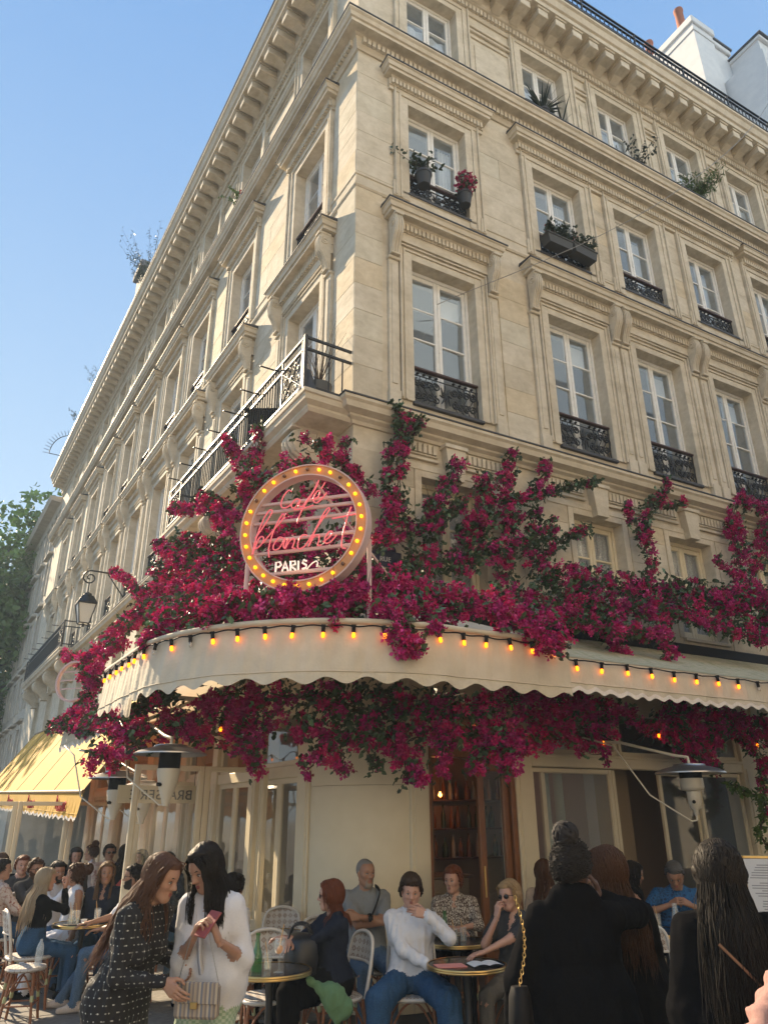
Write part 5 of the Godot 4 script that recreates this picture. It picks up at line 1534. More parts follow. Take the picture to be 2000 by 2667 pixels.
func plain_house(called: String, label: String, fr: Transform3D, at: Vector3, w: float, d: float, h: float, mat: Material, cols: int, rows: int, y0: float, mans: float) -> Node3D:
	# a town house with its front along local x, openings with panes, cornice and mansard
	var o := thing(called, label, "building", at)
	var m := MB.new()
	var fh := (h - y0) / rows
	var cw := w / cols
	m.box(Vector3(0, 0, -d), Vector3(w, y0, 0))
	for r in rows:
		var y := y0 + r * fh
		m.box(Vector3(0, y, -0.5), Vector3(w, y + fh * 0.18, 0))
		m.box(Vector3(0, y + fh * 0.82, -0.5), Vector3(w, y + fh, 0))
		for c in cols:
			m.box(Vector3(c * cw, y + fh * 0.18, -0.5), Vector3(c * cw + cw * 0.29, y + fh * 0.82, 0))
			m.box(Vector3(c * cw + cw * 0.71, y + fh * 0.18, -0.5), Vector3((c + 1) * cw, y + fh * 0.82, 0))
	m.box(Vector3(0, y0, -d), Vector3(w, h, -0.9))
	m.box(Vector3(0, y0, -0.9), Vector3(0.3, h, -0.5))
	m.box(Vector3(w - 0.3, y0, -0.9), Vector3(w, h, -0.5))
	part("wall", m, mat, o, Transform3D(fr.basis, Vector3.ZERO))
	var wf := MB.new()
	var hw := cw * 0.21
	var wh := fh * 0.64
	for s in [-1.0, 1.0]: wf.box(Vector3(s * hw, 0, -0.04), Vector3(s * (hw - 0.07), wh, 0.02))
	wf.box(Vector3(-0.05, 0.06, -0.04), Vector3(0.05, wh - 0.06, 0.019))
	wf.box(Vector3(-hw + 0.07, wh - 0.06, -0.04), Vector3(hw - 0.07, wh, 0.02))
	wf.box(Vector3(-hw + 0.07, 0, -0.04), Vector3(hw - 0.07, 0.06, 0.02))
	for k in [0.36, 0.68]: wf.box(Vector3(-hw + 0.07, wh * k - 0.02, -0.04), Vector3(hw - 0.07, wh * k + 0.02, 0.015))
	var g := MB.new()
	g.quad(Vector3(-hw + 0.07, 0.06, -0.01), Vector3(hw - 0.07, 0.06, -0.01), Vector3(hw - 0.07, wh - 0.06, -0.01), Vector3(-hw + 0.07, wh - 0.06, -0.01), Vector3.BACK)
	var wm := wf.mesh()
	var gm := g.mesh()
	var sh := MB.new()   # panel-sided surround
	for s in [-1.0, 1.0]: sh.box(Vector3(s * hw, -0.05, -0.01), Vector3(s * (hw + 0.16), wh + 0.16, 0.06), 0.01)
	sh.box(Vector3(-hw, wh, -0.01), Vector3(hw, wh + 0.16, 0.059), 0.01)
	sh.box(Vector3(-hw - 0.3, wh + 0.3, -0.01), Vector3(hw + 0.3, wh + 0.42, 0.2), 0.02)
	var shm := sh.mesh()
	for r in rows:
		for c in cols:
			var t := Transform3D(fr.basis, Vector3.ZERO) * T((c + 0.5) * cw, y0 + r * fh + fh * 0.18, -0.3)
			var x := part("window", wm, M.white_paint, o, t)
			part("pane", gm, M.glass, x)
			part("window_surround", shm, mat, o, t * T(0, 0, 0.3))
	var cn := MB.new()
	cn.sweep(PackedVector2Array([Vector2(0, 0), Vector2(w, 0)]), PackedVector2Array([Vector2(-0.1, h - 0.5), Vector2(0.05, h - 0.5), Vector2(0.1, h - 0.2), Vector2(0.5, h - 0.15), Vector2(0.6, h + 0.05), Vector2(-0.1, h + 0.1)]), 1.0)
	part("cornice", cn, mat, o, Transform3D(fr.basis, Vector3.ZERO))
	if mans > 0.0:
		var rf := MB.new()
		rf.prism(PackedVector2Array([Vector2(0.05, h + 0.1), Vector2(-0.9, h + mans), Vector2(-d + 0.9, h + mans + 0.4), Vector2(-d, h + 0.1)]), 0.0, w, Transform3D(Basis(Vector3(0, 0, 1), Vector3.UP, Vector3(1, 0, 0)), Vector3.ZERO))
		part("mansard_roof", rf, M.zinc, o, Transform3D(fr.basis, Vector3.ZERO))
	return o

func heater(label: String, at: Vector3, turn: float, sleek: bool) -> void:
	var o := thing("patio_heater", label, "patio heater", at, turn, "hanging gas heaters")
	var hat := MB.new()
	hat.lathe(PackedVector2Array([Vector2(0.345, 0.0), Vector2(0.345, 0.012), Vector2(0.28, 0.045), Vector2(0.16, 0.075), Vector2(0.155, 0.09), Vector2(0.08, 0.10), Vector2(0.0, 0.10)]), 36)
	hat.lathe(PackedVector2Array([Vector2(0.0, 0.085), Vector2(0.15, 0.066), Vector2(0.27, 0.036), Vector2(0.345, 0.0)]), 36)
	part("reflector_hat", hat, M.steel, o)
	var gr := MB.new()
	if sleek:
		gr.lathe(PackedVector2Array([Vector2(0.10, 0.05), Vector2(0.10, -0.13)]), 20)
		for k in 12: gr.lathe(PackedVector2Array([Vector2(0.104, 0.03 - k * 0.013), Vector2(0.104, 0.023 - k * 0.013)]), 20)
	else: gr.lathe(PackedVector2Array([Vector2(0.11, 0.05), Vector2(0.11, -0.055)]), 20)
	part("burner", gr, M.black, o)
	var bd := MB.new()
	if sleek: bd.lathe(PackedVector2Array([Vector2(0.108, -0.125), Vector2(0.112, -0.14), Vector2(0.095, -0.24), Vector2(0.07, -0.33), Vector2(0.045, -0.40), Vector2(0.03, -0.46), Vector2(0.0, -0.46)]), 20)
	else: bd.lathe(PackedVector2Array([Vector2(0.113, -0.045), Vector2(0.115, -0.13), Vector2(0.10, -0.16), Vector2(0.066, -0.17), Vector2(0.066, -0.285), Vector2(0.058, -0.295), Vector2(0.055, -0.33), Vector2(0.028, -0.345), Vector2(0.026, -0.39), Vector2(0.012, -0.40), Vector2(0.012, -0.44), Vector2(0.0, -0.44)]), 20)
	part("body", bd, M.cream_enamel, o)
	var kn := MB.new()
	kn.bar(Vector3(-0.07, -0.27, 0.05), Vector3(-0.10, -0.27, 0.075), 0.018, 8)
	part("knob", kn, M.black, o)
	var arm := MB.new()
	arm.tube(P([Vector3(0, 0.09, 0), Vector3(0, 0.16, 0), Vector3(-0.05, 0.19, -0.15), Vector3(-0.15, 0.36, -0.75), Vector3(-0.2, 0.42, -1.3)]), R1(0.017), 6)
	arm.tube(P([Vector3(0, -0.44, 0), Vector3(-0.05, -0.45, -0.03), Vector3(-0.35, -0.2, -0.25), Vector3(-0.42, 0.3, -0.6), Vector3(-0.45, 0.45, -1.1)]), R1(0.009), 5)
	part("hanging_arm", arm, M.cream_enamel, o)

func glass_screen(called: String, label: String, l: float, o0: float, o1: float, n: int, h: float, group := "") -> void:
	var o := thing(called, label, "glass screen", WL(l, 0, 0), 0.0, group)
	var fr := Transform3D(Basis(LN, Vector3.UP, LD), Vector3.ZERO)
	for k in n:
		var a := lerpf(o0, o1, float(k) / n) + 0.004
		var b := lerpf(o0, o1, float(k + 1) / n) - 0.004
		leaf_frame(a, b, 0.08, h, 0.0, 0.06, M.cream_paint, o, fr, "screen_panel", M.screen_glass)
		var ft := MB.new()
		for x in [a + 0.05, b - 0.05]: ft.box(Vector3(x - 0.03, 0.0, -0.14), Vector3(x + 0.03, 0.08, 0.12), 0.01)
		part("foot", ft, M.iron, o, fr)

func street() -> void:
	M.petal = StandardMaterial3D.new()
	M.petal.vertex_color_use_as_albedo = true
	M.petal.roughness = 0.6
	M.petal.backlight_enabled = true
	M.petal.backlight = Color(0.4, 0.05, 0.15)
	M.petal.cull_mode = BaseMaterial3D.CULL_DISABLED
	var blackpot := flat_mat(Color(0.025, 0.026, 0.028), 0.6)
	# pot plants at the windows
	pot_plant("dark grey hanging pot with a wispy green shrub on the first third-floor window railing", WR(1.08, 10.62, 0.14), 0.13, 0.26, blackpot, 12, 0.5, 0, Color(0.035, 0.06, 0.03), 1)
	var q := pot_plant("dark grey hanging pot of magenta flowers on the same third floor railing", WR(1.84, 10.60, 0.14), 0.12, 0.24, blackpot, 8, 0.25, 0, Color(0.03, 0.05, 0.02), 2)
	blossoms(q, Vector3(0.02, 0.42, 0.05), 130, Vector3(0.17, 0.24, 0.14), Color(0.42, 0.01, 0.10), 3)
	for k in 2:
		var bx := thing("window_box", ["long grey planter with pink flowers hooked on the second window's railing, left of two", "long grey planter with dark foliage hooked on the second window's railing, right of two"][k], "planter", WR(3.72 + k * 0.56, 10.55 + 0.02 * k, 0.14), atan2(RN.x, RN.z) + 0.05 * k, "window boxes")
		var bm := MB.new()
		bm.prism(PackedVector2Array([Vector2(-0.24, 0), Vector2(0.24, 0), Vector2(0.28, 0.2), Vector2(-0.28, 0.2)]), -0.09, 0.1)
		bm.box(Vector3(-0.29, 0.17, -0.1), Vector3(0.29, 0.205, 0.115), 0.008)
		part("trough", bm, flat_mat(Color(0.05, 0.05, 0.048), 0.7), bx)
		for j in 3: foliage(bx, Vector3(-0.18 + 0.18 * j, 0.19, 0), 7, 0.28, 0, Color(0.05, 0.075, 0.05), 20 + k * 3 + j, 0.4)
		blossoms(bx, Vector3(-0.1, 0.38, 0), 18 - 10 * k, Vector3(0.14, 0.1, 0.06), Color(0.5, 0.06, 0.10), 29 + k)
	pot_plant("spiky palm in a dark pot on the top floor sill of the second window", WR(3.85, 13.69, 0.05), 0.15, 0.26, blackpot, 90, 0.5, 1, Color(0.02, 0.04, 0.025), 4)
	pot_plant("small red pot with a few broad leaves beside the spiky palm", WR(4.3, 13.69, 0.08), 0.10, 0.16, flat_mat(Color(0.3, 0.02, 0.03), 0.5), 6, 0.48, 1, Color(0.03, 0.05, 0.03), 5)
	pot_plant("dark leafy shrub on the top floor sill of the third window", WR(6.25, 13.69, 0.06), 0.10, 0.14, blackpot, 20, 0.52, 0, Color(0.018, 0.03, 0.018), 6)
	pot_plant("bright green fern in a terracotta pot on the top floor sill of the fourth window", WR(8.05, 13.69, 0.06), 0.12, 0.17, M.terracotta, 22, 0.62, 2, Color(0.10, 0.17, 0.045), 7)
	q = pot_plant("green and red flowering plant on a top floor sill of the left facade", WL(4.75, 13.69, 0.08), 0.11, 0.15, blackpot, 14, 0.42, 0, Color(0.09, 0.15, 0.04), 8)
	blossoms(q, Vector3(0, 0.45, 0), 14, Vector3(0.2, 0.2, 0.15), Color(0.4, 0.02, 0.04), 9)
	# roof edge plants, chimney and rail spikes on the left
	pot_plant("tall wispy bamboo standing behind the left roof railing against the sky", WL(12.7, 16.62, 0.35), 0.25, 0.4, blackpot, 44, 1.9, 3, Color(0.05, 0.08, 0.05), 10, 0.35)
	pot_plant("low bushy plant further along the left roof railing", WL(19.6, 16.62, 0.2), 0.25, 0.4, blackpot, 30, 0.9, 3, Color(0.05, 0.08, 0.05), 11)
	pot_plant("small scrubby plant on the left roof edge beside the dark chimney", WL(22.6, 16.62, 0.2), 0.25, 0.4, blackpot, 26, 0.9, 0, Color(0.05, 0.07, 0.04), 12)
	var ch := MB.new()
	ch.box(Vector3(-0.55, 0.0, -1.2), Vector3(0.55, 7.2, 1.2), 0.03)
	ch.box(Vector3(-0.7, 7.2, -1.35), Vector3(0.7, 7.55, 1.35), 0.03)
	tag(part("chimney_stack", ch, flat_mat(Color(0.10, 0.10, 0.11), 0.8), self, Transform3D(FL.basis, WL(20.6, 16.7, -1.9))), "dark flat-topped chimney stack rising above the left roof", "chimney")
	var sp := MB.new()
	var arc := PackedVector3Array()
	for k in 13:
		var a := PI * 0.5 * k / 12.0
		arc.append(Vector3(0, 1.1 * sin(a), 1.0 - 0.9 * cos(a) * 0 - 0.9 * (1.0 - cos(a))))
		sp.bar(arc[k], arc[k] + Vector3(0, sin(a) * 0.25, cos(a) * 0.25), 0.012, 4)
	sp.tube(arc, R1(0.018), 5)
	sp.bar(Vector3(0, 0, 0), Vector3(0, 0, 1.0), 0.018, 5)
	sp.bar(Vector3(0, 0.1, 0), Vector3(0, 1.1, 0.1), 0.012, 4)
	tag(part("spiked_guard", sp, M.iron, self, Transform3D(FL.basis, WL(25.2, 16.6, 0.15))), "fan-shaped spiked iron guard at the far end of the left roof", "guard rail")
	# balcony things
	var cone := MB.new()
	cone.lathe(PackedVector2Array([Vector2(0, 0), Vector2(0.12, 0), Vector2(0.18, 0.36), Vector2(0.16, 0.36), Vector2(0.14, 0.3), Vector2(0, 0.3)]), 20)
	var pl := thing("balcony_planter", "tall grey tapered planter with a dry twiggy shrub at the balcony's near corner", "planter", WL(0.34, 6.52, 0.33))
	part("planter", cone, flat_mat(Color(0.09, 0.095, 0.10), 0.6), pl)
	var tw := MB.new()
	var g := RandomNumberGenerator.new()
	g.seed = 5
	for i in 34:
		var d := (Vector3(g.randf_range(-1, 1) * 0.5, 1.1, g.randf_range(-1, 1) * 0.5)).normalized() * g.randf_range(0.4, 0.95)
		tw.tube(P([Vector3(0, 0.36, 0), Vector3(0, 0.36, 0) + d * 0.5 + rand_dir(g) * 0.05, Vector3(0, 0.36, 0) + d]), PackedFloat32Array([0.006, 0.004, 0.002]), 3)
	part("twigs", tw, M.twig, pl)
	stuff(pl.get_child(1))
	var c2 := MB.new()
	c2.lathe(PackedVector2Array([Vector2(0, 0), Vector2(0.15, 0), Vector2(0.14, 0.04), Vector2(0.03, 0.40), Vector2(0.0, 0.41)]), 20)
	tag(part("parasol_base", c2, flat_mat(Color(0.04, 0.042, 0.045), 0.7), self, Transform3D(Basis.IDENTITY, WL(-0.02 + 0.15, 6.52, 0.58))), "dark cone-shaped cover standing at the balcony corner rail", "cover")
	var tb := thing("balcony_table", "small dark folding table standing on the left balcony", "table", WL(1.9, 6.52, 0.38))
	var tt := MB.new()
	tt.box(Vector3(-0.3, 0.66, -0.22), Vector3(0.3, 0.69, 0.22), 0.006)
	part("tabletop", tt, M.black, tb)
	for s in [-1.0, 1.0]:
		var lg := MB.new()
		lg.bar(Vector3(s * 0.25, 0, -0.18), Vector3(s * 0.25, 0.66, 0.18), 0.012)
		lg.bar(Vector3(s * 0.23, 0, 0.18), Vector3(s * 0.23, 0.66, -0.18), 0.012)
		part("leg", lg, M.black, tb)
	# street name plate on the corner
	var np := thing("street_plate", "blue arched street name plate half hidden by flowers right of the round sign", "sign", WR(0.42, 4.62, 0.035), atan2(RN.x, RN.z))
	var pb := MB.new()
	pb.box(Vector3(-0.22, -0.17, 0), Vector3(0.22, 0.03, 0.012), 0.004)
	var arch := PackedVector2Array()
	for k in 13: arch.append(Vector2(cos(PI * k / 12.0) * 0.15, 0.033 + sin(PI * k / 12.0) * 0.11))
	pb.prism(arch, 0.0, 0.012)
	part("plate", pb, flat_mat(Color(0.012, 0.016, 0.055), 0.35), np)
	for tx in [["5e Arrt", 0.07, 0.055, "lettering"], ["RUE", -0.075, 0.08, "lettering"]]:
		var tm := TextMesh.new()
		tm.text = tx[0]
		tm.font_size = 32
		tm.pixel_size = tx[2] / 32.0
		tm.depth = 0.004
		part(tx[3], tm, flat_mat(Color(0.6, 0.6, 0.6), 0.5), np, T(0, tx[1], 0.014))
	# wall lantern on a scrolled bracket
	var la := thing("street_lantern", "black four-sided street lantern hanging from a scrolled wall bracket on the left facade", "lantern", WL(11.0, 5.95, 0.98), atan2(LN.x, LN.z))
	var br := MB.new()
	br.tube(P([Vector3(0, 1.28, -1.0), Vector3(0, 1.30, -0.4), Vector3(0, 1.30, 0.0)]), R1(0.022), 6)
	br.bar(Vector3(0, 0.55, -0.98), Vector3(0, 1.27, -0.4), 0.016, 6)
	var scp := PackedVector3Array()
	for a in scroll_points(Vector2(0.0, 1.12), 0.18, 1.5, PI * 0.5, -1): scp.append(Vector3(0, a.y, a.x))
	br.tube(scp, R1(0.018), 6)
	br.bar(Vector3(0, 0.74, 0), Vector3(0, 0.98, 0.0), 0.014, 6)
	part("bracket", br, M.iron, la)
	var ro := MB.new()
	ro.lathe(PackedVector2Array([Vector2(0.30, 0.46), Vector2(0.30, 0.49), Vector2(0.17, 0.66), Vector2(0.13, 0.66), Vector2(0.11, 0.72), Vector2(0.04, 0.75), Vector2(0.0, 0.80)]), 4, Transform3D(Basis(Vector3.UP, PI / 4), Vector3.ZERO), true)
	part("roof", ro, M.iron, la)
	var fm := MB.new()
	for k in 4:
		var b := Basis(Vector3.UP, PI / 2 * k)
		fm.bar(b * Vector3(0.2, 0.46, 0.2), b * Vector3(0.11, 0.0, 0.11), 0.014, 5)
		fm.bar(b * Vector3(0.11, 0.0, 0.11), b * Vector3(0.11, 0.0, -0.11), 0.014, 5)
		fm.bar(b * Vector3(0.2, 0.46, 0.2), b * Vector3(0.2, 0.46, -0.2), 0.014, 5)
	fm.bar(Vector3(0, -0.08, 0), Vector3(0, 0.0, 0), 0.03, 6)
	part("cage", fm, M.iron, la)
	var milk := flat_mat(Color(0.62, 0.62, 0.6), 0.35)
	milk.backlight_enabled = true
	milk.backlight = Color(0.6, 0.6, 0.58)
	for k in 4:
		var b := Basis(Vector3.UP, PI / 2 * k)
		var pg := MB.new()
		pg.quad(b * Vector3(0.105, 0.01, 0.10), b * Vector3(-0.105, 0.01, 0.10), b * Vector3(-0.192, 0.45, 0.19), b * Vector3(0.192, 0.45, 0.19), b * Vector3.BACK)
		part("pane", pg, milk, la)
	heater("gas heater with wide steel hat hanging before the tall glass screen, largest on the left", Vector3(-2.08, 2.31, -7.45), 0.4, true)
	heater("gas heater under the left awning between the yellow awning and the nearest left heater", Vector3(-3.28, 2.19, -9.55), 0.6, true)
	heater("gas heater half hidden behind another heater at the far left terrace", Vector3(-3.35, 2.13, -10.9), 0.6, true)
	heater("gas heater with a steel hat hanging below the right awning over the sliding windows", WR(3.05, 2.14, 1.72), atan2(RN.x, RN.z), false)
	glass_screen("glass_screen", "tall cream framed glass windbreak standing out from the left shop front", 1.95, 0.05, 1.68, 2, 2.31)
	glass_screen("glass_screen", "low cream framed glass windbreak of the brasserie terrace at the far left", 6.9, 0.6, 3.0, 3, 2.0)
	glass_screen("glass_screen", "cream framed glass screen further down the left terrace behind the heaters", 4.7, 0.05, 0.9, 1, 2.25)
	var bd := thing("brasserie_board", "pale board with reversed dark capital letters seen through the glass screen", "sign", WL(2.5, 2.0, 1.1), atan2(-LD.x, -LD.z))
	var bm2 := MB.new()
	bm2.box(Vector3(-0.6, -0.09, -0.02), Vector3(0.42, 0.11, -0.008), 0.003)
	part("board", bm2, flat_mat(Color(0.55, 0.47, 0.30), 0.7), bd)
	var tm2 := TextMesh.new()
	tm2.text = "BRASSERIE"
	tm2.font_size = 32
	tm2.pixel_size = 0.15 / 32.0
	tm2.depth = 0.004
	part("lettering", tm2, flat_mat(Color(0.05, 0.045, 0.035), 0.6), bd, Transform3D(Basis(Vector3.UP, PI), Vector3(-0.08, 0.01, 0.0)))
	var hk := MB.new()
	for x in [-0.5, 0.32]: hk.bar(Vector3(x, 0.11, -0.014), Vector3(x, 0.8, -0.014), 0.004, 4)
	part("hanging_wires", hk, M.iron, bd)
	# neighbours
	var pale := tri_mat(noise_tex(0.012, 5, Color(0.42, 0.38, 0.31), Color(0.58, 0.53, 0.45), 93), 0.3, 0.9)
	plain_house("neighbour_house", "pale house with grey zinc roof beyond the corner building on the left street", FL, WL(38.5, 0, -0.05), 10.8, 8.0, 15.6, pale, 5, 5, 3.2, 2.2)
	plain_house("facing_house", "sunlit stone house across the right street, seen only as reflections in the windows", Transform3D(Basis(-RD, Vector3.UP, -RN), Vector3.ZERO), WR(26.0, 0, 12.5), 34.0, 9.0, 15.5, tri_mat(noise_tex(0.012, 5, Color(0.46, 0.43, 0.38), Color(0.64, 0.61, 0.56), 95), 0.3, 0.9), 14, 4, 3.8, 3.2)
	var white := tri_mat(noise_tex(0.02, 5, Color(0.60, 0.60, 0.60), Color(0.74, 0.73, 0.71), 94), 0.25, 0.9)
	var wb := thing("white_house", "tall white rendered house with chimneys behind the roof at top right", "building", Vector3(11.8, 0, -18.6))
	var fr := Transform3D(Basis(RD, Vector3.UP, RN), Vector3.ZERO)
	var w1 := MB.new()
	w1.box(Vector3(0, 0, -6.5), Vector3(1.15, 29.6, 0))
	w1.box(Vector3(-0.08, 29.6, -6.6), Vector3(1.23, 29.95, 0.08), 0.03)
	w1.box(Vector3(-0.04, 29.2, -6.55), Vector3(1.19, 29.3, 0.04), 0.02)
	part("chimney_wall", w1, white, wb, fr)
	var pm := MB.new()
	pm.lathe(PackedVector2Array([Vector2(0.17, 0), Vector2(0.15, 1.0), Vector2(0.18, 1.02), Vector2(0.18, 1.15), Vector2(0.1, 1.15)]), 12)
	for k in 5: part("chimney_pot", pm, M.terracotta, wb, fr * T(0.17, 29.94, -0.5 - k * 1.2 - (0.3 if k % 2 else 0.0)))
	var w2 := MB.new()
	w2.box(Vector3(1.2, 0, -2.2), Vector3(2.3, 29.5, -0.2))
	w2.box(Vector3(1.1, 29.5, -2.3), Vector3(2.4, 29.75, -0.1), 0.03)
	part("flue_stack", w2, white, wb, fr)
	var w3 := MB.new()
	w3.box(Vector3(1.3, 0, -7.0), Vector3(9.0, 27.2, 1.5))
	part("wall", w3, white, wb, fr)
	var w5 := MB.new()
	w5.box(Vector3(2.32, 27.2, -6.5), Vector3(9.0, 29.0, 1.0))
	w5.box(Vector3(2.25, 29.0, -6.6), Vector3(9.1, 29.15, 1.12), 0.02)
	part("attic", w5, white, wb, fr)
	var rc := MB.new()
	rc.box(Vector3(2.2, 29.16, -6.65), Vector3(9.15, 29.24, 1.2), 0.01)
	rc.box(Vector3(1.05, 29.76, -2.35), Vector3(2.45, 29.86, -0.05), 0.01)
	part("zinc_capping", rc, M.lead, wb, fr)
	for t in [["leafy green street tree at the far left edge, nearest of the row", Vector3(-22.0, 0, -38.5), 17.8, 5.4, 5200, 41], ["green street tree partly behind the left house, second of the row", Vector3(-22.5, 0, -47.0), 19.5, 5.5, 3200, 42], ["paler street tree low at the left edge behind the first tree", Vector3(-29.5, 0, -50.0), 18.0, 5.5, 2600, 43]]:
		tree(t[0], t[1], t[2], t[3], t[4], t[5])
	# thin cable slung from the facade to the white house
	var cb := MB.new()
	cb.tube(smooth([WR(1.3, 8.55, 0.05), WR(5.0, 11.2, 1.2), WR(10.0, 16.8, 1.0), Vector3(14.0, 27.0, -17.5)], 8), R1(0.007), 4)
	tag(part("overhead_cable", cb, flat_mat(Color(0.25, 0.24, 0.22), 0.6), self), "thin cable slanting up across the right facade to the white house", "cable")
# ---------------------------------------------------------------- figures: smooth-joined bones meshed as surface nets
class Field:
	var lo: Vector3
	var c: float
	var nx: int
	var ny: int
	var nz: int
	var d := PackedFloat32Array()
	var m := PackedByteArray()
	func _init(a: Vector3, b: Vector3, cell: float) -> void:
		lo = a
		c = cell
		nx = int((b.x - a.x) / c) + 2
		ny = int((b.y - a.y) / c) + 2
		nz = int((b.z - a.z) / c) + 2
		d.resize(nx * ny * nz)
		d.fill(1.0)
		m.resize(nx * ny * nz)
	# tapered capsule; negative k digs a smooth hollow
	func bone(a: Vector3, b: Vector3, ra: float, rb: float, mat: int, k: float, fl := Vector3.ONE) -> void:
		var kk := absf(k)
		var pad: float = maxf(ra, rb) + kk + c * 2.0
		var p0 := (a.min(b) - Vector3.ONE * pad / minf(fl.x, minf(fl.y, fl.z)) - lo) / c
		var p1 := (a.max(b) + Vector3.ONE * pad / minf(fl.x, minf(fl.y, fl.z)) - lo) / c
		var i0: int = max(0, int(p0.x))
		var i1: int = min(nx - 1, int(p1.x) + 1)
		var j0: int = max(0, int(p0.y))
		var j1: int = min(ny - 1, int(p1.y) + 1)
		var k0: int = max(0, int(p0.z))
		var k1: int = min(nz - 1, int(p1.z) + 1)
		var fa := a * fl
		var ba := (b - a) * fl
		var bb: float = maxf(ba.length_squared(), 1e-9)
		var dr := rb - ra
		var cut := kk + c * 1.8
		for z in range(k0, k1 + 1):
			for y in range(j0, j1 + 1):
				var q := Vector3(lo.x + c * i0, lo.y + c * y, lo.z + c * z) * fl - fa
				var at := (z * ny + y) * nx + i0
				var sx := c * fl.x
				for x in range(i0, i1 + 1):
					var h := clampf(q.dot(ba) / bb, 0.0, 1.0)
					var e := (q - ba * h).length() - ra - dr * h
					q.x += sx
					var o := d[at]
					if k < 0.0:
						var u := maxf(kk - absf(o + e), 0.0) / kk
						d[at] = maxf(o, -e) + u * u * kk * 0.25
					elif e < o + kk and e < cut:
						var u := maxf(kk - absf(o - e), 0.0) / kk
						if e < o: m[at] = mat
						d[at] = minf(o, e) - u * u * kk * 0.25
					at += 1
	# one vertex in each cell the surface crosses, one quad round each crossed edge
	func nets() -> Dictionary:
		var v := PackedVector3Array()
		var vm := PackedByteArray()
		var ix := PackedInt32Array()
		var id := PackedInt32Array()
		id.resize(nx * ny * nz)
		id.fill(-1)
		var sy := nx
		var sz := nx * ny
		var co := PackedInt32Array([0, 1, sy, sy + 1, sz, sz + 1, sz + sy, sz + sy + 1])
		var eg := [[0, 1], [2, 3], [4, 5], [6, 7], [0, 2], [1, 3], [4, 6], [5, 7], [0, 4], [1, 5], [2, 6], [3, 7]]
		var cp := []
		for i in 8: cp.append(Vector3(i & 1, (i >> 1) & 1, i >> 2))
		for z in nz - 1:
			for y in ny - 1:
				var at := z * sz + y * sy
				for x in nx - 1:
					var d0 := d[at]
					if absf(d0) < c * 2.0:
						var neg := 0
						for i in 8:
							if d[at + co[i]] < 0.0: neg += 1
						if neg > 0 and neg < 8:
							var s := Vector3.ZERO
							var n := 0
							for e in eg:
								var a := d[at + co[e[0]]]
								var b := d[at + co[e[1]]]
								if (a < 0.0) != (b < 0.0):
									s += cp[e[0]].lerp(cp[e[1]], a / (a - b))
									n += 1
							id[at] = v.size()
							v.append(lo + (Vector3(x, y, z) + s / n) * c)
							var best := 9.0
							var bm := 0
							for i in 8:
								var q := absf(d[at + co[i]])
								if q < best and m[at + co[i]] > 0:
									best = q
									bm = m[at + co[i]]
							vm.append(bm)
					at += 1
		for z in range(1, nz - 1):
			for y in range(1, ny - 1):
				var at := z * sz + y * sy + 1
				for x in range(1, nx - 1):
					if id[at] >= 0 or absf(d[at]) < c * 2.0:
						var n0 := d[at] < 0.0
						for ax in 3:
							var st: int = [1, sy, sz][ax]
							if n0 != (d[at + st] < 0.0):
								var u: int = [sy, sz, 1][ax]
								var w: int = [sz, 1, sy][ax]
								var q0 := id[at]
								var q1 := id[at - u]
								var q2 := id[at - u - w]
								var q3 := id[at - w]
								if q0 >= 0 and q1 >= 0 and q2 >= 0 and q3 >= 0:
									if not n0: ix.append_array([q0, q1, q2, q0, q2, q3])
									else: ix.append_array([q0, q2, q1, q0, q3, q2])
					at += 1
		return {"v": v, "m": vm, "i": ix}

func smooth_normals(v: PackedVector3Array, ix: PackedInt32Array) -> PackedVector3Array:
	var n := PackedVector3Array()
	n.resize(v.size())
	for i in range(0, ix.size(), 3):
		var f := (v[ix[i + 2]] - v[ix[i]]).cross(v[ix[i + 1]] - v[ix[i]])
		n[ix[i]] += f; n[ix[i + 1]] += f; n[ix[i + 2]] += f
	for i in n.size(): n[i] = n[i].normalized()
	return n
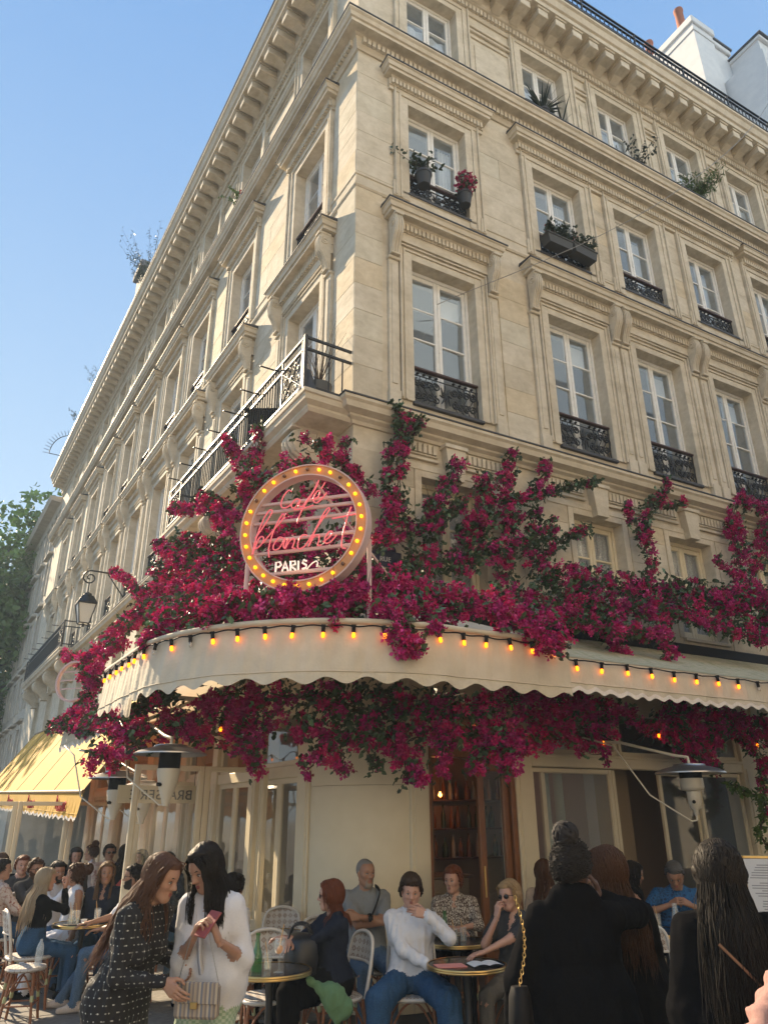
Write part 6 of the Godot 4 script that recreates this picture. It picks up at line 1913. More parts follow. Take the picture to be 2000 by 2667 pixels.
# soften the net a little
func relax(g: Dictionary, times: int) -> void:
	var v: PackedVector3Array = g.v
	var ix: PackedInt32Array = g.i
	for t in times:
		var s := PackedVector3Array()
		var k := PackedInt32Array()
		s.resize(v.size())
		k.resize(v.size())
		for i in range(0, ix.size(), 3):
			for j in 3:
				var a := ix[i + j]
				var b := ix[i + (j + 1) % 3]
				s[a] += v[b]; s[b] += v[a]
				k[a] += 1; k[b] += 1
		for i in v.size():
			if k[i] > 0: v[i] = v[i].lerp(s[i] / k[i], 0.5)
	g.v = v
func split_mesh(g: Dictionary, n: PackedVector3Array, want: int, extra: Array = []) -> ArrayMesh:
	# the triangles of one material as a mesh, plus ready-made pieces [v, n, i, transform]
	var v: PackedVector3Array = g.v
	var ix: PackedInt32Array = g.i
	var m: PackedByteArray = g.m
	var ov := PackedVector3Array()
	var on := PackedVector3Array()
	var oi := PackedInt32Array()
	var map := {}
	for i in range(0, ix.size(), 3):
		var a := m[ix[i]]
		var b := m[ix[i + 1]]
		var q := m[ix[i + 2]]
		if (b if b == q else a) != want: continue
		for j in 3:
			var s := ix[i + j]
			if not map.has(s):
				map[s] = ov.size()
				ov.append(v[s]); on.append(n[s])
			oi.append(map[s])
	for e in extra:
		var o := ov.size()
		var t: Transform3D = e[3]
		var fl := t.basis.determinant() < 0.0
		for i in e[0].size():
			ov.append(t * e[0][i]); on.append((t.basis * e[1][i]).normalized())
		for i in range(0, e[2].size(), 3):
			oi.append(o + e[2][i])
			oi.append(o + e[2][i + (2 if fl else 1)])
			oi.append(o + e[2][i + (1 if fl else 2)])
	var am := ArrayMesh.new()
	if oi.is_empty(): return am
	var ar := []
	ar.resize(Mesh.ARRAY_MAX)
	ar[Mesh.ARRAY_VERTEX] = ov
	ar[Mesh.ARRAY_NORMAL] = on
	ar[Mesh.ARRAY_INDEX] = oi
	am.add_surface_from_arrays(Mesh.PRIMITIVE_TRIANGLES, ar)
	return am

# head: centre between the ears, face towards +z, 0.235 from chin to crown; broad = 1 for a heavier jaw
func head_piece(broad: float, cell: float) -> Dictionary:
	var f := Field.new(Vector3(-0.105, -0.20, -0.13), Vector3(0.105, 0.145, 0.135), cell)
	var B := func(a: Vector3, b: Vector3, ra: float, rb: float, k := 0.02, fl := Vector3.ONE, mat := 1) -> void: f.bone(a, b, ra, rb, mat, k, fl)
	B.call(Vector3(0, 0.035, -0.03), Vector3(0, 0.03, 0.02), 0.078, 0.072, 0.02, Vector3(1.03, 0.92, 1.0))
	B.call(Vector3(0, -0.03, 0.02), Vector3(0, -0.045, 0.028), 0.055, 0.05, 0.035)
	B.call(Vector3(0, -0.090, 0.052), Vector3(0, -0.088, 0.058), 0.022, 0.020 + 0.004 * broad, 0.03)
	for s in [-1.0, 1.0]:
		B.call(Vector3(s * (0.048 + 0.006 * broad), -0.052, -0.005), Vector3(s * 0.016, -0.093, 0.05), 0.018, 0.016, 0.03)
		B.call(Vector3(s * 0.036, -0.018, 0.055), Vector3(s * 0.045, -0.012, 0.035), 0.020, 0.020, 0.02)
		B.call(Vector3(s * 0.012, 0.026, 0.080), Vector3(s * 0.042, 0.024, 0.062), 0.010 + 0.002 * broad, 0.009, 0.015)
		B.call(Vector3(s * 0.079, 0.012, -0.016), Vector3(s * 0.074, -0.026, -0.004), 0.013, 0.009, 0.008, Vector3(1.5, 1, 0.7))
	f.bone(Vector3(-0.026, 0.004, 0.094), Vector3(-0.038, 0.003, 0.086), 0.012, 0.011, 1, -0.012)
	f.bone(Vector3(0.026, 0.004, 0.094), Vector3(0.038, 0.003, 0.086), 0.012, 0.011, 1, -0.012)
	B.call(Vector3(0, 0.014, 0.082), Vector3(0, -0.026, 0.102), 0.008, 0.011 + 0.002 * broad, 0.012)
	for s in [-1.0, 1.0]: B.call(Vector3(s * 0.010, -0.030, 0.090), Vector3(s * 0.011, -0.030, 0.086), 0.009, 0.009, 0.008)
	f.bone(Vector3(-0.030, -0.0605, 0.088), Vector3(0.030, -0.0605, 0.088), 0.003, 0.003, 1, -0.006)
	B.call(Vector3(-0.017, -0.056, 0.077), Vector3(0.017, -0.056, 0.077), 0.007, 0.007, 0.005, Vector3.ONE, 2)
	B.call(Vector3(-0.013, -0.067, 0.075), Vector3(0.013, -0.067, 0.075), 0.008, 0.008, 0.005, Vector3.ONE, 2)
	B.call(Vector3(0, -0.06, -0.02), Vector3(0, -0.19, -0.045), 0.046 + 0.006 * broad, 0.052 + 0.007 * broad, 0.03)
	var g := f.nets()
	relax(g, 1)
	return {"g": g, "n": smooth_normals(g.v, g.i)}
# right hand: wrist at the origin, fingers along +z, palm facing -y, thumb towards +x
func hand_piece(curl: float, thumb: float, point := false) -> Dictionary:
	var f := Field.new(Vector3(-0.06, -0.10, -0.03), Vector3(0.085, 0.05, 0.21), 0.0038)
	f.bone(Vector3(0, 0, -0.02), Vector3(0, 0, 0.02), 0.024, 0.022, 1, 0.01, Vector3(1, 1.25, 1))
	var xs := [0.031, 0.010, -0.011, -0.030]
	var ln := [[0.043, 0.026, 0.02], [0.047, 0.030, 0.021], [0.043, 0.028, 0.02], [0.034, 0.021, 0.018]]
	for k in 4:
		var kn := Vector3(xs[k], 0.002 - absf(k - 1.3) * 0.002, 0.093 - 0.006 * absf(k - 1.0))
		f.bone(Vector3(xs[k] * 0.55, 0, 0.015), kn, 0.0165, 0.0125, 1, 0.012)
		var a := 0.0
		var p := kn
		for j in 3:
			a += (curl if not (point and k == 0) else 0.12) * [0.55, 0.85, 0.6][j] * (1.0 + 0.12 * k)
			var e: Vector3 = p + Vector3(xs[k] * 0.10, -sin(a), cos(a)).normalized() * ln[k][j]
			f.bone(p, e, 0.0095 - 0.001 * j - (0.001 if k == 3 else 0.0), 0.0087 - 0.001 * j - (0.001 if k == 3 else 0.0), 1, 0.004)
			p = e
	var t0 := Vector3(0.022, -0.004, 0.025)
	var t1 := t0 + Vector3(0.028, -0.012 - 0.012 * thumb, 0.030)
	var t2 := t1 + Vector3(0.012 - 0.016 * thumb, -0.010 - 0.012 * thumb, 0.028)
	f.bone(t0, t1, 0.016, 0.0115, 1, 0.012)
	f.bone(t1, t2, 0.0108, 0.0100, 1, 0.004)
	f.bone(t2, t2 + Vector3(-0.004 - 0.012 * thumb, -0.008 * thumb, 0.022), 0.0098, 0.0075, 1, 0.004)
	var g := f.nets()
	relax(g, 1)
	return {"g": g, "n": smooth_normals(g.v, g.i)}

var HEADS := []
var HANDS := []
const MATS := ["", "body", "lips", "top", "trousers", "shoe", "shoe", "skirt", "coat"]
func look_basis(fwd: Vector3, upv: Vector3) -> Basis:
	var z := fwd.normalized()
	var x := upv.cross(z)
	if x.length() < 0.01: x = Vector3.RIGHT.cross(z)
	x = x.normalized()
	return Basis(x, z.cross(x), z)
func elbow(a: Vector3, b: Vector3, l1: float, l2: float, hint: Vector3) -> Vector3:
	var d := a.distance_to(b)
	var dir := (b - a) / maxf(d, 1e-4)
	d = minf(d, (l1 + l2) * 0.998)
	var x := (l1 * l1 - l2 * l2 + d * d) / (2.0 * d)
	var h := sqrt(maxf(l1 * l1 - x * x, 0.0))
	var o := (hint - dir * hint.dot(dir)).normalized()
	return a + dir * x + o * h

# One figure. S: at, yaw, sit, tall, male, lean, side, twist, head [yaw, pitch, roll], L and R hands [target, elbow hint, finger dir, palm dir, hand kind],
# sleeve (0 none .. 1 long), top/trousers/shoe/skirt materials, hair dictionary, face details
func person(S: Dictionary, label: String, group := "") -> Node3D:
	var o := thing("person", label, "person", S.at, S.get("yaw", 0.0), group)
	var male: bool = S.get("male", false)
	var k: float = S.get("tall", 1.0)
	var sit: bool = S.get("sit", true)
	var cell: float = S.get("cell", 0.014)
	var seat: float = S.get("seat", 0.47)
	var P := Vector3(0, seat + 0.095 * k, 0) if sit else Vector3(0, 0.93 * k, 0)
	var tb := Basis(Vector3.UP, S.get("twist", 0.0)) * Basis(Vector3.RIGHT, S.get("lean", 0.0)) * Basis(Vector3.BACK, S.get("side", 0.0))
	var Q := func(x: float, y: float, z: float) -> Vector3: return P + tb * (Vector3(x, y, z) * k)
	var sw: float = (0.185 if male else 0.160) * S.get("wide", 1.0)
	var fat: float = S.get("fat", 0.0)
	var shL: Vector3 = Q.call(sw, 0.44, -0.01)
	var shR: Vector3 = Q.call(-sw, 0.44, -0.01)
	var nk: Vector3 = Q.call(0, 0.50, -0.015)
	var hb: Array = S.get("head", [0.0, 0.0, 0.0])
	var hbas := Basis(Vector3.UP, hb[0]) * Basis(Vector3.RIGHT, hb[1]) * Basis(Vector3.BACK, hb[2])
	var hc: Vector3 = nk + (tb * Vector3(0, 0.055, 0.012) + hbas * Vector3(0, 0.085, 0.022)) * k
	var arms := {}
	for sd in ["L", "R"]:
		var sg := 1.0 if sd == "L" else -1.0
		var sh: Vector3 = shL if sd == "L" else shR
		var A: Array = S.get(sd, [])
		var tgt: Vector3 = A[0] if A.size() else sh + Vector3(sg * 0.05, -0.52 * k, 0.05)
		var hint: Vector3 = A[1] if A.size() > 1 else Vector3(sg * 0.4, -0.5, -0.7)
		var l1 := 0.285 * k
		var l2 := 0.25 * k
		if sh.distance_to(tgt) > (l1 + l2) * 0.995: tgt = sh + (tgt - sh).normalized() * (l1 + l2) * 0.995
		var el := elbow(sh, tgt, l1, l2, hint)
		arms[sd] = [sh, el, tgt, A[2] if A.size() > 2 else (tgt - el).normalized(), A[3] if A.size() > 3 else Vector3(-sg, -0.2, 0), A[4] if A.size() > 4 else 0]
	var legs := {}
	var spread: float = S.get("spread", 0.11)
	for sd in ["L", "R"]:
		var sg := 1.0 if sd == "L" else -1.0
		var hip := P + Vector3(sg * 0.085 * k, -0.01, 0.0)
		var ank: Vector3
		var kh := Vector3(sg * 0.1, 0.1, 1.0)
		if S.has("foot" + sd): ank = S["foot" + sd]
		elif sit: ank = Vector3(sg * spread * 1.1, 0.09, 0.42 * k)
		else: ank = Vector3(sg * 0.10, 0.09, 0.0)
		var kn: Vector3
		if S.has("knee" + sd): kn = S["knee" + sd]
		else: kn = elbow(hip, ank, 0.43 * k, 0.42 * k, Vector3(sg * (spread - 0.085) * 2.5, 1.0 if sit else 0.0, 0.9 if sit else 1.0))
		legs[sd] = [hip, kn, ank, S.get("toe" + sd, Vector3(sg * 0.12, -0.03, 1.0).normalized())]
	# bounds
	var lo := Vector3(1, 0, 1) * 9.0
	var hi := -lo
	var pts := [P, nk, shL, shR, P + Vector3(0.2, 0, 0.15), P - Vector3(0.2, 0, 0.22)]
	for sd in ["L", "R"]:
		pts.append_array([arms[sd][1], arms[sd][2]])
		if not S.get("no_legs", false): pts.append_array([legs[sd][1], legs[sd][2], legs[sd][2] + legs[sd][3] * 0.2])
	lo = pts[0]; hi = pts[0]
	for q in pts:
		lo = lo.min(q); hi = hi.max(q)
	var padd: Vector3 = Vector3.ONE * (0.16 + cell * 2 + S.get("pad", 0.0))
	lo -= padd; hi += padd
	lo.y = maxf(lo.y, -0.02)
	if S.get("no_legs", false): lo.y = maxf(lo.y, S.get("cut", 0.3))
	var f := Field.new(lo, hi, cell)
	var sx: float = 1.0 if male else 0.94
	var loose: float = S.get("loose", 0.0)
	var TOP := 3
	var LEG: int = 7 if S.has("skirt") else 4
	# trunk
	var bx := 0.08
	f.bone(P + Vector3(bx, 0, -0.01) * k, P + Vector3(-bx, 0, -0.01) * k, (0.118 if male else 0.125) * k + fat * 0.4, (0.118 if male else 0.125) * k + fat * 0.4, 9, 0.04)
	f.bone(Q.call(0.055, 0.16, 0.01 + fat), Q.call(-0.055, 0.16, 0.01 + fat), (0.108 * sx + fat + loose) * k, (0.108 * sx + fat + loose) * k, 9, 0.06)
	f.bone(Q.call(0.05, 0.06, fat * 0.8), Q.call(-0.05, 0.06, fat * 0.8), (0.118 + fat * 0.7 + loose) * k, (0.118 + fat * 0.7 + loose) * k, 9, 0.05)
	f.bone(Q.call(0.08 * sx, 0.32, 0.005), Q.call(-0.08 * sx, 0.32, 0.005), (0.112 * sx + loose + fat * 0.4) * k, (0.112 * sx + loose + fat * 0.4) * k, TOP, 0.06)
	f.bone(Q.call(sw - 0.035, 0.43, -0.01), Q.call(-sw + 0.035, 0.43, -0.01), 0.068 * k, 0.068 * k, TOP, 0.06)
	f.bone(Q.call(0.05, 0.485, -0.02), Q.call(-0.05, 0.485, -0.02), 0.045 * k, 0.045 * k, S.get("yoke", TOP), 0.05)
	if not male:
		for s in [-1.0, 1.0]: f.bone(Q.call(s * 0.07, 0.29, 0.085), Q.call(s * 0.075, 0.28, 0.09), 0.052 * k, 0.052 * k, TOP, 0.04)
	if S.has("neckline"):   # bare skin at the throat
		f.bone(Q.call(0, 0.47, 0.02), Q.call(0, 0.47 - S.neckline, 0.088), 0.035 * k, 0.018 * k, 1, 0.012)
	f.bone(nk - tb * Vector3(0, 0.03, 0), hc + hbas * Vector3(0, -0.10, -0.025) * k, (0.060 if male else 0.050) * k, (0.056 if male else 0.046) * k, 1, 0.02)
	# arms
	for sd in ["L", "R"]:
		var A: Array = arms[sd]
		var sl: float = S.get("sleeve", 1.0)
		var am := (1.0 if male else 0.86) * k
		var lz: float = loose * 0.5 + S.get("cuff", 0.0)
		var r0 := 0.060 * am + loose * 0.6
		if sl <= 0.0:
			f.bone(A[0], A[1], 0.052 * am, 0.040 * am, 1, 0.03)
			f.bone(A[1], A[2], 0.040 * am, 0.026 * am, 1, 0.02)
		elif sl < 0.6:   # short sleeve down to a fraction of the upper arm
			var e: Vector3 = A[0].lerp(A[1], sl * 1.6)
			f.bone(A[0].lerp(A[1], 0.2), A[1], 0.046 * am, 0.040 * am, 1, 0.02)
			f.bone(A[0], e, r0, 0.060 * am + lz, TOP, 0.03)
			f.bone(A[1], A[2], 0.042 * am, 0.026 * am, 1, 0.02)
		else:
			f.bone(A[0], A[1], r0, 0.048 * am + lz, TOP, 0.03)
			var e2: Vector3 = A[1].lerp(A[2], clampf((sl - 0.6) / 0.4, 0.05, 0.97))
			f.bone(A[1], A[2], 0.040 * am, 0.026 * am, 1, 0.01)
			f.bone(A[1], e2, 0.047 * am + lz, 0.036 * am + lz, TOP, 0.02)
	# legs
	if not S.get("no_legs", false):
		var lw: float = S.get("leg_loose", 0.0)
		var bare: bool = S.get("bare_legs", false)
		for sd in ["L", "R"]:
			var G: Array = legs[sd]
			var m2: int = 1 if bare else LEG
			var hem: float = S.get("hem", 1.0)
			f.bone(G[0], G[1], 0.094 * k + lw * 0.5, 0.062 * k + lw, LEG if not S.get("shorts", false) else 4, 0.04)
			f.bone(G[1], G[2], 0.056 * k, 0.036 * k, 1, 0.02)
			if not bare: f.bone(G[1], G[1].lerp(G[2], hem), 0.060 * k + lw, 0.045 * k + lw * 1.1, m2, 0.03)
			var sm := 5 if sd == "L" else 6
			var toe: Vector3 = G[3]
			f.bone(G[2] + Vector3(0, -0.045, 0) - toe * 0.045, G[2] + Vector3(0, -0.055, 0) + toe * 0.13, 0.038, 0.030, sm, 0.02)
			f.bone(G[2] + Vector3(0, -0.01, 0) - toe * 0.02, G[2] + Vector3(0, -0.04, 0) + toe * 0.05, 0.038, 0.034, sm, 0.02)
	# skirts, coats, shirt tails and other shapes in the figure's own frame: [a, b, ra, rb, material, k, flatten]
	for b in S.get("shapes", []): f.bone(b[0], b[1], b[2], b[3], b[4], b[5] if b.size() > 5 else 0.04, b[6] if b.size() > 6 else Vector3.ONE)
	var g := f.nets()
	relax(g, 1)
	# where top and trousers meet: an even hem round the trunk
	var inv := tb.inverse()
	var hemy: float = S.get("hem_y", 0.03)
	for i in g.m.size():
		var mm: int = g.m[i]
		if mm == 9 or mm == LEG:
			var q: Vector3 = inv * (g.v[i] - P)
			if mm == 9: g.m[i] = TOP if q.y > hemy else LEG
			elif q.y > hemy and q.z < 0.10: g.m[i] = TOP
	var n := smooth_normals(g.v, g.i)
	# cloth creases: a fine push along the normal on everything but skin
	var v: PackedVector3Array = g.v
	var cr: float = S.get("crease", 0.009)
	for i in v.size():
		if g.m[i] > 2 and g.m[i] != 5 and g.m[i] != 6:
			var q := v[i]
			v[i] = q + n[i] * cr * (0.7 - 2.6 * absf(FN.get_noise_3d(q.x * 85.0 + S.at.x * 500.0, q.y * 17.0 + q.x * 25.0, q.z * 85.0)) + 0.45 * FN.get_noise_3d(q.x * 90.0, q.y * 150.0 + S.at.z * 300.0, q.z * 90.0))
	g.v = v
	n = smooth_normals(v, g.i)
	var head: Dictionary = HEADS[(1 if male else 0) + (0 if cell < 0.017 else 2)]
	var hs: float = k * S.get("head_size", 1.0)
	var ht := Transform3D(hbas.scaled_local(Vector3.ONE * hs), hc)
	var ex := [[head.g.v, head.n, head.skin, ht]]
	for sd in ["L", "R"]:
		var A: Array = arms[sd]
		if A[5] < 0: continue
		var H: Dictionary = HANDS[A[5]]
		var hbz := look_basis(A[3], -(A[4] as Vector3))
		if sd == "L": hbz = Basis(-hbz.x, hbz.y, hbz.z)
		ex.append([H.g.v, H.n, H.g.i, Transform3D(hbz.scaled_local(Vector3.ONE * k * (1.0 if male else 0.92)), A[2])])
	# the whole body is one surface; under the clothes it lies a little deeper
	var bv := v.duplicate()
	var bmx := PackedByteArray()
	bmx.resize(v.size())
	bmx.fill(1)
	for i in v.size():
		if g.m[i] > 2: bv[i] = v[i] - n[i] * 0.007
	part("body", split_mesh({"v": bv, "m": bmx, "i": g.i}, n, 1, ex), S.skin, o)
	var lp := MB.new()
	lp.tube(P([Vector3(-0.022, -0.0605, 0.074), Vector3(-0.010, -0.0555, 0.084), Vector3(0, -0.0572, 0.0865), Vector3(0.010, -0.0555, 0.084), Vector3(0.022, -0.0605, 0.074)]), PackedFloat32Array([0.0015, 0.0036, 0.004, 0.0036, 0.0015]), 6)
	lp.tube(P([Vector3(-0.021, -0.0615, 0.074), Vector3(-0.009, -0.0655, 0.083), Vector3(0, -0.0665, 0.085), Vector3(0.009, -0.0655, 0.083), Vector3(0.021, -0.0615, 0.074)]), PackedFloat32Array([0.0015, 0.0042, 0.0048, 0.0042, 0.0015]), 6)
	if S.get("face", true): part("lips", lp, S.get("lip", M.lip), o, ht)
	var have := {}
	for q in g.m: have[q] = true
	for q in [3, 4, 5, 6, 7, 8]:
		if have.has(q):
			var ms := split_mesh(g, n, q)
			if ms.get_surface_count(): part(S.get("names", {}).get(q, MATS[q]), ms, S.get(["", "", "", "top", "trousers", "shoe", "shoe", "skirt", "coat"][q], M.black), o)
	# eyes and brows
	if S.get("face", true):
		for s in [-1.0, 1.0]:
			if not S.has("glasses") or S.glasses != "dark":
				var e := MB.new()
				e.lathe(PackedVector2Array([Vector2(0, -0.0065), Vector2(0.008, -0.005), Vector2(0.0125, 0), Vector2(0.008, 0.005), Vector2(0, 0.0065)]), 10, Transform3D(Basis(Vector3.RIGHT, PI / 2).scaled_local(Vector3(1, 1, 0.62)), Vector3(s * 0.031, 0.003, 0.0765)))
				part("eye", e, M.eye_white, o, ht)
				var ir := MB.new()
				var gz: float = S.get("gaze", 0.0)
				ir.lathe(PackedVector2Array([Vector2(0.0058, 0), Vector2(0.004, 0.002), Vector2(0, 0.0025)]), 10, Transform3D(Basis(Vector3.RIGHT, PI / 2), Vector3(s * 0.031 + gz, 0.003 - (0.002 if hb[1] > 0.2 else 0.0), 0.0825)))
				part("iris", ir, M.eye_dark, o, ht)
				var ld := MB.new()
				ld.tube(P([Vector3(s * 0.019, 0.004, 0.081), Vector3(s * 0.031, 0.011, 0.0845), Vector3(s * 0.044, 0.005, 0.076)]), R1(0.0022), 5)
				part("lash_line", ld, M.eye_dark, o, ht)
			var bw := MB.new()
			bw.tube(P([Vector3(s * 0.013, 0.0255, 0.090), Vector3(s * 0.030, 0.029, 0.085), Vector3(s * 0.047, 0.022, 0.070)]), PackedFloat32Array([0.0038, 0.004, 0.002]), 5)
			part("eyebrow", bw, S.get("brow", M.hair_dark), o, ht)
	if S.has("glasses"):
		var gm := MB.new()
		for s in [-1.0, 1.0]:
			var rim := PackedVector3Array()
			for j in 15: rim.append(Vector3(s * 0.033 + cos(TAU * j / 14) * 0.023, 0.002 + sin(TAU * j / 14) * 0.017, 0.094 - absf(s * 0.033 + cos(TAU * j / 14) * 0.023) * 0.22))
			gm.tube(rim, R1(0.0026), 5)
			gm.tube(P([Vector3(s * 0.055, 0.008, 0.083), Vector3(s * 0.076, 0.006, 0.05), Vector3(s * 0.083, 0.002, -0.012)]), R1(0.0024), 5)
		gm.bar(Vector3(-0.011, 0.004, 0.093), Vector3(0.011, 0.004, 0.093), 0.0024, 5)
		var go := part("sunglasses" if S.glasses == "dark" else "glasses", gm, M.black, o, ht)
		if S.glasses == "dark":
			for s in [-1.0, 1.0]:
				var ls := MB.new()
				ls.lathe(PackedVector2Array([Vector2(0.022, 0), Vector2(0.012, 0.004), Vector2(0, 0.005)]), 14, Transform3D(Basis(Vector3.UP, s * 0.22) * Basis(Vector3.RIGHT, PI / 2).scaled_local(Vector3(1, 1, 0.75)), Vector3(s * 0.033, 0.002, 0.0865)))
				part("lens", ls, M.dark_lens, go)
	make_hair(S, o, ht, head, nk, tb, k)
	o.set_meta("tmp", true)
	o.remove_meta("tmp")
	return o

# a shell over part of the skull plus locks that fall from it
func make_hair(S: Dictionary, o: Node3D, ht: Transform3D, head: Dictionary, nk: Vector3, tb: Basis, k: float) -> void:
	var H: Dictionary = S.get("hair", {})
	if H.is_empty(): return
	var g := RandomNumberGenerator.new()
	g.seed = int(absf(S.at.x * 977.0) + absf(S.at.z * 131.0)) + 3
	var mat: Material = H.mat
	var v: PackedVector3Array = head.g.v
	var n: PackedVector3Array = head.n
	var thick: float = H.get("thick", 0.014)
	var front: float = H.get("front", 0.062)   # hairline height at the forehead
	var nape: float = H.get("nape", -0.07)
	var side: float = H.get("side", -0.03)     # how low it comes over the ears
	var pv := PackedVector3Array()
	var key := PackedFloat32Array()
	pv.resize(v.size())
	key.resize(v.size())
	for i in v.size():
		var p := v[i]
		var f := clampf((p.z + 0.03) / 0.10, 0.0, 1.0)
		var line := lerpf(lerpf(nape, side, clampf((p.z + 0.09) / 0.08, 0, 1)), front, smoothstep(0.15, 0.75, f))
		key[i] = p.y - line
		var grow := clampf(key[i] / 0.02, 0.0, 1.0)
		pv[i] = p + n[i] * (thick * grow * (0.9 + 0.3 * FN.get_noise_3d(p.x * 700.0, p.y * 260.0 + S.at.x * 99.0, p.z * 700.0)) + 0.001) + Vector3(0, H.get("lift", 0.0) * grow * clampf(p.y / 0.1, 0, 1), 0)
	var ci := PackedInt32Array()
	var ix: PackedInt32Array = head.g.i
	for i in range(0, ix.size(), 3):
		if key[ix[i]] > 0.0 and key[ix[i + 1]] > 0.0 and key[ix[i + 2]] > 0.0: ci.append_array([ix[i], ix[i + 1], ix[i + 2]])
	var cn := smooth_normals(pv, ci)
	var hair := MB.new()
	for i in range(0, ci.size(), 3): hair.tri(ht * pv[ci[i]], ht * pv[ci[i + 1]], ht * pv[ci[i + 2]], ht.basis * cn[ci[i]], ht.basis * cn[ci[i + 1]], ht.basis * cn[ci[i + 2]])
	# locks
	var locks: int = H.get("locks", 0)
	var ln: float = H.get("len", 0.3)
	var wave: float = H.get("wave", 0.012)
	var part_side: float = H.get("part", 0.0)
	var roots := []
	for t in 4000:
		if roots.size() >= locks: break
		var i: int = g.randi() % v.size()
		if key[i] > 0.004 and (v[i].z < H.get("lock_front", 0.045)): roots.append(i)
	var hm := MB.new()
	var pull: Vector3 = H.get("pull", Vector3.ZERO)
	var back := tb * Vector3(0, 0, -1)
	for i in roots:
		var p := v[i]
		var l := ln * g.randf_range(0.75, 1.05)
		var q := p + n[i] * thick
		var pts := PackedVector3Array([ht * (p + n[i] * thick * 0.3)])
		var dir := (n[i] * 0.25 + Vector3(signf(p.x + part_side) * (0.6 if p.z > 0.0 else 0.12), -0.1, -0.25)).normalized()
		var cur := ht * q
		var d := ht.basis.orthonormalized() * dir
		var seg := 9
		var ph := g.randf() * TAU
		for s in seg:
			pts.append(cur)
			var fl := H.get("fall", Vector3(0, -1, 0)) as Vector3
			d = (d * 0.45 + fl * 0.55 + pull * (0.3 if s > 2 else 0.0) + rand_dir(g) * 0.10).normalized()
			cur += d * l * k / seg + Vector3(sin(ph + s * 1.3), 0, cos(ph + s * 1.7)) * wave
			# keep outside skull, neck and shoulders
			var lc := ht.affine_inverse() * cur
			var rad := Vector3(lc.x / 0.090, (lc.y - 0.02) / 0.115, (lc.z + 0.01) / 0.108).length()
			if rad > 1.13 + 0.05 * g.randf() and lc.y > -0.09: cur = ht * (Vector3(0, 0.02, -0.01) + (lc - Vector3(0, 0.02, -0.01)) / rad * 1.13)
			if lc.z > 0.015 and absf(lc.x) < 0.078 and lc.y < 0.075 and lc.y > -0.16 and not H.get("fringe", false):
				lc.x = (0.079 if lc.x + part_side + 0.3 * p.x > 0.0 else -0.079)
				cur = ht * lc
			if rad < 1.0: cur = ht * (Vector3(0, 0.02, -0.01) + (lc - Vector3(0, 0.02, -0.01)) / rad)
			var tl: Vector3 = tb.inverse() * (cur - nk)
			if tl.y < -0.01:
				var rr2 := Vector2(tl.x / (0.20 * k), tl.z / (0.135 * k)).length()
				if rr2 < 1.0 and tl.y > -0.55:
					var t2 := Vector2(tl.x / (0.20 * k), (tl.z if absf(tl.z) > 0.02 else (-0.03 if H.get("behind", true) else 0.03)) / (0.135 * k)).normalized()
					cur = nk + tb * Vector3(tl.x, tl.y, t2.y * 0.135 * k * 1.02)
		var w: float = H.get("width", 0.006) * g.randf_range(0.7, 1.2)
		hm.tube(pts, PackedFloat32Array([w * 0.7, w, w, w, w, w * 0.95, w * 0.9, w * 0.75, w * 0.5, w * 0.15]), 4, false, Vector2(1.0, 0.6))
	hair.v.append_array(hm.v)
	hair.n.append_array(hm.n)
	if H.get("bun", 0.0) > 0.0:
		var bc: Vector3 = H.get("bun_at", Vector3(0, 0.14, -0.05))
		var br: float = H.bun
		for t in 46:
			var c := rand_dir(g)
			var a := rand_dir(g).cross(c).normalized()
			var pts := PackedVector3Array()
			for s in 7: pts.append(ht * (bc + (c * cos(s * 0.35) + a * sin(s * 0.35)) * br * g.randf_range(0.92, 1.04)))
			hair.tube(pts, R1(br * 0.24), 5)
	var ho := part("hair", hair, mat, o)
	if H.has("band"):
		var bd := PackedVector3Array()
		for s in 19:
			var a := PI * (s / 18.0)
			bd.append(ht * Vector3(cos(a) * 0.089, -0.01 + sin(a) * 0.138, 0.022 + 0.012 * sin(a)))
		var bm := MB.new()
		bm.tube(bd, R1(0.011), 6, true, Vector2(1, 0.6))
		part("headband", bm, H.band, o)
	if H.has("beard"):
		var bi := PackedInt32Array()
		var bv := PackedVector3Array()
		bv.resize(v.size())
		for i in v.size(): bv[i] = v[i] + n[i] * (0.007 + 0.004 * FN.get_noise_3d(v[i].x * 900.0, v[i].y * 900.0, v[i].z * 900.0))
		for i in range(0, ix.size(), 3):
			var ok := true
			for j in 3:
				var p := v[ix[i + j]]
				if p.y > -0.028 + clampf(0.05 - absf(p.z - 0.0), -0.02, 0.03) * 0.5 or p.z < 0.0 or p.y < -0.125: ok = false
				if absf(p.x) < 0.022 and p.y > -0.076 and p.y < -0.051: ok = false
				if absf(p.x) < 0.02 and p.y > -0.046: ok = false
				if H.get("goatee", false) and absf(p.x) > 0.036: ok = false
			if ok: bi.append_array([ix[i], ix[i + 1], ix[i + 2]])
		var bn := smooth_normals(bv, bi)
		var bb := MB.new()
		for i in range(0, bi.size(), 3): bb.tri(ht * bv[bi[i]], ht * bv[bi[i + 1]], ht * bv[bi[i + 2]], ht.basis * bn[bi[i]], ht.basis * bn[bi[i + 1]], ht.basis * bn[bi[i + 2]])
		part("beard", bb, H.beard, o)

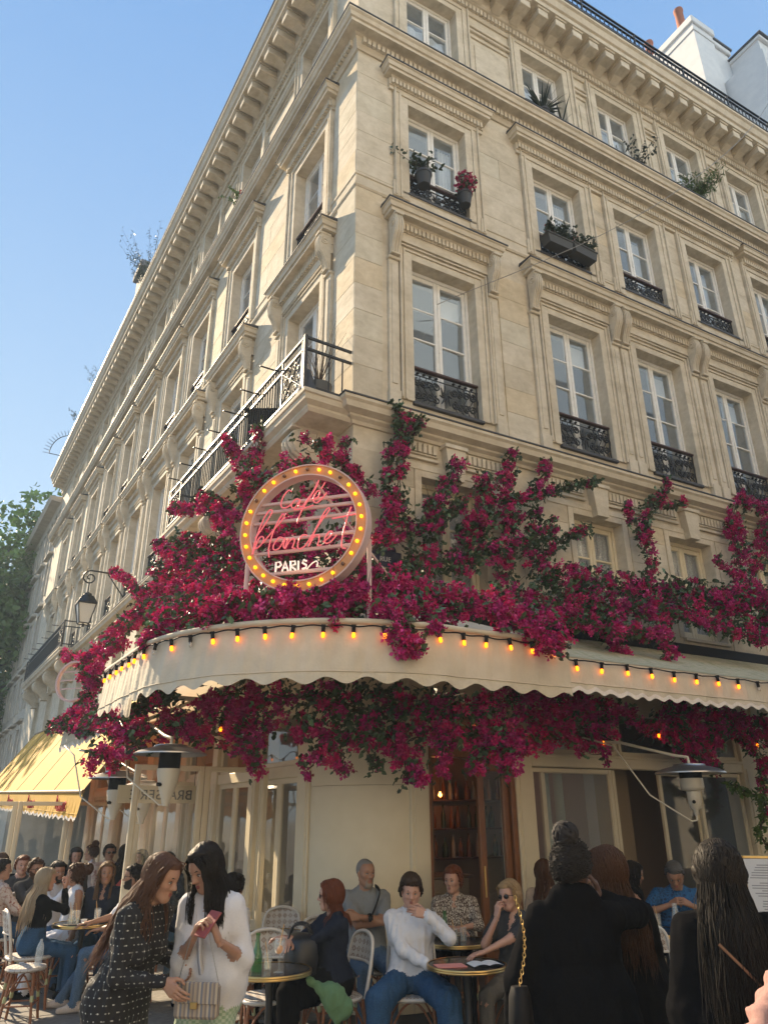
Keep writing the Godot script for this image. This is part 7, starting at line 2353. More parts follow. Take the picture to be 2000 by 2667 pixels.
var FN := FastNoiseLite.new()
func body_setup() -> void:
	FN.seed = 12
	FN.frequency = 0.11
	for cl in [0.0065, 0.0085]:
		for b in [0.0, 1.0]:
			var h := head_piece(b, cl)
			# lips are split off by their bone
			var lip := PackedInt32Array()
			var sk := PackedInt32Array()
			var ix: PackedInt32Array = h.g.i
			for i in range(0, ix.size(), 3):
				var c := 0
				for j in 3:
					if h.g.m[ix[i + j]] == 2: c += 1
				sk.append_array([ix[i], ix[i + 1], ix[i + 2]])
			h.lip = lip
			h.skin = sk
			HEADS.append(h)
	HANDS = [hand_piece(0.38, 0.3), hand_piece(1.0, 0.8), hand_piece(0.7, 0.2), hand_piece(0.14, 0.0)]


# ---------------------------------------------------------------- terrace furniture and things on the tables
func image_mat(size: int, scale: float, rough: float, fn: Callable) -> StandardMaterial3D:
	var im := Image.create(size, size, false, Image.FORMAT_RGB8)
	for y in size:
		for x in size: im.set_pixel(x, y, (fn.call(x, y) as Color).linear_to_srgb())
	var m := StandardMaterial3D.new()
	m.albedo_texture = ImageTexture.create_from_image(im)
	m.uv1_triplanar = true
	m.uv1_scale = Vector3.ONE * scale
	m.roughness = rough
	return m
var chair0: Node3D
var table0: Node3D
func make_chair(label: String) -> Node3D:
	# rattan bistro chair, sitter faces +z
	var o := thing("bistro_chair", label, "chair", Vector3.ZERO, 0.0, "rattan bistro chairs on the terrace")
	var s := MB.new()
	var oval := PackedVector2Array()
	for k in 24:
		var a := TAU * k / 24
		oval.append(Vector2(signf(cos(a)) * pow(absf(cos(a)), 0.7) * 0.205, signf(sin(a)) * pow(absf(sin(a)), 0.7) * 0.205))
	s.prism(oval, -0.02, 0.015, Transform3D(Basis(Vector3.RIGHT, -PI / 2), Vector3(0, 0.455, 0)))
	part("seat", s, M.weave, o)
	var e := MB.new()
	var ring := PackedVector3Array()
	for k in 25: ring.append(Vector3(oval[k % 24].x, 0.452, oval[k % 24].y))
	e.tube(ring, R1(0.014), 6, false)
	part("seat_rim", e, M.weave_edge, o)
	var bp := smooth([Vector3(-0.185, 0.45, -0.19), Vector3(-0.19, 0.68, -0.235), Vector3(-0.15, 0.84, -0.27), Vector3(0, 0.885, -0.285), Vector3(0.15, 0.84, -0.27), Vector3(0.19, 0.68, -0.235), Vector3(0.185, 0.45, -0.19)], 6)
	var bk := MB.new()
	for i in range(6, bp.size() / 2):   # curved woven sheet between the two sides of the arch
		var j := bp.size() - 1 - i
		for t in 6:
			var f0 := t / 6.0
			var f1 := (t + 1) / 6.0
			var b0 := Vector3(0, 0, -0.04 * sin(PI * f0))
			var b1 := Vector3(0, 0, -0.04 * sin(PI * f1))
			bk.quad(bp[i].lerp(bp[j], f0) + b0, bp[i].lerp(bp[j], f1) + b1, bp[i + 1].lerp(bp[j - 1], f1) + b1, bp[i + 1].lerp(bp[j - 1], f0) + b0, Vector3.FORWARD)
			bk.quad(bp[i].lerp(bp[j], f0) + b0 + Vector3(0, 0, 0.008), bp[i].lerp(bp[j], f1) + b1 + Vector3(0, 0, 0.008), bp[i + 1].lerp(bp[j - 1], f1) + b1 + Vector3(0, 0, 0.008), bp[i + 1].lerp(bp[j - 1], f0) + b0 + Vector3(0, 0, 0.008), Vector3.BACK)
	part("backrest", bk, M.weave, o)
	var arch := MB.new()
	arch.tube(bp, R1(0.015), 7)
	arch.tube(P([bp[6], bp[6].lerp(bp[bp.size() - 7], 0.5) + Vector3(0, 0, -0.04), bp[bp.size() - 7]]), R1(0.012), 6)
	part("back_frame", arch, M.weave_edge, o)
	for q in [[-0.16, 0.15, -0.19, 0.19], [0.16, 0.15, 0.19, 0.19], [-0.175, -0.17, -0.20, -0.24], [0.175, -0.17, 0.20, -0.24]]:
		var l := MB.new()
		l.tube(P([Vector3(q[0], 0.45, q[1]), Vector3((q[0] + q[2]) * 0.5, 0.22, (q[1] + q[3]) * 0.5), Vector3(q[2], 0.0, q[3])]), PackedFloat32Array([0.014, 0.014, 0.013]), 7)
		var lg := part("leg", l, M.rattan, o)
		var t := MB.new()
		t.bar(Vector3(lerpf(q[0], q[2], 0.44), 0.265, lerpf(q[1], q[3], 0.44)), Vector3(lerpf(q[0], q[2], 0.56), 0.215, lerpf(q[1], q[3], 0.56)), 0.0165, 7)
		part("binding", t, M.binding, lg)
	var st := MB.new()
	for q in [[-0.178, 0.172, 0.178, 0.172], [-0.188, -0.205, 0.188, -0.205], [-0.178, 0.172, -0.188, -0.205], [0.178, 0.172, 0.188, -0.205]]:
		st.tube(smooth([Vector3(q[0], 0.22, q[1]), Vector3(lerpf(q[0], q[2], 0.25), 0.38, lerpf(q[1], q[3], 0.25)), Vector3(lerpf(q[0], q[2], 0.5), 0.435, lerpf(q[1], q[3], 0.5)), Vector3(lerpf(q[0], q[2], 0.75), 0.38, lerpf(q[1], q[3], 0.75)), Vector3(q[2], 0.22, q[3])], 3), R1(0.009), 5)
		st.bar(Vector3(q[0], 0.2, q[1]), Vector3(q[2], 0.2, q[3]), 0.009, 5)
	part("braces", st, M.rattan, o)
	return o
func place_chair(x: float, z: float, yaw: float, label: String) -> void:
	if chair0 == null:
		chair0 = make_chair(label)
		chair0.position = Vector3(x, 0, z)
		chair0.rotation.y = yaw
	else: dup(chair0, label, Vector3(x, 0, z), yaw)
func place_table(x: float, z: float, label: String) -> void:
	if table0 != null:
		dup(table0, label, Vector3(x, 0, z), rr(0, 3))
		return
	table0 = thing("bistro_table", label, "table", Vector3(x, 0, z), 0.0, "round bistro tables")
	var t := MB.new()
	t.lathe(PackedVector2Array([Vector2(0, 0.70), Vector2(0.288, 0.70), Vector2(0.288, 0.728), Vector2(0.0, 0.7285)]), 40)
	part("tabletop", t, flat_mat(Color(0.016, 0.016, 0.017), 0.16), table0)
	var r := MB.new()
	r.lathe(PackedVector2Array([Vector2(0.287, 0.698), Vector2(0.298, 0.700), Vector2(0.302, 0.708), Vector2(0.299, 0.713), Vector2(0.302, 0.718), Vector2(0.301, 0.728), Vector2(0.296, 0.7325), Vector2(0.284, 0.731)]), 48)
	part("brass_rim", r, M.brass, table0)
	var p := MB.new()
	p.lathe(PackedVector2Array([Vector2(0.11, 0.70), Vector2(0.11, 0.685), Vector2(0.035, 0.66), Vector2(0.026, 0.6), Vector2(0.026, 0.30), Vector2(0.036, 0.28), Vector2(0.036, 0.24), Vector2(0.028, 0.22), Vector2(0.034, 0.09), Vector2(0.05, 0.05), Vector2(0.0, 0.05)]), 16)
	part("pillar", p, M.iron, table0)
	for k in 4:
		var f := MB.new()
		var a := TAU * k / 4 + 0.4
		var d := Vector3(cos(a), 0, sin(a))
		f.tube(smooth([Vector3(0, 0.10, 0) + d * 0.03, Vector3(0, 0.085, 0) + d * 0.12, Vector3(0, 0.035, 0) + d * 0.2, Vector3(0, 0.015, 0) + d * 0.24], 3), PackedFloat32Array([0.024, 0.022, 0.02, 0.018, 0.016, 0.016, 0.016, 0.016, 0.016, 0.016]), 7)
		part("foot", f, M.iron, table0)
func solid(called: String, mb: MB, mat: Material, at: Vector3, label: String, cat: String, group := "", yaw := 0.0) -> MeshInstance3D:
	var o := part(called, mb, mat, self, Transform3D(Basis(Vector3.UP, yaw), at))
	tag(o, label, cat, group)
	return o
func tumbler(at: Vector3, label: String, h := 0.11, r := 0.034) -> void:
	var m := MB.new()
	m.lathe(PackedVector2Array([Vector2(0, 0.001), Vector2(r * 0.8, 0.0), Vector2(r, h), Vector2(r - 0.0025, h), Vector2(r * 0.8 - 0.003, 0.008), Vector2(0, 0.008)]), 18)
	var o := thing("tumbler", label, "glass", at)
	part("glass", m, M.clear, o)
	var w := MB.new()
	w.lathe(PackedVector2Array([Vector2(0, 0.009), Vector2(r * 0.78 - 0.002, 0.009), Vector2(r * 0.9 - 0.003, h * 0.45), Vector2(0, h * 0.45)]), 16)
	part("drink", w, M.water, o)
	var s := MB.new()
	s.bar(Vector3(0.01, 0.01, 0), Vector3(-0.02, h + 0.07, 0.02), 0.003, 5)
	part("straw", s, M.straw, o)
func furniture() -> void:
	var brown := Color(0.20, 0.10, 0.055)
	var cream := Color(0.60, 0.57, 0.52)
	M.weave = image_mat(64, 9.0, 0.6, func(x: int, y: int) -> Color:
		var u := (x % 32) / 32.0 - 0.5
		var v := (y % 32) / 32.0 - 0.5
		var dm := absf(u) + absf(v)
		var hole := 0.55 if (x % 4 == 0 or y % 4 == 0) else 1.0
		return (brown if (dm > 0.24 and dm < 0.40) or dm < 0.08 else cream) * hole)
	M.weave_edge = flat_mat(Color(0.55, 0.52, 0.47), 0.5)
	M.rattan = tri_mat(noise_tex(0.04, 3, Color(0.16, 0.055, 0.022), Color(0.30, 0.12, 0.045), 101), 2.0, 0.4)
	M.binding = flat_mat(Color(0.36, 0.38, 0.20), 0.6)
	M.clear = glass_mat(0.10, Color(0.9, 0.93, 0.92))
	M.water = glass_mat(0.25, Color(0.75, 0.8, 0.78))
	M.straw = flat_mat(Color(0.62, 0.36, 0.12), 0.6)
	M.green_glass = glass_mat(0.62, Color(0.02, 0.42, 0.10))
	place_table(-0.84, -6.18, "round black table with brass rim holding the green bottle, front centre")
	place_table(0.60, -6.36, "round black table with brass rim holding pink and white papers")
	place_table(0.62, -7.45, "round black table in front of the woman in the patterned blouse")
	place_table(-1.05, -8.0, "round black table behind the man in the white shirt by the wall")
	place_table(-3.20, -8.80, "round black table crowded with drinks at the left terrace")
	place_table(2.66, -7.98, "round black table with a glass carafe before the man in the blue shirt")
	place_table(2.30, -8.32, "round black table half hidden behind the woman with the hair bun")
	place_table(3.95, -8.75, "round black table at the right edge beside the white menu stand")
	place_table(-4.75, -10.4, "round black table at the far left edge of the terrace")
	place_table(-4.2, -12.0, "round black table deep in the left terrace by the wall")
	# chairs nobody sits on
	place_chair(-0.92, -6.72, 0.25, "empty rattan chair drawn up behind the table with the green bottle")
	place_chair(-0.50, -7.62, 0.5, "empty rattan chair behind the woman with sunglasses and red hair")
	place_chair(1.95, -7.75, 2.7, "empty rattan chair right of the woman with the hair bun")
	place_chair(2.28, -7.45, 2.9, "empty rattan chair before the table with the carafe")
	place_chair(-1.05, -8.35, 0.1, "empty rattan chair standing against the left shop window")
	place_chair(-3.9, -7.75, 2.4, "empty rattan chair at the bottom left edge of the terrace")
	# low rattan stool with a water bottle on it
	var st := thing("rattan_stool", "round rattan stool with a woven seat at the lower left", "stool", Vector3(-3.42, 0, -8.08))
	var s := MB.new()
	s.lathe(PackedVector2Array([Vector2(0, 0.42), Vector2(0.17, 0.42), Vector2(0.185, 0.435), Vector2(0.175, 0.455), Vector2(0, 0.46)]), 24)
	part("seat", s, M.weave, st)
	for k in 4:
		var a := TAU * k / 4 + 0.6
		var l := MB.new()
		l.tube(P([Vector3(cos(a) * 0.13, 0.42, sin(a) * 0.13), Vector3(cos(a) * 0.2, 0.0, sin(a) * 0.2)]), R1(0.013), 7)
		part("leg", l, M.rattan, st)
		var b := TAU * (k + 1) / 4 + 0.6
		var bc := MB.new()
		bc.tube(smooth([Vector3(cos(a) * 0.17, 0.2, sin(a) * 0.17), Vector3((cos(a) + cos(b)) * 0.07, 0.4, (sin(a) + sin(b)) * 0.07), Vector3(cos(b) * 0.17, 0.2, sin(b) * 0.17)], 5), R1(0.009), 5)
		bc.bar(Vector3(cos(a) * 0.175, 0.15, sin(a) * 0.175), Vector3(cos(b) * 0.175, 0.15, sin(b) * 0.175), 0.008, 5)
		part("brace", bc, M.rattan, st)
		var bn := MB.new()
		bn.bar(Vector3(cos(a) * 0.163, 0.23, sin(a) * 0.163), Vector3(cos(a) * 0.170, 0.18, sin(a) * 0.170), 0.017, 6)
		part("binding", bn, M.binding, st)
	var wb := MB.new()
	wb.lathe(PackedVector2Array([Vector2(0, 0), Vector2(0.032, 0), Vector2(0.034, 0.02), Vector2(0.032, 0.06), Vector2(0.034, 0.1), Vector2(0.033, 0.15), Vector2(0.02, 0.19), Vector2(0.013, 0.2), Vector2(0.013, 0.22), Vector2(0, 0.22)]), 16)
	solid("water_bottle", wb, glass_mat(0.3, Color(0.8, 0.85, 0.88)), Vector3(-3.30, 0.46, -8.05), "clear plastic water bottle standing on the rattan stool", "bottle")
	# front table: green bottle, wine glass with orange and straw, tumbler
	var gb := MB.new()
	gb.lathe(PackedVector2Array([Vector2(0, 0), Vector2(0.036, 0), Vector2(0.038, 0.01), Vector2(0.036, 0.06), Vector2(0.040, 0.085), Vector2(0.034, 0.11), Vector2(0.020, 0.16), Vector2(0.0135, 0.20), Vector2(0.013, 0.225), Vector2(0.016, 0.226), Vector2(0.016, 0.24), Vector2(0, 0.24)]), 20)
	solid("green_bottle", gb, M.green_glass, Vector3(-0.93, 0.7295, -6.10), "bright green glass bottle on the front table beside the wine glass", "bottle")
	tumbler(Vector3(-0.86, 0.7295, -6.16), "clear tumbler with a straw between the green bottle and the wine glass", 0.11, 0.03)
	var wg := thing("wine_glass", "stemmed wine glass with an orange slice and straw on the front table", "glass", Vector3(-0.765, 0.7295, -6.07))
	var gm := MB.new()
	gm.lathe(PackedVector2Array([Vector2(0, 0), Vector2(0.036, 0.0), Vector2(0.034, 0.004), Vector2(0.006, 0.012), Vector2(0.0045, 0.05), Vector2(0.006, 0.095), Vector2(0.025, 0.11), Vector2(0.040, 0.14), Vector2(0.042, 0.17), Vector2(0.034, 0.215), Vector2(0.0325, 0.215), Vector2(0.040, 0.17), Vector2(0.038, 0.142), Vector2(0.022, 0.113), Vector2(0, 0.105)]), 24)
	part("glass", gm, M.clear, wg)
	var sl := MB.new()
	sl.lathe(PackedVector2Array([Vector2(0, -0.004), Vector2(0.027, -0.003), Vector2(0.029, 0), Vector2(0.027, 0.003), Vector2(0, 0.004)]), 18, Transform3D(Basis(Vector3.BACK, 0.9) * Basis(Vector3.RIGHT, 0.8), Vector3(0.0, 0.14, 0.005)))
	part("orange_slice", sl, flat_mat(Color(0.75, 0.26, 0.02), 0.4), wg)
	var sw := MB.new()
	sw.bar(Vector3(-0.008, 0.12, 0), Vector3(0.022, 0.30, -0.01), 0.0035, 6)
	part("straw", sw, M.straw, wg)
	# papers on the second table
	var pk := MB.new()
	pk.box(Vector3(-0.11, 0, -0.075), Vector3(0.11, 0.004, 0.075))
	solid("pink_menu", pk, flat_mat(Color(0.70, 0.25, 0.20), 0.8), Vector3(0.47, 0.7295, -6.27), "salmon pink menu lying on the table in front of the seated teenager", "menu", "", 0.2)
	var nb := thing("open_notebook", "open white notebook on the table under the blonde woman's hand", "notebook", Vector3(0.735, 0.7295, -6.31), 0.25)
	for q in [-1.0, 1.0]:
		var pg := MB.new()
		for i in 5:
			var f0 := i / 5.0
			var f1 := (i + 1) / 5.0
			pg.quad(Vector3(q * f0 * 0.12, 0.003 + 0.014 * sin(f0 * PI * 0.9 + 0.3), -0.085), Vector3(q * f1 * 0.12, 0.003 + 0.014 * sin(f1 * PI * 0.9 + 0.3), -0.085), Vector3(q * f1 * 0.12, 0.003 + 0.014 * sin(f1 * PI * 0.9 + 0.3), 0.085), Vector3(q * f0 * 0.12, 0.003 + 0.014 * sin(f0 * PI * 0.9 + 0.3), 0.085), Vector3.UP)
		part("page", pg, M.white_paint, nb)
	var cv := MB.new()
	cv.box(Vector3(-0.125, 0, -0.09), Vector3(0.125, 0.003, 0.09))
	part("cover", cv, M.black, nb)
	solid("green_bottle", gb, M.green_glass, Vector3(0.52, 0.7295, -7.40), "green bottle on the middle table beside two clear tumblers", "bottle")
	tumbler(Vector3(0.60, 0.7295, -7.36), "clear tumbler right of the green bottle on the middle table")
	tumbler(Vector3(0.68, 0.7295, -7.42), "clear tumbler nearest the patterned blouse on the middle table")
	# carafe, tumbler and menu stand on the right
	var cf := MB.new()
	cf.lathe(PackedVector2Array([Vector2(0, 0), Vector2(0.045, 0), Vector2(0.048, 0.02), Vector2(0.040, 0.12), Vector2(0.022, 0.22), Vector2(0.021, 0.25), Vector2(0.019, 0.25), Vector2(0.038, 0.12), Vector2(0.044, 0.02), Vector2(0, 0.01)]), 20)
	solid("water_carafe", cf, M.clear, Vector3(2.72, 0.7295, -7.82), "tall clear glass carafe on the right table", "carafe")
	tumbler(Vector3(2.56, 0.7295, -7.86), "tall clear tumbler left of the carafe on the right table", 0.16, 0.032)
	var ms := thing("menu_stand", "brass framed white menu standing at the right edge", "menu", Vector3(3.30, 0, -7.05), -0.35)
	var mf := MB.new()
	for q in [-1.0, 1.0]: mf.box(Vector3(q * 0.19 - 0.012, 0.85, -0.012), Vector3(q * 0.19 + 0.012, 1.42, 0.012), 0.004)
	mf.box(Vector3(-0.178, 1.395, -0.011), Vector3(0.178, 1.42, 0.011), 0.004)
	mf.box(Vector3(-0.178, 0.85, -0.011), Vector3(0.178, 0.875, 0.011), 0.004)
	mf.bar(Vector3(0, 0.03, 0), Vector3(0, 0.85, 0), 0.016)
	mf.lathe(PackedVector2Array([Vector2(0, 0.03), Vector2(0.17, 0.02), Vector2(0.18, 0.0)]), 24)
	part("frame", mf, M.brass, ms)
	var mp := MB.new()
	mp.box(Vector3(-0.176, 0.877, -0.006), Vector3(0.176, 1.393, 0.006))
	part("menu_sheet", mp, flat_mat(Color(0.60, 0.60, 0.60), 0.6), ms)
	var mt := MB.new()
	for i in 22:
		if i % 7 == 6: continue
		var w := rr(0.07, 0.15)
		mt.box(Vector3(-w if i % 7 else -0.08, 1.34 - i * 0.02, 0.0062), Vector3(w * rr(0.6, 1.0), 1.347 - i * 0.02, 0.0072))
	part("print", mt, flat_mat(Color(0.25, 0.25, 0.26), 0.8), ms)
	stuff(ms.get_child(2))
	# left table crowd
	for q in [[-3.30, -8.72, "tall iced drink with an orange slice on the crowded left table"], [-3.22, -8.66, "short clear tumbler in the middle of the crowded left table"], [-3.08, -8.86, "cloudy tumbler with mint at the back of the crowded left table"], [-3.02, -8.70, "clear tumbler nearest the bearded man on the crowded left table"]]:
		tumbler(Vector3(q[0], 0.7295, q[1]), q[2], 0.13, 0.034)
	var ph := MB.new()
	ph.box(Vector3(-0.036, 0, -0.075), Vector3(0.036, 0.009, 0.075), 0.004)
	solid("phone", ph, M.black, Vector3(-3.25, 0.7295, -8.58), "dark phone lying flat on the crowded left table", "phone", "", 0.9)
	var cp := MB.new()
	cp.lathe(PackedVector2Array([Vector2(0, 0), Vector2(0.06, 0.004), Vector2(0.065, 0.012), Vector2(0, 0.006)]), 20)
	cp.lathe(PackedVector2Array([Vector2(0, 0.01), Vector2(0.02, 0.01), Vector2(0.032, 0.055), Vector2(0.029, 0.055), Vector2(0.018, 0.016), Vector2(0, 0.015)]), 18)
	solid("coffee_cup", cp, M.white_paint, Vector3(-3.12, 0.7295, -8.60), "white coffee cup and saucer on the crowded left table", "cup")
	solid("sauce_bottle", wb, flat_mat(Color(0.2, 0.03, 0.02), 0.3), Vector3(-4.72, 0.7295, -10.3), "small dark sauce bottle on the far left table", "bottle")
func terrace() -> void:
	body_setup()
	furniture()
	people()
func seated(S: Dictionary, label: String, chair := "") -> Node3D:
	var o := person(S, label)
	if chair:
		var b := Vector3(sin(S.yaw), 0, cos(S.yaw))
		place_chair(S.at.x - b.x * 0.0, S.at.z - b.z * 0.0, S.yaw, chair)
	return o
func people() -> void:
	M.eye_white = flat_mat(Color(0.52, 0.49, 0.45), 0.3)
	M.eye_dark = flat_mat(Color(0.02, 0.013, 0.01), 0.3)
	M.dark_lens = flat_mat(Color(0.012, 0.01, 0.01), 0.08)
	M.lip = flat_mat(Color(0.27, 0.075, 0.06), 0.4)
	var hair := func(c: Color) -> StandardMaterial3D:
		var m := flat_mat(c, 0.6)
		m.metallic_specular = 0.3
		m.backlight_enabled = true
		m.backlight = c * 1.6
		return m
	M.hair_dark = hair.call(Color(0.012, 0.009, 0.007))
	M.hair_brown = hair.call(Color(0.055, 0.024, 0.011))
	var sunny: Material = hair.call(Color(0.085, 0.037, 0.016))
	sunny.backlight = Color(0.5, 0.3, 0.15)
	sunny.metallic_specular = 0.5
	var auburn: Material = hair.call(Color(0.12, 0.035, 0.014))
	var blonde: Material = hair.call(Color(0.30, 0.20, 0.10))
	var ash: Material = hair.call(Color(0.34, 0.27, 0.18))
	var grey: Material = hair.call(Color(0.20, 0.19, 0.18))
	var salt: Material = hair.call(Color(0.09, 0.085, 0.08))
	var skin := func(c: Color) -> StandardMaterial3D:
		var m := tri_mat(noise_tex(0.02, 3, c * 0.93, c * 1.05, 120), 3.0, 0.5)
		m.subsurf_scatter_enabled = true
		m.subsurf_scatter_strength = 0.1
		return m
	var fair: Material = skin.call(Color(0.46, 0.255, 0.18))
	var tan: Material = skin.call(Color(0.34, 0.175, 0.105))
	var olive: Material = skin.call(Color(0.37, 0.205, 0.135))
	var dark: Material = skin.call(Color(0.075, 0.035, 0.022))
	var wv := bump_tex(0.45, 2, 131, 2.0)
	var cloth := func(c: Color, v := 0.12) -> StandardMaterial3D: 
		var m := tri_mat(noise_tex(0.05, 4, c * (1.0 - v), c * (1.0 + v), 130), 3.0, 0.95, wv, 0.12)
		m.metallic_specular = 0.12
		return m
	var white: Material = cloth.call(Color(0.62, 0.62, 0.64), 0.06)
	var black: Material = cloth.call(Color(0.0055, 0.0055, 0.0065), 0.25)
	var navy: Material = cloth.call(Color(0.018, 0.022, 0.035), 0.2)
	var charcoal: Material = cloth.call(Color(0.05, 0.05, 0.052), 0.2)
	var greyt: Material = cloth.call(Color(0.21, 0.225, 0.235), 0.12)
	var denim: Material = cloth.call(Color(0.035, 0.085, 0.165), 0.35)
	var pale_denim: Material = cloth.call(Color(0.08, 0.13, 0.20), 0.4)
	var khaki: Material = cloth.call(Color(0.13, 0.12, 0.105), 0.2)
	var dots := image_mat(128, 7.5, 0.85, func(x: int, y: int) -> Color:
		var r := y / 32
		var u := float((x + (16 if r % 2 else 0)) % 32 - 16)
		var v := float(y % 32 - 16)
		return Color(0.55, 0.55, 0.5) if u * u + v * v < 11.0 else Color(0.012, 0.012, 0.014))
	var blot := func(a: Color, b: Color, f: float, cut: float, sd: int, sc: float) -> StandardMaterial3D:
		var fn := FastNoiseLite.new()
		fn.seed = sd
		fn.noise_type = FastNoiseLite.TYPE_CELLULAR
		fn.cellular_return_type = FastNoiseLite.RETURN_DISTANCE2_SUB
		fn.frequency = f
		return image_mat(256, sc, 0.85, func(x: int, y: int) -> Color: return a if fn.get_noise_2d(x, y) > cut else b)
	var leopard: Material = blot.call(Color(0.55, 0.50, 0.42), Color(0.055, 0.028, 0.018), 0.06, -0.72, 3, 3.2)
	var floral: Material = blot.call(Color(0.46, 0.34, 0.24), Color(0.10, 0.05, 0.04), 0.025, -0.93, 4, 2.5)
	var hawaii: Material = blot.call(Color(0.010, 0.022, 0.065), Color(0.02, 0.11, 0.26), 0.05, -0.70, 5, 2.6)
	var swirl: Material = blot.call(Color(0.48, 0.40, 0.34), Color(0.22, 0.07, 0.05), 0.02, -0.85, 6, 2.2)
	var check := image_mat(64, 9.0, 0.9, func(x: int, y: int) -> Color:
		return Color(0.42, 0.48, 0.36) if (x / 8 + y / 8) % 2 else Color(0.22, 0.32, 0.20))
	var trainer: Material = cloth.call(Color(0.5, 0.42, 0.36), 0.2)
	var V := func(x: float, y: float, z: float) -> Vector3: return Vector3(x, y, z)
	# hands are given in world space and turned into the figure's own frame
	var L := func(S: Dictionary, w: Vector3) -> Vector3: return Basis(Vector3.UP, -S.yaw) * (w - S.at)

	# --- the two women looking at a phone
	var S := {"at": Vector3(-1.405, 0, -4.50), "yaw": 1.15, "sit": false, "tall": 0.945, "lean": 0.34, "wide": 0.92, "cell": 0.013, "skin": olive, "top": dots, "skirt": dots, "shoe": black, "head": [0.10, 0.28, 0.0], "hem_y": 0.12,
		"shapes": [[Vector3(0.05, 0.88, 0), Vector3(0.07, 0.42, 0.0), 0.105, 0.125, 7, 0.05], [Vector3(-0.05, 0.88, 0), Vector3(-0.07, 0.42, 0.0), 0.105, 0.125, 7, 0.05]],
		"names": {3: "dress_top", 7: "dress_skirt"}, "brow": M.hair_dark,
		"hair": {"mat": sunny, "locks": 1300, "len": 0.60, "width": 0.0026, "wave": 0.016, "fall": Vector3(0, -0.9, -0.36), "nape": -0.12, "front": 0.066, "lock_front": 0.06, "thick": 0.016, "pull": Vector3(0, 0, -0.25)}}
	S.R = [L.call(S, Vector3(-1.13, 0.98, -4.36)), V.call(-0.3, -0.6, -0.3), V.call(0, -0.5, 0.8), V.call(0.5, 0, 0), 0]
	S.L = [L.call(S, Vector3(-1.12, 1.0, -4.62)), V.call(0.3, -0.6, -0.3), V.call(-0.3, -0.2, 0.8), V.call(-0.5, 0, 0), 0]
	person(S, "woman in a black polka dot dress leaning right, long brown hair glowing in the sun")
	S = {"at": Vector3(-0.96, 0, -4.66), "yaw": -0.22, "sit": false, "tall": 0.955, "lean": 0.14, "cell": 0.013, "loose": 0.004, "cuff": 0.008, "wide": 0.92, "skin": olive, "top": white, "trousers": check, "shoe": black, "head": [-0.38, 0.40, 0.10], "hem_y": -0.06, "neckline": 0.12, "sleeve": 0.68,
		"shapes": [[Vector3(0.08, 1.02, 0.01), Vector3(0.10, 0.96, 0.02), 0.11, 0.115, 3, 0.05], [Vector3(-0.08, 1.02, 0.01), Vector3(-0.10, 0.98, 0.02), 0.11, 0.115, 3, 0.05]],
		"names": {3: "shirt"}, "lip": flat_mat(Color(0.25, 0.05, 0.05), 0.4), "crease": 0.005,
		"hair": {"mat": M.hair_dark, "locks": 1200, "len": 0.48, "width": 0.0026, "wave": 0.003, "fall": Vector3(0.12, -1, -0.06), "front": 0.07, "lock_front": 0.062, "thick": 0.02, "lift": 0.012, "band": black, "part": 0.02}}
	var phone := Vector3(-0.93, 1.235, -4.36)
	S.R = [L.call(S, phone + Vector3(-0.075, -0.06, -0.04)), V.call(-0.22, -0.9, -0.1), V.call(0.45, 0.75, 0.25), V.call(0.8, 0.1, 0.2), 1]
	S.L = [L.call(S, phone + Vector3(0.055, -0.085, -0.045)), V.call(0.22, -0.9, -0.1), V.call(-0.35, 0.85, 0.2), V.call(-0.8, 0.1, 0.2), 1]
	var wb := person(S, "woman in a loose white shirt with a black headband looking down at a phone")
	for q in [-1.0, 1.0]:
		var co := MB.new()
		co.tube(smooth([Vector3(q * 0.02, 1.335, -0.03), Vector3(q * 0.065, 1.34, 0.03), Vector3(q * 0.06, 1.285, 0.115), Vector3(q * 0.03, 1.20, 0.165)], 5), PackedFloat32Array([0.016, 0.020, 0.024, 0.026, 0.026, 0.026, 0.026, 0.026, 0.026, 0.024, 0.022, 0.020, 0.016, 0.012, 0.010, 0.008]), 6, true, Vector2(1, 0.3))
		part("collar", co, white, wb)
	var pk2 := MB.new()
	pk2.tube(smooth([Vector3(0.0, 1.20, 0.172), Vector3(0.005, 1.08, 0.168), Vector3(0.01, 0.98, 0.135)], 5), R1(0.014), 6, true, Vector2(1, 0.3))
	part("button_placket", pk2, white, wb)
	var pm := MB.new()
	pm.box(Vector3(-0.038, -0.075, -0.005), Vector3(0.038, 0.075, 0.005), 0.005)
	pm.box(Vector3(-0.03, 0.035, -0.0075), Vector3(-0.006, 0.068, -0.0045), 0.002)
	var po := part("phone", pm, flat_mat(Color(0.25, 0.055, 0.05), 0.35), self, Transform3D(Basis(Vector3.UP, PI - 0.45) * Basis(Vector3.RIGHT, 0.75) * Basis(Vector3.BACK, 0.15), phone))
	tag(po, "dark red phone held in the hands of the woman in white", "phone")
	# striped shoulder bag on a chain
	var bg := thing("shoulder_bag", "small striped shoulder bag hanging on a chain before the woman in white", "bag", Vector3(-0.965, 0.81, -4.40), -0.15)
	var stripes := image_mat(128, 6.5, 0.8, func(x: int, y: int) -> Color:
		return [Color(0.33, 0.26, 0.19), Color(0.20, 0.17, 0.15), Color(0.42, 0.35, 0.26), Color(0.15, 0.16, 0.19)][(x / 9) % 4])
	var bb := MB.new()
	bb.box(Vector3(-0.115, 0, -0.035), Vector3(0.115, 0.155, 0.03), 0.02)
	part("pouch", bb, stripes, bg)
	var fl := MB.new()
	fl.box(Vector3(-0.12, 0.07, 0.024), Vector3(0.12, 0.165, 0.042), 0.012)
	part("flap", fl, stripes, bg)
	var cl := MB.new()
	cl.box(Vector3(-0.018, 0.05, 0.04), Vector3(0.018, 0.08, 0.05), 0.004)
	part("clasp", cl, M.brass, bg)
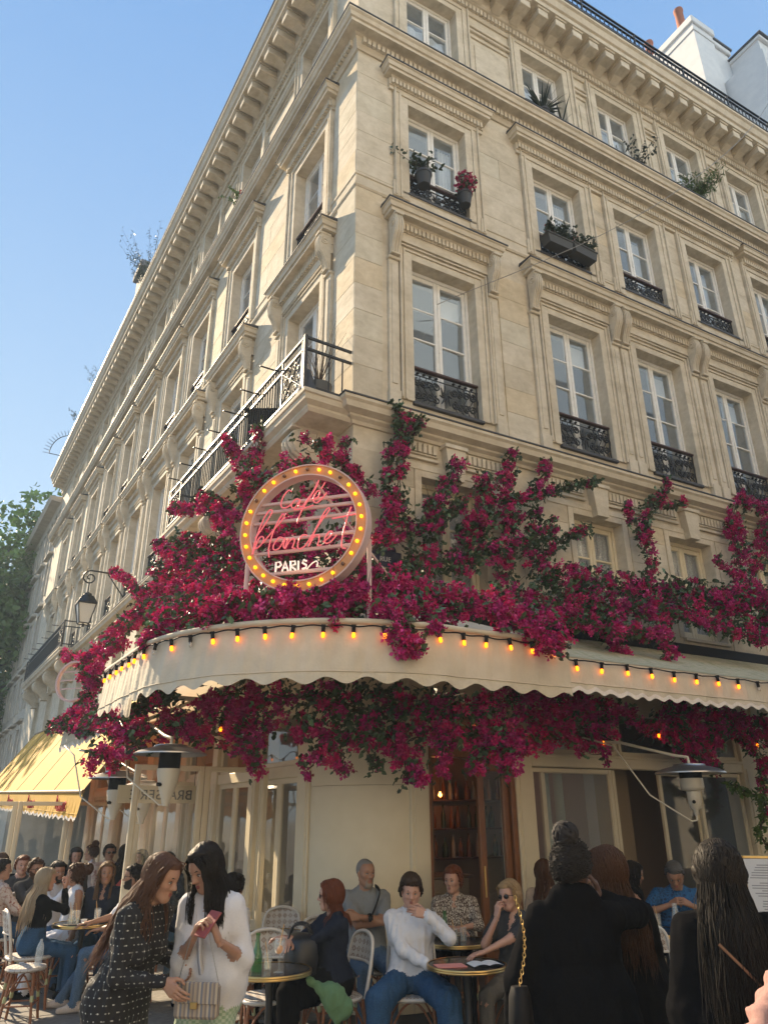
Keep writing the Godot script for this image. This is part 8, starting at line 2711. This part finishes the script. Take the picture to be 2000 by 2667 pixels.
	var chn := MB.new()
	for sd in [-1.0, 1.0]:
		for i in 46:
			var f := i / 45.0
			var p := Vector3(sd * lerpf(0.11, 0.035, f), lerpf(0.15, 0.42, f), 0.0 + 0.03 * f)
			chn.bar(p, p + Vector3(-sd * 0.0012, 0.0062, 0.0004), 0.0028 if i % 2 else 0.0018, 4)
	part("chain", chn, M.steel, bg)

	# --- women walking away on the right
	S = {"at": Vector3(0.86, 0, -3.80), "yaw": PI - 0.12, "sit": false, "tall": 0.968, "cell": 0.013, "loose": 0.016, "cuff": 0.010, "skin": dark, "top": black, "coat": black, "trousers": black, "shoe": black, "head": [-0.55, 0.05, 0.0], "face": true, "wide": 1.06,
		"shapes": [[Vector3(0.09, 1.0, 0), Vector3(0.13, 0.5, 0), 0.145, 0.165, 8, 0.08], [Vector3(-0.09, 1.0, 0), Vector3(-0.13, 0.5, 0), 0.145, 0.165, 8, 0.08], [Vector3(0.06, 1.41, -0.035), Vector3(-0.06, 1.41, -0.035), 0.048, 0.048, 8, 0.05]],
		"names": {3: "coat_body", 8: "coat_tails"}, "crease": 0.006, "hem_y": 0.0,
		"hair": {"mat": flat_mat(Color(0.012, 0.009, 0.008), 0.85), "thick": 0.012, "front": 0.06, "nape": -0.075, "bun": 0.054, "bun_at": Vector3(0, 0.150, -0.055), "locks": 500, "len": 0.05, "width": 0.0022, "wave": 0.012, "fall": Vector3(0, 0.4, -0.5)}}
	S.R = [V.call(-0.135, 1.385, 0.075), V.call(-1, -0.7, 0.1), V.call(0.25, 0.9, -0.2), V.call(0.9, 0, 0), 2]
	S.L = [V.call(0.30, 0.86, 0.05), V.call(0.4, -0.2, -0.6), V.call(0, -1, 0.1), V.call(-1, 0, 0), 0]
	person(S, "woman in a long black coat seen from behind with her hair in a high bun")
	var ob := thing("black_handbag", "small black handbag on a gold chain at the back of the long black coat", "bag", Vector3(0.56, 1.0, -3.63), 0.1)
	var hb := MB.new()
	hb.lathe(PackedVector2Array([Vector2(0, -0.10), Vector2(0.045, -0.095), Vector2(0.055, -0.05), Vector2(0.048, 0.05), Vector2(0.035, 0.085), Vector2(0, 0.09)]), 16, Transform3D(Basis.from_scale(Vector3(1, 1, 0.6)), Vector3.ZERO))
	part("pouch", hb, M.black, ob)
	var gc := MB.new()
	for i in 22:   # oval gold links up to the shoulder
		var p := Vector3(0.0 + 0.035 * sin(i * 0.14), 0.09 + i * 0.0155, 0.01 + i * -0.0004)
		var ring := PackedVector3Array()
		for j in 9: ring.append(p + (Vector3(cos(TAU * j / 8) * 0.006, sin(TAU * j / 8) * 0.011, 0) if i % 2 else Vector3(0, sin(TAU * j / 8) * 0.011, cos(TAU * j / 8) * 0.006)))
		gc.tube(ring, R1(0.0018), 4, false)
	part("gold_chain", gc, M.brass, ob)
	S = {"at": Vector3(1.13, 0, -4.12), "yaw": PI + 0.25, "sit": false, "tall": 0.945, "cell": 0.014, "loose": 0.015, "skin": fair, "top": black, "coat": black, "trousers": black, "shoe": black, "head": [0.5, 0.1, 0.0],
		"shapes": [[Vector3(0.08, 0.95, 0), Vector3(0.11, 0.5, 0), 0.15, 0.17, 8, 0.08], [Vector3(-0.08, 0.95, 0), Vector3(-0.11, 0.5, 0), 0.15, 0.17, 8, 0.08]], "names": {3: "coat_body", 8: "coat_tails"}, "hem_y": 0.0,
		"hair": {"mat": M.hair_brown, "locks": 800, "len": 0.46, "width": 0.0034, "wave": 0.011, "fall": Vector3(0, -1, -0.1), "nape": -0.13, "thick": 0.018}}
	S.R = [V.call(-0.25, 0.80, 0.10), V.call(-0.4, -0.2, -0.6), V.call(0, -1, 0.15), V.call(1, 0, 0), 0]
	person(S, "brown haired woman in black half hidden behind the woman with the bun")
	S = {"at": Vector3(1.36, 0, -3.32), "yaw": PI - 0.35, "sit": false, "tall": 0.97, "cell": 0.013, "loose": 0.02, "cuff": 0.015, "skin": olive, "top": black, "coat": black, "trousers": black, "shoe": black, "head": [0.1, 0.1, 0.0], "wide": 1.0,
		"shapes": [[Vector3(0.09, 1.0, 0), Vector3(0.14, 0.45, 0), 0.145, 0.175, 8, 0.08], [Vector3(-0.09, 1.0, 0), Vector3(-0.14, 0.45, 0), 0.145, 0.175, 8, 0.08]], "names": {3: "coat_body", 8: "coat_tails"}, "crease": 0.006, "hem_y": 0.0,
		"hair": {"mat": M.hair_dark, "locks": 1600, "len": 0.58, "width": 0.0024, "wave": 0.004, "fall": Vector3(0, -1, -0.12), "thick": 0.024, "nape": -0.14}}
	S.R = [V.call(-0.26, 1.02, 0.20), V.call(-0.6, -0.5, -0.4), V.call(0.2, -0.3, 0.8), V.call(0.6, 0, 0.2), 1]
	person(S, "woman with long black hair and black coat seen from behind at the right edge")
	var g := RandomNumberGenerator.new()
	g.seed = 77
	# pink jacket folded over her arm: a thick sheet of cloth with hanging folds
	var jf := Field.new(Vector3(-0.28, -0.75, -0.16), Vector3(0.28, 0.2, 0.2), 0.011)
	for i in 7:
		var x := -0.15 + i * 0.05
		var yo := -0.22 * pow(1.0 - i / 6.0, 1.6)
		jf.bone(Vector3(x, 0.09 + yo, 0.0), Vector3(x * 1.05, 0.10 + yo, 0.05), 0.030, 0.034, 3, 0.03)
		jf.bone(Vector3(x * 1.05, 0.09 + yo, 0.06), Vector3(x * 1.1 + 0.02 * sin(i * 2.2), -0.28 - 0.05 * cos(i * 1.3), 0.075 + 0.022 * cos(i * 2.4)), 0.034, 0.036, 3, 0.03)
		jf.bone(Vector3(x * 1.1 + 0.02 * sin(i * 2.2), -0.28 - 0.05 * cos(i * 1.3), 0.075 + 0.022 * cos(i * 2.4)), Vector3(x * 1.0 + 0.03, -0.58 + 0.02 * sin(i * 1.9), 0.06 + 0.03 * sin(i * 2.0)), 0.036, 0.032, 3, 0.03)
	var jg := jf.nets()
	relax(jg, 1)
	var jv: PackedVector3Array = jg.v
	var jn := smooth_normals(jv, jg.i)
	for i in jv.size(): jv[i] = jv[i] + jn[i] * 0.008 * (0.5 - 2.5 * absf(FN.get_noise_3d(jv[i].x * 90.0 + jv[i].y * 40.0, jv[i].y * 30.0, jv[i].z * 60.0)))
	jg.v = jv
	var jo := part("pink_jacket", split_mesh(jg, smooth_normals(jv, jg.i), 3), cloth.call(Color(0.36, 0.215, 0.19), 0.2), self, Transform3D(Basis(Vector3.UP, 0.35), Vector3(1.315, 1.21, -2.92)))
	tag(jo, "pale pink jacket carried over the arm at the bottom right edge", "jacket")
	var tsm := MB.new()
	tsm.tube(smooth([Vector3(1.25, 1.30, -3.17), Vector3(1.29, 1.255, -3.15), Vector3(1.34, 1.20, -3.135), Vector3(1.42, 1.11, -3.12)], 5), R1(0.007), 5, true, Vector2(1, 0.35))
	solid("bag_strap", tsm, flat_mat(Color(0.20, 0.10, 0.05), 0.5), Vector3.ZERO, "thin tan leather strap slanting across the black coat at the right", "strap")

	# --- seated in the middle
	S = {"at": Vector3(-0.42, 0, -6.72), "yaw": -1.05, "tall": 0.93, "lean": 0.04, "seat": 0.47, "skin": fair, "top": navy, "skirt": black, "shoe": black, "head": [-0.50, 0.0, 0.0], "sleeve": 0.72, "glasses": "dark", "fat": 0.02, "bare_legs": true, "footL": V.call(0.12, 0.09, 0.36), "footR": V.call(-0.10, 0.09, 0.34),
		"shapes": [[Vector3(0.09, 0.56, 0.05), Vector3(0.11, 0.54, 0.40), 0.11, 0.095, 7, 0.05], [Vector3(-0.09, 0.56, 0.05), Vector3(-0.11, 0.54, 0.40), 0.11, 0.095, 7, 0.05], [Vector3(0.11, 0.52, 0.42), Vector3(0.11, 0.36, 0.42), 0.085, 0.08, 7, 0.03], [Vector3(-0.11, 0.52, 0.42), Vector3(-0.11, 0.36, 0.42), 0.085, 0.08, 7, 0.03]],
		"hair": {"mat": auburn, "locks": 500, "len": 0.27, "width": 0.004, "wave": 0.004, "fall": Vector3(0, -1, -0.1), "front": 0.066, "lock_front": 0.055, "thick": 0.022}}
	S.R = [V.call(0.03, 0.86, 0.40), V.call(-0.6, -0.5, 0.1), V.call(0.7, -0.1, 0.5), V.call(0, -1, 0), 0]
	S.L = [V.call(-0.03, 0.885, 0.42), V.call(0.6, -0.5, 0.1), V.call(-0.7, -0.1, 0.4), V.call(0, -1, 0), 0]
	seated(S, "woman with auburn hair and dark sunglasses in navy, facing left beside the front table", "rattan chair under the woman with auburn hair and sunglasses")
	var bag := MB.new()
	bag.lathe(PackedVector2Array([Vector2(0.0, -0.13), Vector2(0.15, -0.12), Vector2(0.17, -0.02), Vector2(0.15, 0.10), Vector2(0.10, 0.14), Vector2(0.0, 0.15)]), 18, Transform3D(Basis(Vector3.UP, -1.0).scaled_local(Vector3(1.1, 1, 0.7)), Vector3.ZERO))
	for sd in [-1.0, 1.0]:
		bag.tube(smooth([Vector3(-0.10, 0.1, sd * 0.06), Vector3(-0.06, 0.2, sd * 0.06), Vector3(0.04, 0.2, sd * 0.06), Vector3(0.08, 0.1, sd * 0.06)], 4), R1(0.009), 5)
	solid("leather_bag", bag, flat_mat(Color(0.012, 0.012, 0.013), 0.4), Vector3(-0.66, 0.765, -6.56), "black leather bag on the lap of the woman with sunglasses", "bag")
	var gs := MB.new()   # green towelling bundle hanging from her lap
	var gf := Field.new(Vector3(-0.25, -0.3, -0.15), Vector3(0.25, 0.2, 0.15), 0.012)
	gf.bone(Vector3(-0.17, 0.10, 0), Vector3(0.03, 0.0, 0.02), 0.025, 0.09, 3, 0.05)
	gf.bone(Vector3(0.02, 0.0, 0.02), Vector3(0.12, -0.10, 0.01), 0.10, 0.10, 3, 0.05, Vector3(1, 1, 1.5))
	gf.bone(Vector3(0.05, -0.06, 0.02), Vector3(0.07, -0.22, 0.02), 0.10, 0.03, 3, 0.05, Vector3(1, 1, 1.5))
	gf.bone(Vector3(-0.17, 0.11, 0), Vector3(-0.2, 0.13, 0.02), 0.035, 0.02, 3, 0.03)
	var gg := gf.nets()
	relax(gg, 1)
	var gv: PackedVector3Array = gg.v
	var gn := smooth_normals(gv, gg.i)
	for i in gv.size(): gv[i] = gv[i] + gn[i] * 0.020 * FN.get_noise_3d(gv[i].x * 110.0, gv[i].y * 60.0, gv[i].z * 110.0)
	gg.v = gv
	var go := part("green_bundle", split_mesh(gg, smooth_normals(gv, gg.i), 3), tri_mat(noise_tex(0.25, 3, Color(0.07, 0.15, 0.07), Color(0.15, 0.27, 0.14), 140), 3.0, 0.95), self, Transform3D(Basis(Vector3.UP, 0.1).scaled_local(Vector3.ONE * 0.78), Vector3(-0.41, 0.56, -6.24)))
	tag(go, "knotted green towelling bundle hanging below the woman with sunglasses", "cloth bundle")
	S = {"at": Vector3(-0.20, 0, -7.80), "yaw": 0.30, "male": true, "tall": 1.02, "seat": 0.50, "skin": tan, "top": greyt, "trousers": pale_denim, "shoe": charcoal, "head": [0.22, 0.02, 0.0], "sleeve": 0.45, "fat": 0.015, "brow": salt,
		"names": {3: "t_shirt"}, "hair": {"mat": grey, "thick": 0.004, "front": 0.082, "nape": -0.05, "side": 0.0, "beard": hair.call(Color(0.28, 0.24, 0.20)), "goatee": true}}
	S.R = [V.call(0.13, 0.86, 0.26), V.call(-0.9, -0.5, 0.1), V.call(0.9, 0.15, 0.1), V.call(0, -0.2, -1), 0]
	S.L = [V.call(-0.13, 0.91, 0.27), V.call(0.9, -0.5, 0.1), V.call(-0.9, 0.1, 0.05), V.call(0, -0.2, -1), 0]
	var gm := seated(S, "grey bearded man in a grey t-shirt with crossed arms against the wall", "rattan chair under the man with crossed arms")
	var strap := MB.new()
	strap.tube(smooth([Vector3(0.12, 1.13, -0.06), Vector3(0.12, 1.09, 0.09), Vector3(0.03, 0.92, 0.155), Vector3(-0.12, 0.70, 0.165), Vector3(-0.17, 0.62, 0.10)], 5), R1(0.022), 6, true, Vector2(1, 0.25))
	part("sling_strap", strap, M.black, gm)
	var pt := MB.new()
	pt.lathe(PackedVector2Array([Vector2(0, 0.004), Vector2(0.036, 0.003), Vector2(0.036, -0.004)]), 18, Transform3D(Basis(Vector3.BACK, 1.2) * Basis(Vector3.RIGHT, 0.3), Vector3(-0.250, 0.96, 0.03)))
	part("arm_patch", pt, flat_mat(Color(0.05, 0.05, 0.03), 0.8), gm)
	var wt := MB.new()
	wt.lathe(PackedVector2Array([Vector2(0.034, -0.012), Vector2(0.036, 0), Vector2(0.034, 0.012)]), 14, Transform3D(Basis(Vector3.BACK, PI / 2), Vector3(-0.03, 0.905, 0.27)))
	wt.box(Vector3(-0.05, 0.885, 0.30), Vector3(-0.01, 0.925, 0.312), 0.005)
	part("wristwatch", wt, M.black, gm)
	S = {"at": Vector3(0.20, 0, -6.78), "yaw": -0.02, "male": true, "tall": 0.955, "lean": -0.06, "seat": 0.47, "wide": 0.92, "cell": 0.012, "skin": fair, "top": white, "trousers": denim, "shoe": black, "head": [0.05, 0.10, -0.05], "loose": 0.006, "spread": 0.24, "leg_loose": 0.034, "crease": 0.012,
		"names": {3: "long_sleeve_shirt", 4: "jeans"}, "footL": V.call(0.30, 0.09, 0.40), "footR": V.call(-0.28, 0.09, 0.42),
		"hair": {"mat": hair.call(Color(0.04, 0.024, 0.014)), "fringe": true, "locks": 460, "len": 0.060, "width": 0.0042, "wave": 0.012, "fall": Vector3(0.1, 0.0, 0.35), "front": 0.060, "nape": -0.045, "side": -0.005, "lock_front": 0.10, "thick": 0.026, "lift": 0.018}}
	S.L = [V.call(0.125, 1.025, 0.185), V.call(0.9, -0.8, 0.25), V.call(-0.75, 0.25, 0.1), V.call(-0.2, -0.2, -0.9), 2]
	S.R = [V.call(0.12, 0.69, 0.24), V.call(-0.8, -0.4, 0.0), V.call(0.9, -0.1, 0.2), V.call(0, -0.4, -0.8), 1]
	seated(S, "dark haired teenage boy in a white long-sleeved shirt and wide blue jeans", "rattan chair under the teenage boy in the white shirt")
	S = {"at": Vector3(0.66, 0, -7.98), "yaw": -0.10, "tall": 0.95, "seat": 0.47, "skin": fair, "top": leopard, "trousers": black, "shoe": black, "head": [-0.45, 0.02, 0.0], "sleeve": 0.72, "fat": 0.03, "loose": 0.012, "wide": 1.08, "neckline": 0.06,
		"names": {3: "patterned_blouse"}, "brow": M.hair_brown, "hair": {"mat": auburn, "locks": 130, "len": 0.10, "width": 0.006, "wave": 0.008, "fall": Vector3(0, -0.9, -0.3), "front": 0.066, "lock_front": 0.05, "thick": 0.020, "lift": 0.015}}
	S.R = [V.call(0.0, 0.80, 0.33), V.call(-0.8, -0.5, 0.0), V.call(0.7, -0.1, 0.5), V.call(0, -1, 0), 0]
	S.L = [V.call(0.05, 0.81, 0.36), V.call(0.8, -0.5, 0.0), V.call(-0.7, -0.1, 0.4), V.call(0, -1, 0), 0]
	var wi := seated(S, "woman with short red-brown hair in a brown and white patterned blouse by the door", "rattan chair under the woman in the patterned blouse")
	S = {"at": Vector3(1.06, 0, -6.82), "yaw": -0.55, "tall": 0.92, "lean": 0.10, "seat": 0.47, "skin": fair, "top": charcoal, "trousers": khaki, "shoe": black, "head": [-0.25, 0.05, 0.12], "sleeve": 0.45, "glasses": "dark", "neckline": 0.10, "brow": blonde,
		"hair": {"mat": blonde, "locks": 190, "len": 0.17, "width": 0.006, "wave": 0.005, "fall": Vector3(0, -1, -0.15), "front": 0.062, "lock_front": 0.05, "thick": 0.020}}
	S.R = [V.call(-0.06, 1.0, 0.24), V.call(-0.5, -0.9, 0.1), V.call(0.15, 0.9, 0.0), V.call(0.4, 0, -0.8), 1]
	S.L = [V.call(-0.12, 0.775, 0.40), V.call(0.8, -0.3, 0.0), V.call(-0.6, -0.15, 0.6), V.call(0, -1, 0), 0]
	seated(S, "blonde woman in dark sunglasses resting her chin on her hand", "rattan chair under the blonde woman in sunglasses")
	S = {"at": Vector3(-1.36, 0, -7.28), "yaw": PI - 0.75, "male": true, "tall": 0.95, "seat": 0.47, "skin": tan, "top": white, "trousers": black, "shoe": black, "head": [0.3, 0.1, 0.0], "loose": 0.014, "names": {3: "shirt"},
		"hair": {"mat": M.hair_dark, "locks": 150, "len": 0.07, "width": 0.006, "fall": Vector3(0, -0.8, -0.2), "front": 0.06, "thick": 0.02, "nape": -0.05, "side": -0.01}}
	seated(S, "black haired man in a white shirt seen from behind left of the front table", "rattan chair under the man in the white shirt seen from behind")

	# --- seated on the right
	S = {"at": Vector3(1.60, 0, -8.25), "yaw": PI - 0.5, "tall": 0.97, "seat": 0.5, "cell": 0.016, "skin": fair, "top": floral, "trousers": black, "shoe": black, "head": [0.2, 0.1, 0.0],
		"hair": {"mat": M.hair_brown, "locks": 220, "len": 0.42, "width": 0.007, "wave": 0.004, "thick": 0.02}}
	seated(S, "brown haired woman in a beige floral blouse left of the hair bun", "rattan chair under the woman in the beige floral blouse")
	S = {"at": Vector3(2.12, 0, -8.35), "yaw": -0.9, "tall": 0.97, "seat": 0.5, "cell": 0.016, "skin": fair, "top": cloth.call(Color(0.10, 0.17, 0.17), 0.3), "trousers": black, "shoe": black, "head": [-0.4, 0.25, 0.1],
		"hair": {"mat": blonde, "locks": 200, "len": 0.38, "width": 0.007, "wave": 0.010, "thick": 0.02, "lock_front": 0.06}}
	seated(S, "fair haired woman in a dark green top behind the woman with the bun", "rattan chair under the fair haired woman in green")
	S = {"at": Vector3(2.58, 0, -8.62), "yaw": 1.2, "tall": 0.95, "seat": 0.48, "cell": 0.016, "skin": olive, "top": black, "trousers": black, "shoe": black, "head": [0.2, 0.2, 0.0], "sleeve": 0.0,
		"hair": {"mat": M.hair_dark, "locks": 220, "len": 0.40, "width": 0.007, "wave": 0.003, "thick": 0.022}}
	S.R = [V.call(0.02, 0.86, 0.36), V.call(-0.5, -0.9, 0.1), V.call(0.3, 0.4, 0.6), V.call(0.4, 0, -0.6), 1]
	seated(S, "dark haired woman in a black sleeveless top facing right beside the man in blue", "rattan chair under the woman in the black sleeveless top")
	S = {"at": Vector3(2.98, 0, -8.42), "yaw": -0.30, "male": true, "tall": 0.99, "lean": 0.12, "seat": 0.47, "skin": tan, "top": hawaii, "trousers": khaki, "shoe": charcoal, "head": [-0.1, 0.50, 0.0], "sleeve": 0.45, "fat": 0.03, "loose": 0.01, "brow": salt, "wide": 1.05,
		"hair": {"mat": salt, "locks": 120, "len": 0.06, "width": 0.006, "fall": Vector3(0, 0.1, -0.8), "front": 0.068, "thick": 0.014, "nape": -0.05, "side": 0.0, "lift": 0.012, "lock_front": 0.07}}
	S.R = [V.call(-0.10, 0.93, 0.30), V.call(-0.9, -0.5, 0.1), V.call(0.6, 0.35, 0.3), V.call(0.2, -0.5, -0.5), 1]
	S.L = [V.call(0.10, 0.93, 0.30), V.call(0.9, -0.5, 0.1), V.call(-0.6, 0.35, 0.3), V.call(-0.2, -0.5, -0.5), 1]
	seated(S, "dark haired man in a blue leaf print shirt looking down at his hands", "rattan chair under the man in the blue leaf print shirt")
	S = {"at": Vector3(3.62, 0, -7.72), "yaw": -2.3, "tall": 0.94, "seat": 0.47, "cell": 0.016, "skin": tan, "top": white, "trousers": denim, "shoe": black, "head": [0.2, 0.1, 0.0], "sleeve": 0.4,
		"hair": {"mat": M.hair_dark, "locks": 160, "len": 0.36, "width": 0.007, "thick": 0.02}}
	seated(S, "woman in a white t-shirt at the right edge behind the menu stand", "rattan chair under the woman in the white t-shirt at the right edge")

	# --- the crowded terrace on the left
	S = {"at": Vector3(-2.62, 0, -8.62), "yaw": -1.40, "male": true, "tall": 0.96, "lean": 0.05, "seat": 0.47, "skin": tan, "top": white, "trousers": pale_denim, "shoe": trainer, "head": [0.05, 0.0, 0.0], "sleeve": 0.5, "loose": 0.02, "glasses": "clear", "footR": V.call(-0.10, 0.09, 0.62), "footL": V.call(0.14, 0.09, 0.45), "names": {3: "t_shirt", 4: "ripped_jeans", 5: "trainer", 6: "trainer"},
		"hair": {"mat": M.hair_dark, "thick": 0.010, "front": 0.062, "nape": -0.05, "side": -0.01, "locks": 60, "len": 0.05, "width": 0.006, "beard": M.hair_dark}}
	S.R = [V.call(-0.02, 0.76, 0.40), V.call(-0.6, -0.5, -0.2), V.call(0.3, -0.05, 0.9), V.call(0, -1, 0), 0]
	S.L = [V.call(0.02, 0.70, 0.30), V.call(0.6, -0.5, -0.2), V.call(-0.3, -0.1, 0.9), V.call(0, -1, 0), 0]
	seated(S, "bearded man with glasses in a white t-shirt and ripped jeans facing left", "rattan chair under the bearded man in ripped jeans")
	S = {"at": Vector3(-3.18, 0, -9.28), "yaw": 0.15, "tall": 0.95, "seat": 0.47, "cell": 0.016, "skin": tan, "top": navy, "trousers": denim, "shoe": black, "head": [0.2, 0.0, 0.0], "fat": 0.02, "neckline": 0.08, "brow": M.hair_brown,
		"hair": {"mat": hair.call(Color(0.13, 0.07, 0.03)), "locks": 220, "len": 0.45, "width": 0.007, "wave": 0.004, "behind": false, "front": 0.07, "lock_front": 0.06, "thick": 0.014}}
	seated(S, "woman with long light brown hair in a navy top behind the crowded left table", "rattan chair under the woman in navy at the left table")
	S = {"at": Vector3(-3.52, 0, -9.30), "yaw": -1.0, "tall": 0.93, "seat": 0.47, "cell": 0.016, "skin": tan, "top": white, "trousers": white, "shoe": black, "head": [-0.3, 0.0, 0.0], "sleeve": 0.0, "neckline": 0.1,
		"hair": {"mat": M.hair_brown, "locks": 160, "len": 0.12, "width": 0.008, "wave": 0.02, "thick": 0.018, "bun": 0.06, "bun_at": Vector3(0, 0.06, -0.13)}}
	seated(S, "woman with curly brown hair and hoop earrings facing left in a pale dress", "rattan chair under the curly haired woman in the pale dress")
	S = {"at": Vector3(-3.64, 0, -8.62), "yaw": PI - 1.0, "tall": 0.92, "lean": 0.08, "seat": 0.47, "cell": 0.015, "skin": fair, "top": black, "trousers": denim, "shoe": black, "head": [0.1, 0.0, 0.0], "hem_y": 0.16, "yoke": 3,
		"hair": {"mat": ash, "locks": 420, "len": 0.58, "width": 0.006, "wave": 0.003, "fall": Vector3(-0.25, -1, -0.15), "thick": 0.02}}
	S.R = [V.call(-0.02, 1.05, 0.25), V.call(-0.5, -0.8, 0.2), V.call(0.1, 0.8, 0.2), V.call(0.4, 0, -0.8), 1]
	seated(S, "woman with very long ash blonde hair in a black crop top, seen from behind", "rattan chair under the ash blonde woman in the crop top")
	S = {"at": Vector3(-3.92, 0, -9.72), "yaw": 1.0, "male": true, "tall": 0.93, "seat": 0.47, "cell": 0.016, "skin": tan, "top": white, "trousers": denim, "shoe": black, "head": [-0.2, 0.0, 0.0],
		"hair": {"mat": M.hair_dark, "locks": 160, "len": 0.24, "width": 0.008, "thick": 0.02, "beard": M.hair_dark}}
	S.R = [V.call(0.0, 1.0, 0.24), V.call(-0.5, -0.8, 0.2), V.call(0.2, 0.8, 0.1), V.call(0.4, 0, -0.8), 1]
	seated(S, "long haired man in a white shirt lifting a cup on the left terrace", "rattan chair under the long haired man lifting a cup")
	var rest := [
		[-4.42, -10.25, 0.9, true, "man with curly brown hair, beard and glasses holding up a phone at the left", "hb", charcoal, "short", true],
		[-4.86, -10.85, 0.4, true, "ginger haired man partly hidden behind the curly haired man at the left", "au", charcoal, "short", false],
		[-4.62, -9.78, 2.4, true, "dark haired man in a swirl patterned shirt seen from behind at the left edge", "hd", swirl, "short", false],
		[-5.30, -11.15, 0.3, true, "person at the extreme left edge of the terrace in dark clothes", "hb", black, "short", false],
		[-4.66, -12.15, 0.5, false, "dark haired woman with a fringe deep in the left terrace", "hd", charcoal, "long", false],
		[-4.75, -13.05, -1.2, false, "woman with a hair bun and light headband facing left by the wall", "hb", white, "bun", false],
		[-4.40, -12.85, 0.4, true, "man in sunglasses and a pale top by the left shop wall", "hd", swirl, "short", true],
		[-4.05, -12.55, 2.6, false, "person with long black hair in black seen from behind by the left wall", "hd", black, "long", false],
		[-2.86, -10.15, 0.6, false, "brown haired woman seen through the glass screen panel on the left", "hb", charcoal, "long", false],
		[-3.10, -11.55, 0.2, true, "dark haired man sitting far back behind the glass screen", "hd", navy, "short", false],
		[-3.75, -12.4, -0.3, false, "person in a coral top far back behind the glass screen's post", "hd", cloth.call(Color(0.4, 0.07, 0.06), 0.2), "long", false],
		[-2.30, -8.25, 2.3, false, "person in a navy jumper mostly hidden behind the woman in polka dots", "hd", navy, "long", false]]
	for i in rest.size():
		var q: Array = rest[i]
		var hm: Material = {"hb": M.hair_brown, "hd": M.hair_dark, "au": auburn}[q[5]]
		S = {"at": Vector3(q[0], 0, q[1]), "yaw": q[2], "male": q[3], "tall": 0.94 + 0.01 * (i % 4), "seat": 0.47 + (0.06 if i > 3 and i < 8 else 0.0), "cell": 0.02, "skin": [tan, fair, olive][i % 3], "top": q[6], "trousers": [denim, black][i % 2], "shoe": black, "head": [0.25 * sin(i * 2.3), 0.08 * cos(i * 1.7), 0.0],
			"hair": {"mat": hm, "thick": 0.02, "locks": 130, "len": 0.06 if q[7] == "short" else 0.36, "width": 0.008, "side": 0.0 if q[7] == "short" else -0.03, "nape": -0.05}}
		if q[7] == "bun":
			S.hair.len = 0.05
			S.hair.bun = 0.05
			S.hair.bun_at = Vector3(0, 0.14, -0.05)
			S.hair.band = cloth.call(Color(0.5, 0.4, 0.2))
		if i == 0:
			S.hair.beard = M.hair_brown
			S.R = [V.call(-0.05, 1.04, 0.27), V.call(-0.5, -0.8, 0.2), V.call(0.2, 0.9, 0.1), V.call(0.4, 0, -0.8), 1]
		elif i % 3 == 1: S.R = [V.call(-0.05, 0.80, 0.33), V.call(-0.7, -0.5, 0.0), V.call(0.4, 0, 0.8), V.call(0, -1, 0), 0]
		else:
			S.R = [V.call(-0.12, 0.66, 0.32), V.call(-0.7, -0.5, 0.0), V.call(0.4, 0, 0.8), V.call(0, -1, 0), 0]
			S.L = [V.call(0.10, 0.68, 0.33), V.call(0.7, -0.5, 0.0), V.call(-0.4, 0, 0.8), V.call(0, -1, 0), 0]
		if q[8]: S.glasses = "clear" if i == 0 else "dark"
		seated(S, q[4], "rattan chair under the " + q[4].split(" in ")[0].split(" at ")[0].split(" seen ")[0] if i < 4 or i == 8 else "")
